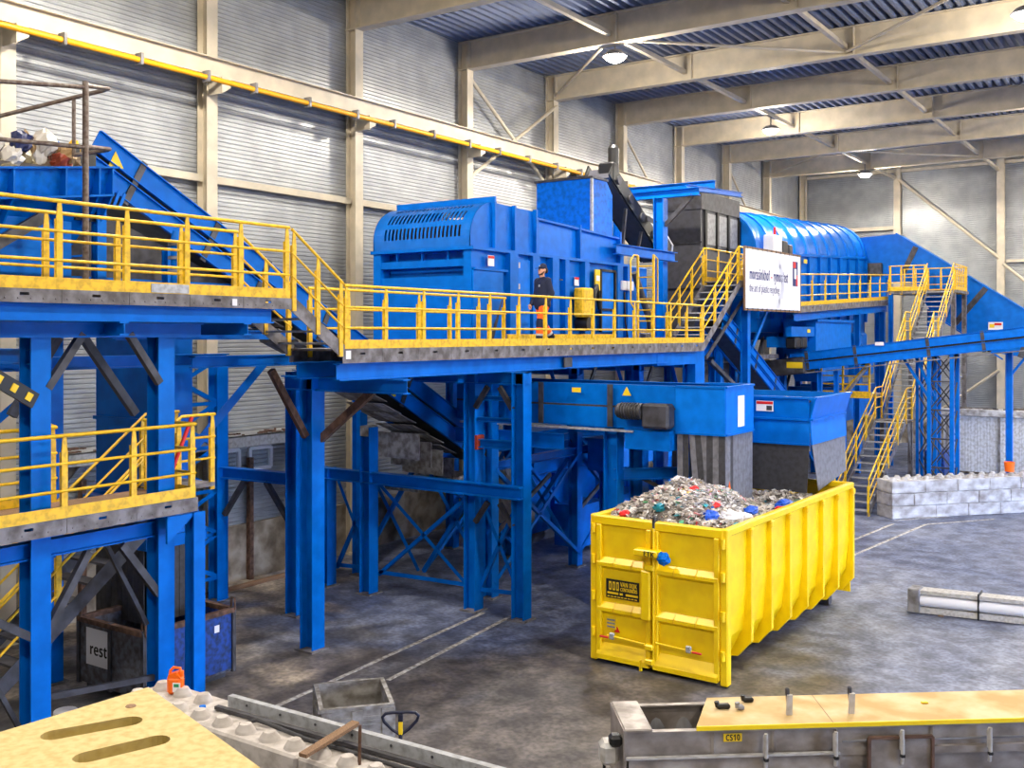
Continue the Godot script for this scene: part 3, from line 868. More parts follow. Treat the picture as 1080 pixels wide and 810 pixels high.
func feeder() -> void:
	var t := thing("vibrating_feeder", "blue ribbed vibrating feeder trough filled with plastic waste above the platform", "feeder", V(8, 6.4, 4))
	# trough: front side plate with stiffeners, tilted a little
	var y := func(x: float) -> float: return 8.17 + (x - 7.85) * 0.135
	var P := func(x: float, dy: float, z: float) -> Vector3: return V(x, y.call(x) + dy, z)
	fin(G.new().plate4([P.call(4.0, 0.0, 5.0), P.call(9.6, 0.0, 5.0), P.call(9.6, -0.42, 4.9), P.call(4.0, -0.42, 4.9)], V(0, 0, -0.03)), "side_plate", "blue_worn", t)
	fin(G.new().plate4([P.call(4.0, -0.42, 4.9), P.call(9.6, -0.42, 4.9), P.call(9.3, -1.35, 4.2), P.call(4.0, -1.35, 4.2)], V(0, 0, -0.03)), "belly_plate", "blue", t)
	fin(G.new().plate4([P.call(4.0, 0.0, 3.2), P.call(9.6, 0.0, 3.2), P.call(9.6, -1.3, 3.6), P.call(4.0, -1.3, 3.6)], V(0, 0, 0.03)), "side_plate", "blue_worn", t)
	fin(G.new().plate4([P.call(4.0, -1.3, 3.5), P.call(9.6, -1.3, 3.5), P.call(9.6, -1.3, 4.4), P.call(4.0, -1.3, 4.4)], V(0, -0.03, 0)), "bottom", "blue", t)
	fin(G.new().bar(P.call(4.0, 0.01, 5.03), P.call(9.7, 0.01, 5.03), 0.14, 0.03), "rim", "blue_worn", t)
	fin(G.new().bar(P.call(4.0, -0.42, 5.0), P.call(9.6, -0.42, 5.0), 0.2, 0.03), "ledge", "blue", t)
	for x in [5.6, 6.4, 7.2, 8.0, 8.8, 9.35, 9.58]:
		fin(G.new().px(pv([4.95, y.call(x), 5.1, y.call(x), 5.1, y.call(x) - 0.4, 4.75, y.call(x) - 0.85, 4.6, y.call(x) - 0.85]), x - 0.012, x + 0.012), "stiffener", "blue", t)
	fin(G.new().span(V(4.2, 6.3, 3.6), V(9.1, 7.55, 4.75)), "base_frame", "blue", t)
	for x in [5.4, 7.0, 8.6]:
		fin(G.new().hb(V(x, 6.0, 4.6), V(x, 7.2, 4.6), 0.2, 0.2, V(0, 0, 1)), "leg", "blue", t)
	fin(G.new().tube([V(4.6, 7.2, 5.05), V(6.2, 7.5, 5.1), V(7.0, 6.9, 5.05), V(7.6, 6.7, 5.0)], 0.03), "cable", "black", t)
	fin(G.new().bar(V(6.9, 6.5, 4.9), V(8.6, 7.6, 4.9), 0.1, 0.16), "drive_strut", "steel_dark", t)
	# plastic waste on the feeder
	var h := G.new()
	h.pz(pv([4.0, 7.8, 9.3, 8.1, 9.2, 8.36, 7.6, 8.3, 6.0, 8.1, 4.0, 7.95]), 3.4, 4.85)
	fin(h, "waste_bed", "grey_pile", t)
	var cols := [Color(0.62, 0.50, 0.33), Color(0.75, 0.72, 0.66), Color(0.60, 0.55, 0.42), Color(0.80, 0.78, 0.75), Color(0.85, 0.65, 0.06), Color(0.06, 0.42, 0.46), Color(0.55, 0.22, 0.12), Color(0.12, 0.16, 0.35), Color(0.45, 0.38, 0.30)]
	var words := ["beige", "off-white", "tan", "white", "yellow", "teal", "red-brown", "navy", "brown"]
	var spots := [[7.35, 8.55, 0], [7.62, 8.55, 1], [7.9, 8.62, 0], [8.15, 8.66, 3], [8.42, 8.64, 2], [8.66, 8.74, 3], [8.9, 8.68, 6], [9.08, 8.62, 5], [9.28, 8.86, 4], [8.3, 8.92, 7], [8.75, 8.98, 3], [7.1, 8.5, 8], [6.8, 8.42, 1], [7.5, 8.78, 8], [8.0, 8.85, 3], [6.5, 8.4, 0], [7.25, 8.42, 2], [8.55, 8.5, 0], [8.05, 8.48, 2], [7.75, 8.72, 8], [8.35, 8.7, 2], [9.0, 8.82, 0], [8.8, 8.55, 8], [7.05, 8.62, 2], [6.75, 8.55, 8], [9.15, 8.7, 8], [8.5, 8.86, 0], [7.4, 8.66, 0], [8.95, 8.5, 2]]
	for i in spots.size():
		var s: Array = spots[i]
		var g := blob(V(0.15, 0.15 + 0.04 * (i % 3), 0.18), i + 3)
		var mm := StandardMaterial3D.new()
		mm.albedo_color = cols[s[2]]
		mm.roughness = 0.45
		var o := MeshInstance3D.new()
		o.mesh = g.mesh()
		o.material_override = mm
		o.name = numbered(self, "plastic_bag")
		add_child(o)
		o.position = V(s[0], s[1] - 0.27, 4.75 - 0.12 * (i % 3))
		tag(o, "crumpled %s plastic bag lying on the blue feeder" % words[s[2]], "bag", "bags of waste on the feeder")
	# grey pipe rail around the feeder head
	var r := thing("pipe_rail", "bare grey pipe rail beside the waste feeder, above the yellow rails", "railing", V(8.8, 6.4, 5.6))
	fin(G.new().tube([V(8.78, 6.4, 5.6), V(8.78, 9.5, 5.6)], 0.045), "post", "pipe", r)
	fin(G.new().tube([V(8.78, 9.42, 5.6), V(5.0, 8.9, 5.6)], 0.032), "handrail", "pipe", r)
	fin(G.new().tube([V(8.78, 8.55, 5.6), V(5.0, 8.3, 5.6)], 0.032), "mid_rail", "pipe", r)
	fin(G.new().tube([V(8.78, 9.44, 5.6), V(9.22, 9.5, 5.5), V(9.25, 9.5, 5.35), V(8.9, 9.35, 4.9), V(7.2, 8.6, 2.9)], 0.032), "handrail", "pipe", r)
	fin(G.new().tube([V(8.78, 8.56, 5.6), V(9.24, 8.6, 5.5), V(9.26, 8.6, 5.36), V(8.98, 8.52, 5.0)], 0.032), "mid_rail", "pipe", r)
	fin(G.new().tube([V(8.98, 8.5, 5.0), V(8.98, 9.4, 5.0)], 0.03), "post", "pipe", r)
	fin(G.new().tube([V(7.4, 8.4, 3.1), V(7.4, 8.75, 3.1)], 0.03), "post", "pipe", r)
	tag(fin(G.new().pz(pv([7.5, 8.55, 7.9, 9.0, 8.3, 8.6]), 3.2, 3.24), "guard_plate", "blue"), "dark blue guard plate behind the waste on the feeder", "plate")
	# long inclined conveyor that starts under the feeder and dives below the gangway
	var c := thing("inclined_conveyor", "long blue conveyor descending from the feeder to below the long gangway", "conveyor", V(20, 2.6, 4))
	conveyor(c, V(9.5, 8.72, 4.0), V(20.1, 3.05, 4.0), 1.2, 0.74, [0.075, 0.22, 0.33, 0.48, 0.72, 0.93])
	fin(G.new().span(V(9.2, 7.6, 3.3), V(9.55, 8.75, 4.7)), "head_guard", "black", c)
	for k in 5:
		fin(G.new().box(V(9.6 + k * 0.1, 8.05 - k * 0.02, 4.72), V(0.05, 0.26, 0.02), Basis(Vector3.BACK, -0.4)), "guard_slat", "blue", c)
	fin(G.new().prism(pv([-0.14, -0.12, 0.14, -0.12, 0, 0.14]), V(9.95, 8.62, 4.615), V(9.95, 8.62, 4.63)), "warning_sign", "hazard", c, "yellow warning triangle")
	sticker(c, V(13.0, 6.75, 4.62), V(1, 0, 0), 0.16, 0.1, "hazard")
	sticker(c, V(16.7, 4.55, 4.62), V(1, 0, 0), 0.16, 0.1, "hazard")
	fin(G.new().pz(pv([9.15, 8.1, 9.15, 6.75, 12.6, 6.75, 11.9, 7.0]), 4.3, 4.36), "side_guard", "steel_dark", c)
	fin(G.new().span(V(9.3, 6.05, 3.5), V(12.6, 6.75, 4.42)), "base_box", "blue", c)
	for x in [9.6, 10.9]:
		fin(G.new().hb(V(x, 6.0, 4.7), V(x, 8.0 - (x - 9.6) * 0.55, 4.7), 0.16, 0.16, V(0, 0, 1)), "stand", "blue", c)
	# cover plates lapped like shingles on the underside
	var dir := V(10.6, -5.67, 0).normalized()
	var up := V(5.67, 10.6, 0).normalized()
	for row in 12:
		for q in 3:
			var s := 4.6 + row * 0.56
			var ce := V(9.5, 8.72, 0) + dir * s - up * (0.5 + 0.03 * (row % 2)) + V(0, 0, 3.62 + q * 0.37)
			var b := Basis(dir, up, V(0, 0, 1)).rotated(V(0, 0, 1), 0.1)
			var o := fin(G.new().box(ce, V(0.66, 0.015, 0.355), b), "cover_plate", "shingle" if (row + q) % 3 else "shingle_light", c)
	for q in 4:
		fin(G.new().span(V(17.6 + q * 0.42, 3.05 - q * 0.22, 3.4), V(17.62 + q * 0.42, 3.62 - q * 0.22, 4.6)), "end_cover", "shingle_light", c)
	fin(G.new().span(V(17.7, 2.3, 3.5), V(19.9, 2.5, 4.5)), "drip_tray", "shingle", c)
	# dark lower end of the short stair region
	var w := thing("motor", "dark cylindrical drive motor on the blue post below the feeder", "motor", V(10.2, 6.6, 5.3))
	fin(G.new().lathe([Vector2(0, 0), Vector2(0.09, 0), Vector2(0.09, 0.9), Vector2(0.06, 1.05), Vector2(0, 1.05)], V(10.55, 6.45, 5.35)), "cylinder", "blue", w)
	for k in 4:
		fin(G.new().lathe([Vector2(0.09, 0), Vector2(0.13, 0), Vector2(0.13, 0.05), Vector2(0.09, 0.05)], V(10.55, 6.6 + k * 0.22, 5.35)), "clamp", "steel_grey", w)

func main_walkway() -> void:
	var t := thing("gangway_platform", "long grey-edged gangway on blue beams where the man walks", "platform", V(12.4, 5, 6.6))
	deck(t, V(12.38, 5.60, 6.62), V(27.1, 5.60, 6.62), 1.25, 0.24, [1, -1])
	for z in [7.08, 6.16]:
		beam(t, V(12.4, 5.21, z), V(19.7, 5.21, z), 0.29, 0.16)
		beam(t, V(19.75, 5.21, z), V(25.0, 5.21, z), 0.29, 0.16)
	fin(G.new().span(V(19.55, 5.1, 7.16), V(19.9, 5.32, 7.175)), "splice_plate", "steel_dark", t)
	for x in [13.6, 17.4]:
		beam(t, V(x, 4.93, 4.6), V(x, 4.93, 7.6), 0.26, 0.2)
	fin(G.new().span(V(24.4, 5.0, 6.1), V(27.0, 5.34, 7.1)), "end_beam", "blue", t)
	railing([V(12.45, 5.60, 7.22), V(27.05, 5.60, 7.22)], "long yellow guard rail on the outer edge of the gangway in front of the man", "", {"spacing": 1.04})
	railing([V(12.8, 5.60, 6.03), V(18.9, 5.60, 6.03)], "yellow guard rail on the machine side of the long gangway", "", {"toe": false})
	sticker(t, V(12.5, 5.5, 7.26), V(1, 0, 0), 0.12, 0.14, "paper", "label_plate")
	# stair up beside the hopper tower
	var s := thing("staircase", "grey stair with yellow handrails climbing from the gangway end towards the banner", "stairs", V(27.4, 5.6, 6.55))
	flight(s, V(27.3, 5.45, 6.55), V(30.15, 7.42, 6.55), 1.15, 9)
	for z in [7.12, 5.98]:
		railing([V(27.3, 5.6, z), V(30.05, 7.5, z)], "", "", {"toe": false, "spacing": 1.0}, s)
	var p := thing("gangway_platform", "upper platform behind the white banner at the black box", "platform", V(30, 7.3, 6.5))
	deck(p, V(30.1, 7.5, 6.55), V(35.3, 7.5, 6.55), 1.15, 0.2, [1, -1])
	beam(p, V(30.2, 7.18, 7.0), V(35.3, 7.18, 7.0), 0.24, 0.15)
	column(p, 30.9, 7.0, 0.0, 7.1, 0.24)
	column(p, 30.9, 6.1, 0.0, 7.3, 0.22)
	brace(p, V(27.9, 5.1, 7.0), V(30.8, 6.9, 7.0), 0.12, "steel_dark")
	brace(p, V(28.2, 5.0, 7.0), V(30.8, 3.9, 7.0), 0.12, "steel_dark")
	railing([V(30.1, 7.5, 7.1), V(35.25, 7.5, 7.1)], "yellow guard rail directly behind the white banner", "")
	railing([V(30.1, 7.5, 6.0), V(35.25, 7.5, 6.0)], "yellow guard rail in front of the black box with windows", "")
	# column that ends the gangway
	var q := thing("support_frame", "bright blue single post carrying the far end of the long gangway", "steel frame", V(27.3, 0, 6.9))
	fin(G.new().span(V(27.05, 0, 6.75), V(27.7, 5.35, 7.0)), "column", "blue", q)
	fin(G.new().span(V(26.9, 0, 6.6), V(27.85, 0.04, 7.15)), "base_plate", "edge_grey", q)
	# banner
	var b := thing("banner", "white banner with blue and red lettering laced to the platform rail", "banner", V(32.4, 6.6, 7.3))
	var r := V(34.9 - 30.05, 0, 0.15).normalized()
	var L := V(30.05, 7.57, 7.30)
	var bx := Basis(r, Vector3.UP, r.cross(Vector3.UP))
	fin(G.new().cbox(L + r * 2.43, V(4.7, 1.86, 0.02), 0.008, bx), "cloth", "paper", b)
	for a in [[0.03, -0.98, 0.03, 0.98], [4.83, -0.98, 4.83, 0.98], [0.0, -0.97, 4.86, -0.97], [0.0, 0.97, 4.86, 0.97]]:
		fin(G.new().bar(L + r * a[0] + V(0, a[1], -0.02), L + r * a[2] + V(0, a[3], -0.02), 0.05, 0.05, Vector3.BACK), "frame_bar", "wood", b)
	for k in 12:
		for sy in [-1, 1]:
			fin(G.new().bar(L + r * (0.25 + k * 0.39) + V(0, 0.91 * sy, 0), L + r * (0.25 + k * 0.39) + V(0, 1.0 * sy, 0), 0.05, 0.02), "lacing", "black", b)
	var zf := V(0.0, 0, 0.014)
	var tx := L + zf
	text(b, "morssinkhof", tx + r * 0.35 + V(0, 0.14, 0), r, 0.44, "ink_blue", true, false, 0.62)
	text(b, "-", tx + r * 2.12 + V(0, 0.14, 0), r, 0.44, "ink_red", true, false, 0.7)
	text(b, "rymoplast", tx + r * 2.32 + V(0, 0.14, 0), r, 0.44, "ink_blue", true, false, 0.60)
	text(b, "the art of plastic recycling", tx + r * 0.35 + V(0, -0.3, 0), r, 0.3, "ink_blue", false, false, 0.72)
	for k in 5:
		fin(G.new().bar(L + r * (0.4 + k * 1.0) + V(0, 0.97, 0), V(30.45 + k * 1.0, 8.54, 7.11), 0.04, 0.03), "tie", "black", b)
	var e := fin(G.new().box(tx + r * 4.28 + V(0, 0.32, 0.002), V(0.46, 0.84, 0.006), bx), "emblem", "ink_blue", b, "blue and red square emblem")
	fin(G.new().box(tx + r * 4.2 + V(0, 0.62, 0.006), V(0.24, 0.2, 0.006), bx), "red_square", "ink_red", e)
	fin(G.new().box(tx + r * 4.42 + V(0, 0.1, 0.006), V(0.14, 0.36, 0.006), bx), "red_square", "ink_red", e)
	fin(G.new().box(tx + r * 4.28 + V(0, 0.32, 0.008), V(0.2, 0.34, 0.006), bx), "white_square", "paper", e)
	for k in 8:
		var an := -1.1 + k * 0.3
		fin(G.new().box(tx + r * (2.4 + 0.75 * cos(an)) + V(0, -0.05 + 0.75 * sin(an), 0.0), V(0.28, 0.3, 0.004), bx), "grey_swirl", "ink_grey", b)
func frames() -> void:
	# first bent: columns of the gangway and the wall side
	var f := thing("support_frame", "blue steel frame with brown diagonal braces below the stair end of the gangway", "steel frame", V(14, 0, 4))
	column(f, 13.6, 5.32, 0, 5.06, 0.32)
	column(f, 15.1, 3.35, 0, 5.06, 0.32)
	column(f, 14.95, 1.09, 0, 5.3, 0.3)
	beam(f, V(14.95, 2.82, 1.2), V(15.1, 2.82, 3.2), 0.24, 0.2)
	beam(f, V(13.6, 5.2, 5.3), V(15.1, 5.2, 3.35), 0.22, 0.18)
	beam(f, V(10.9, 5.38, 5.3), V(14.2, 5.38, 5.3), 0.2, 0.15)
	fin(G.new().bar(V(12.7, 5.2, 5.2), V(13.5, 3.95, 5.25), 0.1, 0.12), "brace", "rust", f, "brown brace")
	fin(G.new().bar(V(13.7, 3.9, 5.45), V(13.65, 5.0, 7.0), 0.1, 0.14), "brace", "rust", f, "brown brace")
	fin(G.new().bar(V(14.95, 1.9, 1.3), V(15.0, 2.7, 1.9), 0.1, 0.1), "brace", "steel_dark", f)
	fin(G.new().bar(V(15.1, 1.9, 3.15), V(15.05, 2.7, 2.5), 0.1, 0.1), "brace", "steel_dark", f)
	brace(f, V(13.75, 4.2, 5.32), V(15.0, 5.0, 3.5), 0.09)
	# lattice tower left of it
	var l := thing("lattice_tower", "blue lattice tower of thin diagonals beside the tall blue chute", "steel frame", V(13.4, 0, 1.1))
	column(l, 12.9, 1.1, 0, 5.3, 0.2)
	for k in 5:
		var y := 0.5 + k * 0.95
		brace(l, V(12.9, y, 1.2), V(14.85, y + 0.95, 1.2), 0.09)
		brace(l, V(12.9, y + 0.95, 1.2), V(14.85, y, 1.2), 0.09)
		brace(l, V(12.9, y, 1.2), V(14.85, y, 1.2), 0.08)
	brace(l, V(11.9, 3.7, 4.1), V(13.4, 5.3, 4.4), 0.16)
	# second bent under the gangway: four columns in a row across the hall
	var s := thing("support_frame", "row of four blue columns tied by one long beam below the gangway", "steel frame", V(17.4, 0, 5))
	for a in [[17.27, 2.11, 2.75], [17.25, 3.42, 3.75], [17.45, 6.2, 5.06], [17.4, 7.45, 5.06]]:
		column(s, a[0], a[1], 0, a[2], 0.3)
	beam(s, V(17.2, 2.62, 2.0), V(17.2, 2.62, 7.6), 0.26, 0.22)
	beam(s, V(17.42, 4.5, 6.3), V(17.42, 4.5, 7.35), 0.1, 0.14)
	beam(s, V(17.42, 4.05, 6.3), V(17.42, 4.05, 7.35), 0.1, 0.14)
	beam(s, V(17.42, 3.55, 6.3), V(17.42, 3.55, 7.35), 0.18, 0.16)
	fin(G.new().span(V(17.3, 3.42, 6.34), V(17.56, 3.72, 6.40)), "end_plate", "orange_red", s, "orange-red end plate")
	for y in [4.75, 2.35]:
		fin(G.new().bar(V(17.3, y - 0.45, 6.36), V(17.3, y, 6.68), 0.08, 0.1), "brace", "steel_dark", s)
		fin(G.new().bar(V(17.3, y - 0.45, 7.3), V(17.3, y, 6.98), 0.08, 0.1), "brace", "steel_dark", s)
	for a in [[2.2, 3.3], [3.5, 6.1], [6.3, 7.35]]:
		xbrace(s, 17.5, a[0], 17.5, a[1], 0.35, 2.4, 0.08)
		brace(s, V(17.5, 0.4, a[0]), V(17.5, 0.45, a[1]), 0.09)
	fin(G.new().span(V(17.1, 3.55, 3.3), V(17.4, 3.78, 3.55)), "column_head", "shingle_light", s)
	# grid of braced columns below the machines
	var names := ["braced blue frame standing behind the four-column row", "braced blue frame below the sorting machine", "braced blue frame below the hopper tower", "braced blue frame under the black box"]
	var xs := [18.5, 22.2, 25.6, 29.0, 32.5]
	for i in 4:
		var t := thing("support_frame", names[i], "steel frame", V(xs[i], 0, 4))
		var x0: float = xs[i]
		var x1: float = xs[i + 1]
		for z in ([2.0, 5.9] if i == 0 else [2.0, 3.9, 5.9]):
			column(t, x0, z, 0, 5.1, 0.26)
		beam(t, V(x0, 4.95, 1.6), V(x0, 4.95, 6.1), 0.28, 0.2)
		for z in [3.9, 5.9]:
			beam(t, V(x0, 5.25, z), V(x1, 5.25, z), 0.28, 0.18)
			beam(t, V(x0, 2.9, z), V(x1, 2.9, z), 0.2, 0.16)
			xbrace(t, x0, z + 0.14, x1, z + 0.14, 0.3, 2.8, 0.09)
		brace(t, V(x0, 3.1, 5.8), V(x0 + 1.4, 5.1, 5.8), 0.11, "steel_dark")
		brace(t, V(x1, 3.1, 5.8), V(x1 - 1.2, 5.1, 5.8), 0.11)
		xbrace(t, x0, 4.0, x0, 5.8, 0.3, 2.8, 0.09)
		if i < 2: xbrace(t, x0, 2.1, x0, 3.8, 0.3, 2.8, 0.09)
		fin(G.new().bar(V(x0 + 0.2, 1.2, 5.72), V(x0 + 2.8, 2.4, 5.72), 0.06, 0.09), "brace", "steel_dark", t)
	# machines half hidden below the gangway
	var m := thing("baling_press", "dark blue steel press housing hidden among the braced columns", "machine", V(26, 0, 3))
	fin(G.new().span(V(23.0, 0.3, 2.2), V(30.5, 1.9, 3.6)), "body", "blue", m)
	fin(G.new().span(V(24.0, 1.9, 2.4), V(27.0, 3.1, 3.5)), "upper_body", "blue", m)
	for k in 6:
		fin(G.new().span(V(23.4 + k * 1.3, 0.3, 3.6), V(23.5 + k * 1.3, 1.9, 3.75)), "rib", "blue", m)
	fin(G.new().span(V(22.8, 0, 2.3), V(30.7, 0.3, 3.5)), "base", "steel_dark", m)
	var s2 := thing("slide_chute", "pale grey slanted chute plate between the braced columns", "chute", V(21.3, 0.5, 4.8))
	fin(G.new().plate4([V(20.3, 2.6, 5.0), V(21.6, 1.0, 5.0), V(21.6, 1.0, 4.0), V(20.3, 2.6, 4.0)], V(0, -0.03, 0)), "slide", "shingle_light", s2)
	fin(G.new().plate4([V(20.3, 2.9, 5.0), V(21.7, 1.3, 5.0), V(21.6, 1.0, 5.0), V(20.3, 2.6, 5.0)], V(0, 0, 0.02)), "cheek", "steel_grey", s2)
	var bx := thing("transfer_conveyor", "blue covered transfer conveyor with small windows behind the yellow container", "conveyor", V(24, 2.2, 7))
	fin(G.new().span(V(22.5, 2.4, 6.08), V(30.5, 3.15, 6.6)), "housing", "blue_light", bx)
	for k in 7:
		fin(G.new().span(V(23.0 + k * 1.15, 2.4, 6.6), V(23.08 + k * 1.15, 3.15, 6.66)), "rib", "blue", bx)
	fin(G.new().span(V(22.4, 3.15, 6.06), V(30.6, 3.22, 6.68)), "flange", "blue", bx)
	for x in [22.9, 26.5, 30.1]:
		fin(G.new().hb(V(x, 0, 6.35), V(x, 2.4, 6.35), 0.2, 0.2, V(0, 0, 1)), "leg", "blue", bx)
	for k in 3:
		fin(G.new().span(V(23.3 + k * 2.4, 0.2, 4.6), V(24.7 + k * 2.4, 1.3, 5.4)), "hopper", "blue", bx)
	# blue deck plates directly below the sorting machine
	var dp := thing("machine_deck", "bright blue steel deck below the sorting machine", "platform", V(16, 4.9, 4))
	fin(G.new().span(V(17.9, 5.36, 2.4), V(34.0, 5.60, 5.95)), "deck_plate", "blue", dp)
	fin(G.new().span(V(15.6, 5.02, 3.2), V(19.5, 5.30, 5.8)), "deck_plate", "blue_light", dp)
	# ledge with dirt and small windows on the long wall
	var ld := thing("cable_ledge", "grey dirt-covered ledge low on the long wall", "ledge", V(14, 3.3, 0.5))
	fin(G.new().ub(V(11.5, 3.4, 0.9), V(18.5, 3.4, 0.9), 0.26, 0.05), "channel", "galv", ld)
	fin(G.new().span(V(11.5, 3.5, 0.1), V(18.5, 3.53, 0.9)), "shelf", "galv", ld)
	for x in [12.0, 15.2, 18.0]:
		fin(G.new().px(pv([0.1, 3.5, 0.85, 3.5, 0.1, 2.9]), x - 0.02, x + 0.02), "bracket", "steel_grey", ld)
	var dm := G.new()
	for k in 60:
		var q := V(rng.randf_range(11.6, 18.4), 3.54, rng.randf_range(0.3, 0.88))
		dm.box(q, V(rng.randf_range(0.05, 0.22), rng.randf_range(0.02, 0.07), rng.randf_range(0.05, 0.2)), Basis(Vector3.UP, rng.randf() * 3.0))
	tag(fin(dm, "dirt_crumbs", "rust"), "brown crumbs of dirt on the grey wall ledge", "dirt", "", "stuff")
	for k in 2:
		var x := 15.75 + k * 1.0
		var w := fin(G.new().span(V(x, 2.62, 0.02), V(x + 0.66, 3.08, 0.06)), "window_%d" % (k + 1), "glass")
		w.set_meta("kind", "structure")
		w.set_meta("label", "small white-framed window low in the long wall")
		for a in [[x, 2.6, x + 0.66, 2.6], [x, 3.1, x + 0.66, 3.1], [x, 2.6, x, 3.1], [x + 0.66, 2.6, x + 0.66, 3.1]]:
			fin(G.new().bar(V(a[0], a[1], 0.06), V(a[2], a[3], 0.06), 0.08, 0.08, V(0, 0, 1)), "window_frame", "white", w)
	# posts of the bunker wall behind
	for k in 3:
		var o := fin(G.new().span(V(12.2 + k * 4.4, 0, 0.12), V(12.32 + k * 4.4, 2.9, 0.24)), "downpipe", "rust")
		tag(o, "brown upright pipe on the concrete plinth of the long wall", "pipe", "pipes on the long wall")
# ---------------------------------------------------------------- machines on the deck
func arc(cx: float, cy: float, r: float, a0: float, a1: float, n: int, ry := -1.0) -> PackedVector2Array:
	var p := PackedVector2Array()
	for i in n + 1:
		var a := deg_to_rad(lerpf(a0, a1, float(i) / n))
		p.append(Vector2(cx + r * cos(a), cy + (r if ry < 0 else ry) * sin(a)))
	return p

func sorting_machine() -> void:
	var t := thing("sorting_machine", "large blue sorting machine with slotted rounded hood behind the walking man", "machine", V(21.9, 5.6, 4.2))
	var z0 := 2.75; var z1 := 5.6
	fin(G.new().span(V(18.55, 5.6, z0 + 0.05), V(25.5, 7.72, z1 - 0.04)), "body", "blue", t)
	fin(G.new().span(V(18.2, 5.6, z0), V(18.5, 7.15, z1)), "end_panel", "blue", t)
	for z in [z0, z1 - 0.2]:
		fin(G.new().span(V(18.17, 5.6, z - 0.01), V(18.5, 7.74, z + 0.21)), "corner_post", "blue", t)
	fin(G.new().span(V(18.18, 7.36, z0 + 0.2), V(18.3, 7.52, z1 - 0.2)), "end_bar", "blue", t)
	for k in 3:
		fin(G.new().span(V(18.22, 7.52, 3.4 + k * 0.75), V(18.28, 7.76, 3.43 + k * 0.75)), "end_web", "blue", t)
	fin(G.new().span(V(18.12, 7.72, z0 - 0.06), V(25.6, 7.79, z1 + 0.1)), "flange", "blue", t)
	# hood: curved slotted skin, closed cheeks
	var prof := PackedVector2Array([Vector2(18.15, 7.79), Vector2(18.15, 8.02)])
	prof.append_array(arc(18.15 + 0.95, 8.02, 0.95, 180, 97, 9, 0.83))
	prof.append(Vector2(20.75, 8.8))
	var sk := G.new()
	var nz := 50
	for i in prof.size() - 1:
		var a := prof[i]
		var b := prof[i + 1]
		var e := b - a
		var nn := V(-e.y, e.x, 0).normalized()
		var slotted := i in [2, 3, 5, 6, 8]
		var dz := (z1 - z0) / nz
		for j in nz:
			if slotted and j % 2 == 0 and j > 4 and j < nz - 5: continue
			var za := z0 + j * dz
			sk.quad(V(a.x, a.y, za), V(b.x, b.y, za), V(b.x, b.y, za + dz), V(a.x, a.y, za + dz), nn)
	var hood := fin(sk, "hood", "blue_gloss", t, "slotted rounded hood")
	var side := prof.duplicate()
	side.append(Vector2(20.75, 7.79))
	fin(G.new().pz(side, z1 - 0.03, z1), "hood_cheek", "blue", t)
	fin(G.new().pz(side, z0, z0 + 0.03), "hood_cheek", "blue", t)
	fin(G.new().span(V(18.7, 7.79, z0 + 0.2), V(20.6, 8.4, z1 - 0.2)), "hood_light_block", "black", t)  # black box added inside the hood to stop light leaking through the slots
	fin(G.new().bar(V(19.05, 8.9, z0 - 0.02), V(19.05, 8.9, z1 + 0.05), 0.06, 0.16), "hood_ridge", "blue", t)
	for x in [19.0, 19.8, 20.72]:
		fin(G.new().span(V(x - 0.03, 7.79, z1), V(x + 0.03, 8.84, z1 + 0.1)), "hood_rib", "blue", t)
	# upper housing behind the hood
	fin(G.new().pz(pv([20.75, 7.79, 25.1, 7.79, 25.1, 8.46, 20.75, 8.62]), 3.0, 5.55), "upper_housing", "blue_light", t)
	for x in [20.8, 22.86, 25.05]:
		fin(G.new().span(V(x - 0.035, 7.79, 5.5), V(x + 0.035, 8.66, 5.68)), "housing_rib", "blue", t)
	fin(G.new().bar(V(20.75, 8.64, 5.58), V(25.15, 8.48, 5.58), 0.14, 0.05), "housing_flange", "blue", t)
	for x in [20.2, 21.0]:
		fin(G.new().cbox(V(x, 8.88, 5.0), V(0.16, 0.16, 0.05), 0.02), "lifting_lug", "rail_yellow", t)
	# side panels and ribs
	for a in [[19.55, 0.34, 0.12], [20.55, 0.3, 0.1], [21.35, 0.3, 0.16], [22.05, 0.2, 0.1], [23.0, 0.22, 0.12], [24.75, 0.3, 0.14], [25.4, 0.2, 0.1]]:
		fin(G.new().span(V(a[0], 5.6, z1 - 0.05), V(a[0] + a[1], 7.72, z1 + a[2])), "side_rib", "blue", t)
	fin(G.new().pz(pv([18.2, 5.6, 18.75, 5.6, 19.35, 6.75, 19.35, 7.3, 18.2, 7.3]), z1, z1 + 0.05), "feed_cheek", "blue", t)
	fin(G.new().pz(pv([18.8, 5.7, 19.0, 5.7, 19.35, 6.6, 19.35, 7.1]), z1, z1 + 0.03), "rubber_seal", "rubber", t)
	fin(G.new().bar(V(18.2, 7.3, z1 + 0.05), V(19.5, 7.3, z1 + 0.05), 0.1, 0.05), "feed_flange", "blue", t)
	var d := fin(G.new().span(V(20.0, 5.7, z1 - 0.02), V(20.5, 7.6, z1 + 0.04)), "door", "blue_light", t)
	for y in [6.2, 6.9, 7.4]:
		fin(G.new().span(V(19.95, y, z1 + 0.04), V(20.03, y + 0.13, z1 + 0.07)), "hinge", "galv", d)
	fin(G.new().bar(V(21.2, 7.2, z1 + 0.1), V(21.9, 7.2, z1 + 0.1), 0.03, 0.03), "door_bar", "steel_dark", t)
	for a in [[18.85, 7.5, 0.24, 0.24], [22.75, 7.2, 0.22, 0.22]]:
		sticker(t, V(a[0], a[1], z1 + 0.065 if a[0] < 20 else z1 + 0.01), V(1, 0, 0), a[2], a[3])
		sticker(t, V(a[0], a[1] + 0.08, z1 + 0.072 if a[0] < 20 else z1 + 0.018), V(1, 0, 0), a[2], 0.06, "red")
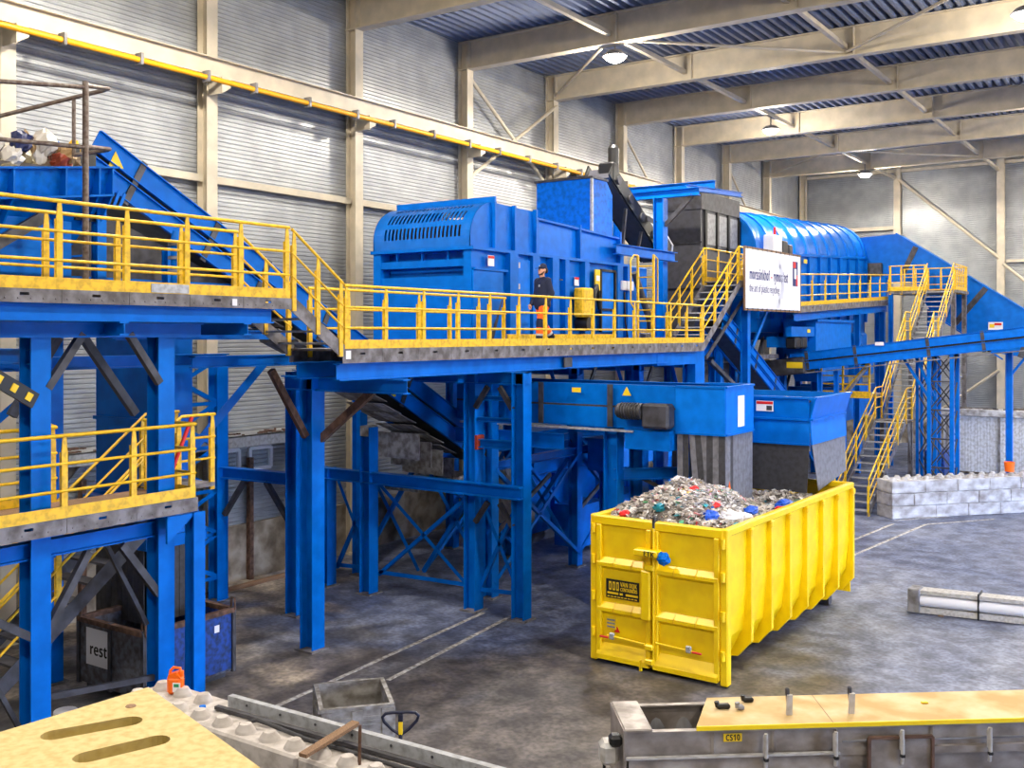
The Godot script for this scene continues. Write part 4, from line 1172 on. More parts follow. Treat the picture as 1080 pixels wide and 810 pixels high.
	fin(G.new().span(V(19.4, 5.66, z1 + 0.12), V(24.6, 5.84, z1 + 0.17)), "kick_board", "rail_yellow", t)
	fin(G.new().cbox(V(22.75, 6.65, z1 + 0.22), V(0.55, 0.75, 0.3), 0.04), "drive_guard", "rail_yellow", t, "yellow drive guard")
	fin(G.new().lathe([Vector2(0, 0), Vector2(0.18, 0), Vector2(0.18, 0.36), Vector2(0, 0.36)], V(22.75, 6.1, z1 + 0.05), Basis(V(1, 0, 0), PI / 2)), "drive_motor", "black", t)
	fin(G.new().tube([V(23.2, 6.2, z1 + 0.2), V(23.25, 6.9, z1 + 0.25), V(23.45, 7.1, z1 + 0.2), V(23.6, 6.5, z1 + 0.22)], 0.07), "hose", "black", t)
	var sc := fin(G.new().span(V(23.55, 7.0, z1 + 0.08), V(23.8, 7.55, z1 + 0.12)), "instruction_board", "hazard", t, "yellow instruction board")
	sticker(sc, V(23.67, 7.32, z1 + 0.125), V(1, 0, 0), 0.18, 0.14)
	var cb := fin(G.new().span(V(23.9, 5.9, z1 + 0.02), V(24.65, 7.5, z1 + 0.06)), "inspection_panel", "blue_light", t)
	for a in [[23.88, 5.9, 23.88, 7.55], [24.68, 5.9, 24.68, 7.55], [23.88, 7.55, 24.68, 7.55], [23.88, 6.5, 24.68, 6.5]]:
		fin(G.new().bar(V(a[0], a[1], z1 + 0.09), V(a[2], a[3], z1 + 0.09), 0.06, 0.06, V(0, 0, 1)), "panel_frame", "black", cb)
	for k in 3:
		fin(G.new().cbox(V(25.0 + k * 0.22, 7.18, z1 + 0.18), V(0.2, 0.26, 0.1), 0.02), "socket_box", "white", t)
	fin(G.new().tube([V(25.1, 7.0, z1 + 0.16), V(25.1, 6.2, z1 + 0.18), V(25.3, 5.7, z1 + 0.16)], 0.025), "cable", "black", t)
	# feed hopper on top
	var h := thing("feed_hopper", "square blue feed hopper standing on the sorting machine", "hopper", V(25.1, 8.5, 4.1))
	fin(G.new().pz(pv([24.6, 8.5, 25.8, 8.5, 25.8, 9.8, 25.45, 10.17, 24.6, 10.17]), 3.2, 5.0), "shell", "blue_worn", h)
	fin(G.new().bar(V(24.58, 10.18, 3.15), V(24.58, 10.18, 5.05), 0.08, 0.06), "rim", "steel_dark", h)
	fin(G.new().bar(V(24.55, 10.18, 5.02), V(25.45, 10.18, 5.02), 0.08, 0.06), "rim", "steel_dark", h)
	fin(G.new().bar(V(24.58, 8.55, 5.02), V(24.58, 10.15, 5.02), 0.07, 0.07), "corner_trim", "galv", h)

func hopper_tower() -> void:
	var t := thing("support_frame", "blue overhead frame with a tall post beside the black hopper conveyor", "steel frame", V(28, 5, 5))
	column(t, 28.0, 5.45, 5.6, 9.95, 0.32)
	beam(t, V(28.0, 10.05, 3.4), V(28.0, 10.05, 6.7), 0.24, 0.2)
	beam(t, V(29.9, 10.5, 2.6), V(29.9, 10.5, 6.4), 0.26, 0.2)
	beam(t, V(28.0, 10.2, 6.3), V(32.3, 10.45, 6.3), 0.16, 0.14)
	beam(t, V(24.5, 8.15, 5.82), V(28.2, 8.15, 5.82), 0.28, 0.2)
	column(t, 29.9, 3.0, 5.6, 10.4, 0.26)
	fin(G.new().bar(V(28.0, 9.1, 5.6), V(28.0, 9.95, 6.5), 0.1, 0.12), "brace", "steel_dark", t)
	fin(G.new().bar(V(28.0, 9.2, 5.3), V(28.0, 9.95, 4.0), 0.1, 0.12), "brace", "steel_dark", t)
	var c := thing("chain_conveyor", "black inclined chain conveyor dropping from the hopper to the blue tower", "conveyor", V(27, 8.4, 4.6))
	fin(G.new().bar(V(25.75, 10.45, 4.6), V(29.3, 8.25, 4.6), 0.7, 0.34), "trough", "black_box", c)
	for z in [4.2, 5.0]:
		fin(G.new().bar(V(25.7, 10.55, z), V(29.3, 8.3, z), 0.05, 0.42), "side_plate", "black", c)
	for k in 5:
		fin(G.new().lathe([Vector2(0, 0), Vector2(0.13, 0), Vector2(0.13, 0.06), Vector2(0, 0.06)], V(26.1 + k * 0.75, 10.28 - k * 0.465, 5.03), Basis(V(1, 0, 0), PI / 2)), "roller", "steel_dark", c)
	fin(G.new().cbox(V(25.95, 10.5, 4.8), V(0.4, 0.55, 0.5), 0.05), "head_drive", "black", c)
	fin(G.new().lathe([Vector2(0, 0), Vector2(0.16, 0), Vector2(0.16, 0.5), Vector2(0.1, 0.6), Vector2(0, 0.6)], V(26.05, 10.7, 4.9)), "motor", "black", c)
	fin(G.new().lathe([Vector2(0, 0), Vector2(0.36, 0), Vector2(0.36, 0.3), Vector2(0, 0.3)], V(28.9, 8.55, 4.9), Basis(V(1, 0, 0), PI / 2)), "tail_drum", "black", c)
	fin(G.new().tube([V(28.7, 8.9, 5.3), V(29.05, 8.6, 5.35), V(29.1, 8.4, 5.3)], 0.03), "hose", "paper", c)
	for x in [26.6, 27.6]:
		fin(G.new().bar(V(x, 8.4, 4.9), V(x + 0.2, 9.9 - (x - 26.0) * 0.6, 4.9), 0.08, 0.08), "stay", "steel_dark", c)
	var b := thing("hopper_box", "tall black steel box with grey window panels beside the upper stair", "hopper", V(33.6, 5.4, 4.3))
	fin(G.new().span(V(32.0, 7.4, 3.3), V(35.3, 10.6, 5.0)), "shell", "black_box", b)
	fin(G.new().px(pv([3.3, 7.4, 5.0, 7.4, 4.7, 6.0, 3.6, 6.0]), 32.1, 35.0), "cone", "black_box", b)
	fin(G.new().span(V(31.95, 10.05, 3.25), V(35.35, 10.65, 5.05)), "top_band", "steel_dark", b)
	fin(G.new().span(V(31.95, 8.9, 3.25), V(32.02, 8.96, 5.05)), "seam", "steel_dark", b)
	for k in 3:
		var w := fin(G.new().span(V(32.45 + k * 1.0, 8.9, 5.0), V(33.2 + k * 1.0, 9.95, 5.03)), "window_panel", "window_grey", b)
	for k in 4:
		fin(G.new().span(V(32.25 + k * 1.0, 8.7, 5.0), V(32.4 + k * 1.0, 10.05, 5.08)), "mullion", "black", b)
	for k in 5:
		fin(G.new().span(V(31.96, 7.5 + k * 0.3, 4.98), V(32.06, 7.56 + k * 0.3, 5.06)), "bolt_strip", "steel_grey", b)
	# yellow ladder
	var l := thing("ladder", "yellow ladder with hooped stiles rising above the gangway rail", "ladder", V(25.2, 5.6, 6.3))
	for z in [6.12, 6.6]:
		fin(G.new().bar(V(25.2, 5.6, z), V(25.2, 8.0, z), 0.07, 0.05, V(0, 0, 1)), "stile", "rail_yellow", l)
	for k in 7:
		fin(G.new().tube([V(25.2, 5.9 + k * 0.3, 6.12), V(25.2, 5.9 + k * 0.3, 6.6)], 0.018, 6), "rung", "rail_yellow", l)
	fin(G.new().tube([V(25.2, 8.0, 6.12), V(25.0, 8.0, 6.1), V(24.85, 7.85, 6.08), V(24.85, 6.7, 6.08), V(25.0, 6.55, 6.1)], 0.022, 6), "hoop", "rail_yellow", l)
	fin(G.new().tube([V(25.2, 8.0, 6.6), V(25.4, 7.9, 6.62), V(25.4, 6.7, 6.62)], 0.022, 6), "hoop", "rail_yellow", l)
	# low box behind the ladder
	var q := thing("control_cabinet", "dark blue cabinet and grey pipe between sorting machine and stair", "cabinet", V(26.4, 5.6, 5))
	fin(G.new().cbox(V(26.6, 6.7, 4.6), V(1.6, 2.2, 1.4), 0.03), "cabinet_body", "blue", q)
	fin(G.new().tube([V(26.2, 7.6, 5.5), V(27.0, 6.2, 5.6), V(27.05, 5.7, 5.6)], 0.1), "pipe", "steel_dark", q)
	fin(G.new().cbox(V(26.3, 5.75, 5.8), V(0.3, 0.3, 0.25), 0.05), "pump", "steel_grey", q)

func drum_machine() -> void:
	var t := thing("drum_screen", "long blue drum screen under a ribbed half-round hood behind the banner", "machine", V(42, 5.4, 4.1))
	var x0 := 35.5; var x1 := 49.6; var zc := 4.0; var r := 1.66
	var rise := 0.047
	var Y := func(x: float) -> float: return 8.78 + (x - 35.8) * rise
	var n := 10
	for k in n:
		var xa := x0 + (x1 - x0) * k / n
		var xb := x0 + (x1 - x0) * (k + 1) / n
		var A := []
		var B := []
		for i in 15:
			var an := PI * i / 14.0
			A.append(V(xa, Y.call(xa) + r * sin(an), zc + r * cos(an)))
			B.append(V(xb, Y.call(xb) + r * sin(an), zc + r * cos(an)))
		fin(G.new().strip(A, B), "hood_panel", "blue_gloss", t)
		fin(G.new().span(V(xa + 0.08, 6.4, zc + r - 0.04), V(xb - 0.02, Y.call(xa), zc + r)), "side_panel", "blue", t)
	for k in n + 1:
		var xa := x0 + (x1 - x0) * k / n
		var rr := []
		for i in 15:
			var an := PI * i / 14.0
			rr.append(V(xa, Y.call(xa) + (r + 0.05) * sin(an), zc + (r + 0.05) * cos(an)))
		var g := G.new()
		var a0 := []; var a1 := []; var b0 := []; var b1 := []
		for p in rr:
			a0.append(p + V(-0.16, 0, 0)); a1.append(p + V(0.16, 0, 0))
			var inner := V(p.x, p.y, p.z).lerp(V(xa, Y.call(xa), zc), 0.07)
			b0.append(inner + V(-0.16, 0, 0)); b1.append(inner + V(0.16, 0, 0))
		g.strip(a0, a1).strip(a0, b0).strip(a1, b1)
		fin(g, "hood_rib", "blue", t)
		fin(G.new().span(V(xa - 0.1, 6.4, zc + r), V(xa + 0.1, Y.call(xa), zc + r + 0.12)), "side_rib", "blue", t)
	fin(G.new().bar(V(x0, Y.call(x0), zc + r + 0.06), V(x1, Y.call(x1), zc + r + 0.06), 0.16, 0.1), "eave_flange", "blue", t)
	for x in [x0 - 0.02, x1 + 0.02]:
		var pl := PackedVector2Array()
		for i in 15:
			var an := PI * i / 14.0
			pl.append(Vector2(zc + (r + 0.03) * cos(an), Y.call(x) + (r + 0.03) * sin(an)))
		pl.append(Vector2(zc - r, 6.4)); pl.append(Vector2(zc + r, 6.4))
		fin(G.new().px(pl, x - 0.03, x + 0.03), "end_plate", "blue", t)
	fin(G.new().span(V(x0, 5.9, zc - r), V(x1, 6.4, zc + r)), "bed_frame", "blue", t)
	sticker(t, V(40.5, 8.75, zc + r + 0.13), V(1, 0, 0), 0.4, 0.16, "hazard")
	# grey cabinet with dark doors on the drum platform
	var c := thing("control_cabinet", "light grey control cabinet with red beacon above the banner", "cabinet", V(36.6, 7.4, 5.9))
	fin(G.new().cbox(V(36.3, 8.85, 5.95), V(0.9, 1.2, 0.4), 0.03), "cabinet_body", "white", c)
	fin(G.new().cbox(V(37.15, 8.75, 5.95), V(0.55, 1.1, 0.38), 0.03), "dark_door", "black", c)
	fin(G.new().cbox(V(37.75, 8.7, 5.95), V(0.4, 1.0, 0.38), 0.03), "dark_door", "steel_dark", c)
	fin(G.new().lathe([Vector2(0, 0), Vector2(0.05, 0), Vector2(0.05, 0.3), Vector2(0, 0.34)], V(36.5, 9.45, 5.95)), "beacon", "red", c)
	fin(G.new().span(V(36.0, 7.0, 5.8), V(38.0, 8.3, 6.1)), "stand", "steel_grey", c)
	# gangway along the drum, rising with it
	var w := thing("gangway_platform", "rising gangway along the blue drum screen", "platform", V(42, 6.6, 6.6))
	var a := V(35.3, 6.82, 6.62)
	var b := V(48.0, 7.40, 6.62)
	deck(w, a, b, 1.25, 0.24, [1])
	beam(w, a + V(0, -0.4, 0.45), b + V(0, -0.4, 0.45), 0.26, 0.16)
	for x in [43.5, 47.5]:
		column(w, x, 7.0, 0.0, 6.35 + (x - 35.3) * 0.046, 0.24)
	railing([V(35.35, 6.82, 7.22), V(47.9, 7.40, 7.22)], "yellow guard rail along the gangway in front of the ribbed drum hood", "", {"spacing": 1.55, "h": 1.12})
	# housing and hoppers below the drum
	var h := thing("discharge_hopper", "bright blue square hopper hanging below the drum gangway", "hopper", V(40, 5, 6.5))
	fin(G.new().span(V(38.0, 5.1, 5.75), V(42.6, 6.35, 7.0)), "shell", "blue_light", h)
	fin(G.new().span(V(37.9, 6.3, 5.7), V(42.7, 6.4, 7.1)), "rim", "blue", h)
	fin(G.new().pz(pv([38.2, 5.1, 42.6, 5.1, 41.6, 4.0, 39.2, 4.0]), 5.8, 6.9), "cone", "blue", h)
	fin(G.new().span(V(36.2, 5.35, 5.75), V(38.0, 5.74, 6.7)), "side_chute", "blue", h)
	var f := thing("support_frame", "blue legs and beams under the drum screen", "steel frame", V(42, 0, 4))
	for x in [34.6, 38.6, 42.6, 46.6, 49.2]:
		for z in [2.6, 5.5]:
			column(f, x, z, 0, 5.9, 0.28)
		beam(f, V(x, 5.75, 2.5), V(x, 5.75, 5.7), 0.28, 0.2)
		beam(f, V(x, 3.3, 2.5), V(x, 3.3, 5.7), 0.22, 0.16)
	for i in 3:
		xbrace(f, 34.6 + i * 4, 5.5, 38.6 + i * 4, 5.5, 0.4, 3.2, 0.1)
		beam(f, V(34.6 + i * 4, 3.3, 5.5), V(38.6 + i * 4, 3.3, 5.5), 0.22, 0.16)
		brace(f, V(34.8 + i * 4, 3.5, 5.6), V(36.4 + i * 4, 5.7, 5.6), 0.12, "steel_dark")
	var bm := thing("drum_drive", "cluster of blue gear housings with dark motors under the drum", "machine", V(45.5, 3, 6))
	for q in [[44.0, 5.2, 6.2, 0.9], [45.6, 4.6, 6.4, 1.1], [46.8, 5.5, 6.0, 0.8], [43.4, 4.2, 6.0, 1.0]]:
		fin(G.new().cbox(V(q[0], q[1], q[2]), V(q[3] * 1.3, q[3], q[3]), 0.08), "gear_housing", "blue", bm)
	for q in [[44.8, 5.6, 6.6], [46.2, 5.0, 6.9]]:
		fin(G.new().lathe([Vector2(0, 0), Vector2(0.28, 0), Vector2(0.28, 0.8), Vector2(0.2, 0.9), Vector2(0, 0.9)], V(q[0], q[1], q[2]), Basis(V(0, 0, 1), PI / 2)), "motor", "blue", bm)
	fin(G.new().span(V(43, 2.2, 5.6), V(48, 3.6, 6.6)), "base_box", "blue", bm)
	# inclined conveyor under the banner
	var ic := thing("inclined_conveyor", "blue conveyor sloping down behind the banner post", "conveyor", V(40, 2.6, 3.6))
	conveyor(ic, V(29.4, 6.25, 6.55), V(36.4, 2.9, 6.55), 0.6, 0.6, [0.15, 0.4, 0.65, 0.9])
	var ds := thing("service_deck", "small grey service deck with dark machinery below the banner", "platform", V(33, 4.9, 6))
	fin(G.new().span(V(31.2, 4.95, 5.0), V(36.5, 5.1, 6.1)), "grating", "edge_grey", ds)
	fin(G.new().span(V(35.4, 5.75, 6.75), V(38.0, 6.1, 6.95)), "blue_beam", "blue", ds)
	for k in 2:
		fin(G.new().cbox(V(35.9 + k * 0.7, 5.52, 6.85), V(0.55, 0.42, 0.4), 0.06), "gear_unit", "black", ds)
	sticker(ds, V(37.3, 5.95, 6.956), V(1, 0, 0), 0.35, 0.12, "hazard")
	for x in [31.6, 33.4]:
		fin(G.new().hb(V(x, 0, 5.6), V(x, 4.95, 5.6), 0.22, 0.22, V(0, 0, 1)), "leg", "blue", ds)
	brace(ds, V(31.4, 4.8, 6.0), V(33.4, 3.2, 6.0), 0.14, "steel_dark")
	brace(ds, V(31.6, 5.1, 6.9), V(33.5, 6.8, 6.9), 0.14)
	for k in 8:
		fin(G.new().span(V(31.3 + k * 0.6, 3.0 - k * 0.03, 4.8), V(31.85 + k * 0.6, 4.8, 4.85)), "dark_panel", "steel_dark" if k % 2 else "shingle", ds)
func right_stairs() -> void:
	var t := thing("staircase", "tall grey stair with yellow handrails and landings beside the concrete block wall", "stairs", V(33.4, 0, 9.6))
	var pts := [[33.4, 0.0], [38.5, 2.70], [39.4, 2.70], [43.0, 5.55], [43.9, 5.55], [46.9, 7.72]]
	for i in [0, 2, 4]:
		flight(t, V(pts[i][0], pts[i][1], 9.6), V(pts[i + 1][0], pts[i + 1][1], 9.6), 1.05, roundi((pts[i + 1][1] - pts[i][1]) / 0.21))
	for i in [1, 3]:
		fin(G.new().span(V(pts[i][0], pts[i][1] - 0.06, 9.05), V(pts[i + 1][0], pts[i][1], 10.15)), "landing", "edge_grey", t)
	for z in [9.06, 10.14]:
		var q := []
		for p in pts:
			q.append(V(p[0], p[1] + 0.08, z))
		railing(q, "", "", {"toe": false, "spacing": 1.25, "h": 1.1}, t)
	for a in [[39.2, 2.6], [43.7, 5.45]]:
		for z in [9.1, 10.1]:
			fin(G.new().hb(V(a[0], 0, z), V(a[0], a[1], z), 0.14, 0.14, V(0, 0, 1)), "leg", "edge_grey", t)
	fin(G.new().pz(pv([38.6, 2.6, 39.3, 2.6, 39.15, 1.2]), 10.1, 10.13), "gusset", "steel_grey", t)
	# top platform
	var p := thing("gangway_platform", "small high platform at the top of the tall stair", "platform", V(48, 7.6, 9))
	fin(G.new().span(V(46.9, 7.62, 7.4), V(49.6, 7.74, 10.25)), "grating", "edge_grey", p)
	fin(G.new().span(V(46.86, 7.74, 7.4), V(46.9, 7.92, 9.0)), "toe_plate", "rail_yellow", p)
	for a in [[47.0, 7.5], [47.0, 10.1], [49.4, 10.1]]:
		fin(G.new().hb(V(a[0], 0, a[1]), V(a[0], 7.62, a[1]), 0.18, 0.18, V(0, 0, 1)), "leg", "edge_grey" if a[1] > 9 else "blue", p)
	railing([V(46.92, 7.74, 9.0), V(46.92, 7.74, 7.45), V(47.9, 7.42, 7.25)], "yellow guard rail on the drum side of the stair's top platform", "", {"spacing": 0.45, "h": 1.1})
	railing([V(46.95, 7.74, 10.2), V(49.5, 7.74, 10.2)], "yellow guard rail on the outer side of the stair's top platform", "", {"spacing": 0.5, "h": 1.1})
	railing([V(49.5, 7.74, 10.2), V(49.5, 7.74, 7.45)], "yellow guard rail at the rear of the stair's top platform", "", {"spacing": 0.6, "h": 1.1})
	# small yellow-railed stage under the far conveyor
	var s := thing("gangway_platform", "small yellow-framed stage behind the tall stair, below the far conveyor", "platform", V(38.6, 3.6, 8.2))
	fin(G.new().span(V(38.0, 3.5, 7.2), V(40.0, 3.62, 9.0)), "grating", "edge_grey", s)
	fin(G.new().span(V(37.96, 3.5, 7.2), V(38.0, 3.75, 9.0)), "toe_plate", "rail_yellow", s)
	for z in [7.2, 8.0, 8.95]:
		fin(G.new().bar(V(38.0, 3.6, z), V(38.0, 4.75, z), 0.09, 0.06), "post", "rail_yellow", s)
	for y in [4.75, 4.3, 4.0]:
		fin(G.new().bar(V(38.0, y, 7.2), V(38.0, y, 8.95), 0.05, 0.05), "rail", "rail_yellow", s)
	fin(G.new().bar(V(38.02, 3.75, 8.1), V(38.02, 4.7, 8.9), 0.04, 0.16), "diagonal", "rail_yellow", s)
	for z in [7.3, 8.9]:
		fin(G.new().hb(V(39.6, 0, z), V(39.6, 3.5, z), 0.18, 0.18, V(0, 0, 1)), "leg", "blue", s)

func conveyors() -> void:
	# level outfeed conveyor with rubber curtain over the near end of the container
	var t := thing("outfeed_conveyor", "blue outfeed conveyor with gear motor and rubber curtain over the waste heap", "conveyor", V(19.5, 3.9, 7))
	var xa := 18.78; var xb := 20.25
	for x in [xa, xb]:
		var s := -1.0 if x == xa else 1.0
		fin(G.new().ub(V(x, 4.58, 4.75), V(x, 4.58, 10.35), 0.44, 0.09 * -s), "side_plate", "blue", t)
		fin(G.new().ub(V(x, 4.12, 4.75), V(x, 4.12, 10.35), 0.40, 0.09 * -s), "side_plate", "blue", t)
		for z in [5.1, 7.1, 8.8]:
			fin(G.new().span(V(x + 0.1 * s, 3.92, z - 0.06), V(x + 0.07 * s, 4.8, z + 0.06)), "strap", "steel_dark", t)
	fin(G.new().span(V(xa, 4.32, 4.75), V(xb, 4.36, 10.4)), "belt", "rubber", t)
	fin(G.new().span(V(xa, 3.9, 4.75), V(xb, 3.94, 10.3)), "bottom_plate", "blue", t)
	# head box
	for a in [[xa - 0.02, 10.25, xa + 0.02, 11.3], [xb - 0.02, 10.25, xb + 0.02, 11.3]]:
		fin(G.new().pz(pv([a[0], 3.88, a[2], 3.88, a[2], 4.8, a[0], 4.8]), 10.25, 11.3), "head_plate", "blue_light", t)
	fin(G.new().span(V(xa, 3.88, 11.27), V(xb, 4.8, 11.31)), "front_plate", "blue_light", t, "scuffed pale blue front plate")
	for a in [[xa, 10.25, xa, 11.3], [xa, 11.3, xb, 11.3], [xb, 11.3, xb, 10.25]]:
		for y in [4.8, 3.87]:
			fin(G.new().bar(V(a[0], y, a[1]), V(a[2], y, a[3]), 0.08, 0.04), "flange", "blue", t)
	fin(G.new().lathe([Vector2(0, 0), Vector2(0.28, 0), Vector2(0.28, 1.4), Vector2(0, 1.4)], V(xa + 0.02, 4.32, 10.5), Basis(V(0, 0, 1), -PI / 2)), "head_drum", "rubber", t)
	sticker(t, V(19.55, 4.3, 11.318), V(1, 0, 0), 0.34, 0.62, "paper", "paper_sheet")
	var gm := fin(G.new().lathe([Vector2(0, 0), Vector2(0.17, 0), Vector2(0.17, 0.05), Vector2(0.15, 0.07), Vector2(0.15, 0.55), Vector2(0.11, 0.6), Vector2(0, 0.6)], V(xa - 0.26, 4.28, 9.65), Basis(V(1, 0, 0), -PI / 2)), "gear_motor", "steel_dark", t)
	for k in 7:
		fin(G.new().lathe([Vector2(0.15, 0), Vector2(0.175, 0), Vector2(0.175, 0.02), Vector2(0.15, 0.02)], V(xa - 0.26, 4.28, 9.55 - k * 0.06), Basis(V(1, 0, 0), -PI / 2)), "cooling_fin", "steel_dark", gm)
	fin(G.new().cbox(V(xa - 0.2, 4.2, 9.95), V(0.34, 0.5, 0.6), 0.05), "gear_box", "steel_dark", t)
	fin(G.new().prism(pv([-0.1, -0.08, 0.1, -0.08, 0, 0.1]), V(xa - 0.1, 4.66, 9.2), V(xa - 0.115, 4.66, 9.2)), "warning_sign", "hazard", t)
	sticker(t, V(xa - 0.1, 4.66, 8.0), V(0, 0, 1), 0.22, 0.1, "hazard")
	fin(G.new().bar(V(xa - 0.15, 3.86, 5.0), V(xa - 0.15, 3.86, 9.4), 0.14, 0.04), "ledge", "galv", t)
	fin(G.new().ub(V(xa - 0.1, 3.55, 7.7), V(xa - 0.1, 3.55, 4.8), 0.34, 0.1), "support_rail", "blue", t)
	for a in [[18.95, 8.75], [20.1, 8.75]]:
		fin(G.new().hb(V(a[0], 0, a[1]), V(a[0], 3.88, a[1]), 0.32, 0.3, V(0, 0, 1)), "leg", "blue", t)
		fin(G.new().span(V(a[0] - 0.2, 0, a[1] - 0.2), V(a[0] + 0.2, 0.03, a[1] + 0.2)), "base_plate", "edge_grey", t)
	for z in [9.85]:
		fin(G.new().hb(V(20.0, 2.0, z), V(20.0, 3.88, z), 0.2, 0.2, V(0, 0, 1)), "leg", "blue", t)
	fin(G.new().span(V(18.6, 3.5, 9.2), V(20.2, 3.9, 10.2)), "cross_head", "blue", t)
	beam(t, V(18.95, 2.9, 8.75), V(20.0, 2.9, 9.85), 0.24, 0.16)
	fin(G.new().bar(V(20.0, 2.4, 9.7), V(19.3, 2.9, 9.0), 0.08, 0.08), "brace", "steel_dark", t)
	# curtain strips
	var cols := ["rubber_grey", "rubber"]
	for k in 8:
		var z := 10.28 + k * 0.126
		var lean := 0.0 if k != 2 and k != 3 else 0.14
		fin(G.new().plate4([V(xa, 3.86, z), V(xa, 3.86, z + 0.12), V(xa - lean * 0.3, 2.45, z + 0.12 + lean), V(xa - lean * 0.3, 2.45, z + lean)], V(0.01, 0, 0)), "curtain_strip", cols[k % 2], t)
	for k in 11:
		var x := xa + 0.03 + k * 0.131
		fin(G.new().span(V(x, 2.35 + 0.04 * (k % 3), 11.28), V(x + 0.122, 3.86, 11.29)), "curtain_strip", cols[(k / 2) % 2] if k < 3 else "rubber_grey", t)
	for k in 6:
		fin(G.new().span(V(xb - 0.01, 2.4, 10.3 + k * 0.165), V(xb, 3.86, 10.45 + k * 0.165)), "curtain_strip", "rubber", t)
	fin(G.new().prism(pv([-0.07, -0.1, 0.07, -0.1, 0, 0.1]), V(19.0, 2.85, 11.292), V(19.0, 2.85, 11.3)), "orange_sticker", "orange_can", t)
	# second outfeed with flared hopper and rubber aprons
	var h := thing("outfeed_conveyor", "blue flared outfeed hopper with black rubber aprons over the container's far end", "conveyor", V(22.4, 3.5, 10))
	var ya := 3.52; var yb := 4.5; var x0 := 21.25; var x1 := 23.7; var z1 := 12.15
	fin(G.new().plate4([V(x0, 4.05, 6.5), V(x0, 4.05, z1), V(x0 - 0.06, yb, z1), V(x0 - 0.06, yb, 6.5)], V(0.03, 0, 0)), "side_plate", "blue", h)
	fin(G.new().plate4([V(x0 - 0.03, ya, 6.5), V(x0 - 0.03, ya, z1 + 0.02), V(x0 + 0.02, 4.05, z1), V(x0 + 0.02, 4.05, 6.5)], V(0.03, 0, 0)), "side_plate", "blue", h)
	fin(G.new().plate4([V(x1, ya, 6.5), V(x1, ya, z1), V(x1 + 0.06, yb, z1), V(x1 + 0.06, yb, 6.5)], V(-0.03, 0, 0)), "side_plate", "blue", h)
	fin(G.new().plate4([V(x0, 4.02, z1), V(x1, 4.02, z1), V(x1 + 0.06, yb, z1 + 0.14), V(x0 - 0.06, yb, z1 + 0.14)], V(0, 0, 0.03)), "front_plate", "blue_light", h)
	fin(G.new().plate4([V(x0, ya, z1 + 0.04), V(x1, ya, z1 + 0.04), V(x1, 4.05, z1), V(x0, 4.05, z1)], V(0, 0, 0.03)), "front_plate", "blue_light", h)
	for a in [[x0 - 0.06, yb, 6.5, x0 - 0.06, yb, z1 + 0.14], [x0 - 0.06, yb, z1 + 0.14, x1 + 0.06, yb, z1 + 0.14], [x0, 4.04, 6.5, x0, 4.04, z1], [x0, 4.04, z1 + 0.03, x1, 4.04, z1 + 0.03], [x0, ya, 6.5, x0, ya, z1]]:
		fin(G.new().bar(V(a[0], a[1], a[2]), V(a[3], a[4], a[5]), 0.09, 0.04), "flange", "blue", h)
	fin(G.new().span(V(x0, 4.25, 6.5), V(x1, 4.29, 11.4)), "belt", "rubber", h)
	for z in [7.0, 9.0, 10.9]:
		fin(G.new().span(V(x0 - 0.1, ya, z - 0.04), V(x0, yb - 0.04, z + 0.04)), "rib", "blue", h)
	fin(G.new().plate4([V(x0 - 0.01, 2.5, 9.0), V(x0 - 0.01, 2.5, z1 - 0.05), V(x0 + 0.01, ya, z1), V(x0 + 0.01, ya, 9.0)], V(0.012, 0, 0)), "rubber_apron", "rubber", h)
	fin(G.new().plate4([V(x0 + 0.05, ya, z1 + 0.03), V(x1, ya, z1 + 0.03), V(x1 - 0.05, 2.72, z1 + 0.06), V(x0 + 0.3, 2.52, z1 + 0.09)], V(0, 0, 0.012)), "rubber_apron", "rubber_grey", h)
	var st := V(x0 - 0.05, 4.3, 11.2)
	sticker(h, st, V(0, 0, 1), 0.38, 0.22)
	sticker(h, st + V(-0.006, 0.07, 0), V(0, 0, 1), 0.36, 0.06, "red")
	sticker(h, st + V(-0.006, -0.04, 0.1), V(0, 0, 1), 0.12, 0.1, "steel_dark")
	for a in [[21.5, 8.6], [23.4, 8.6]]:
		fin(G.new().hb(V(a[0], 0, a[1]), V(a[0], ya, a[1]), 0.26, 0.26, V(0, 0, 1)), "leg", "blue", h)
	# far conveyor crossing above the tall stair
	var f := thing("crossing_conveyor", "long pale blue conveyor passing over the tall stair towards the hall's open side", "conveyor", V(37.4, 4, 11))
	conveyor(f, V(37.4, 4.78, 6.4), V(37.4, 6.05, 16.6), 0.9, 0.66, [0.06, 0.23, 0.47, 0.64, 0.82], true, "blue_light")
	var tb := fin(G.new().cbox(V(37.4, 4.62, 6.2), V(1.2, 0.62, 1.5), 0.05, Basis(V(1, 0, 0), -0.12)), "tail_box", "steel_dark", f, "dark grey tail box")
	sticker(tb, V(36.78, 4.7, 6.6), V(0, 0, 1), 0.6, 0.22, "hazard")
	sticker(f, V(36.84, 5.5, 9.6), V(0, 0, 1), 0.3, 0.12)
	fin(G.new().bar(V(37.4, 4.3, 6.0), V(37.4, 5.6, 16.6), 0.96, 0.04), "belly_pan", "steel_grey", f)
	for z in [8.0, 7.4]:
		fin(G.new().hb(V(37.2, 0, z), V(37.2, 4.5, z), 0.16, 0.16, V(0, 0, 1)), "leg", "blue_light", f)
	brace(f, V(37.1, 3.4, 8.2), V(37.1, 4.7, 9.2), 0.1, "steel_grey")
	# lattice legs
	var lt := thing("lattice_tower", "slim lattice tower with blue legs and dark diagonals under the crossing conveyor", "steel frame", V(37.4, 0, 11.5))
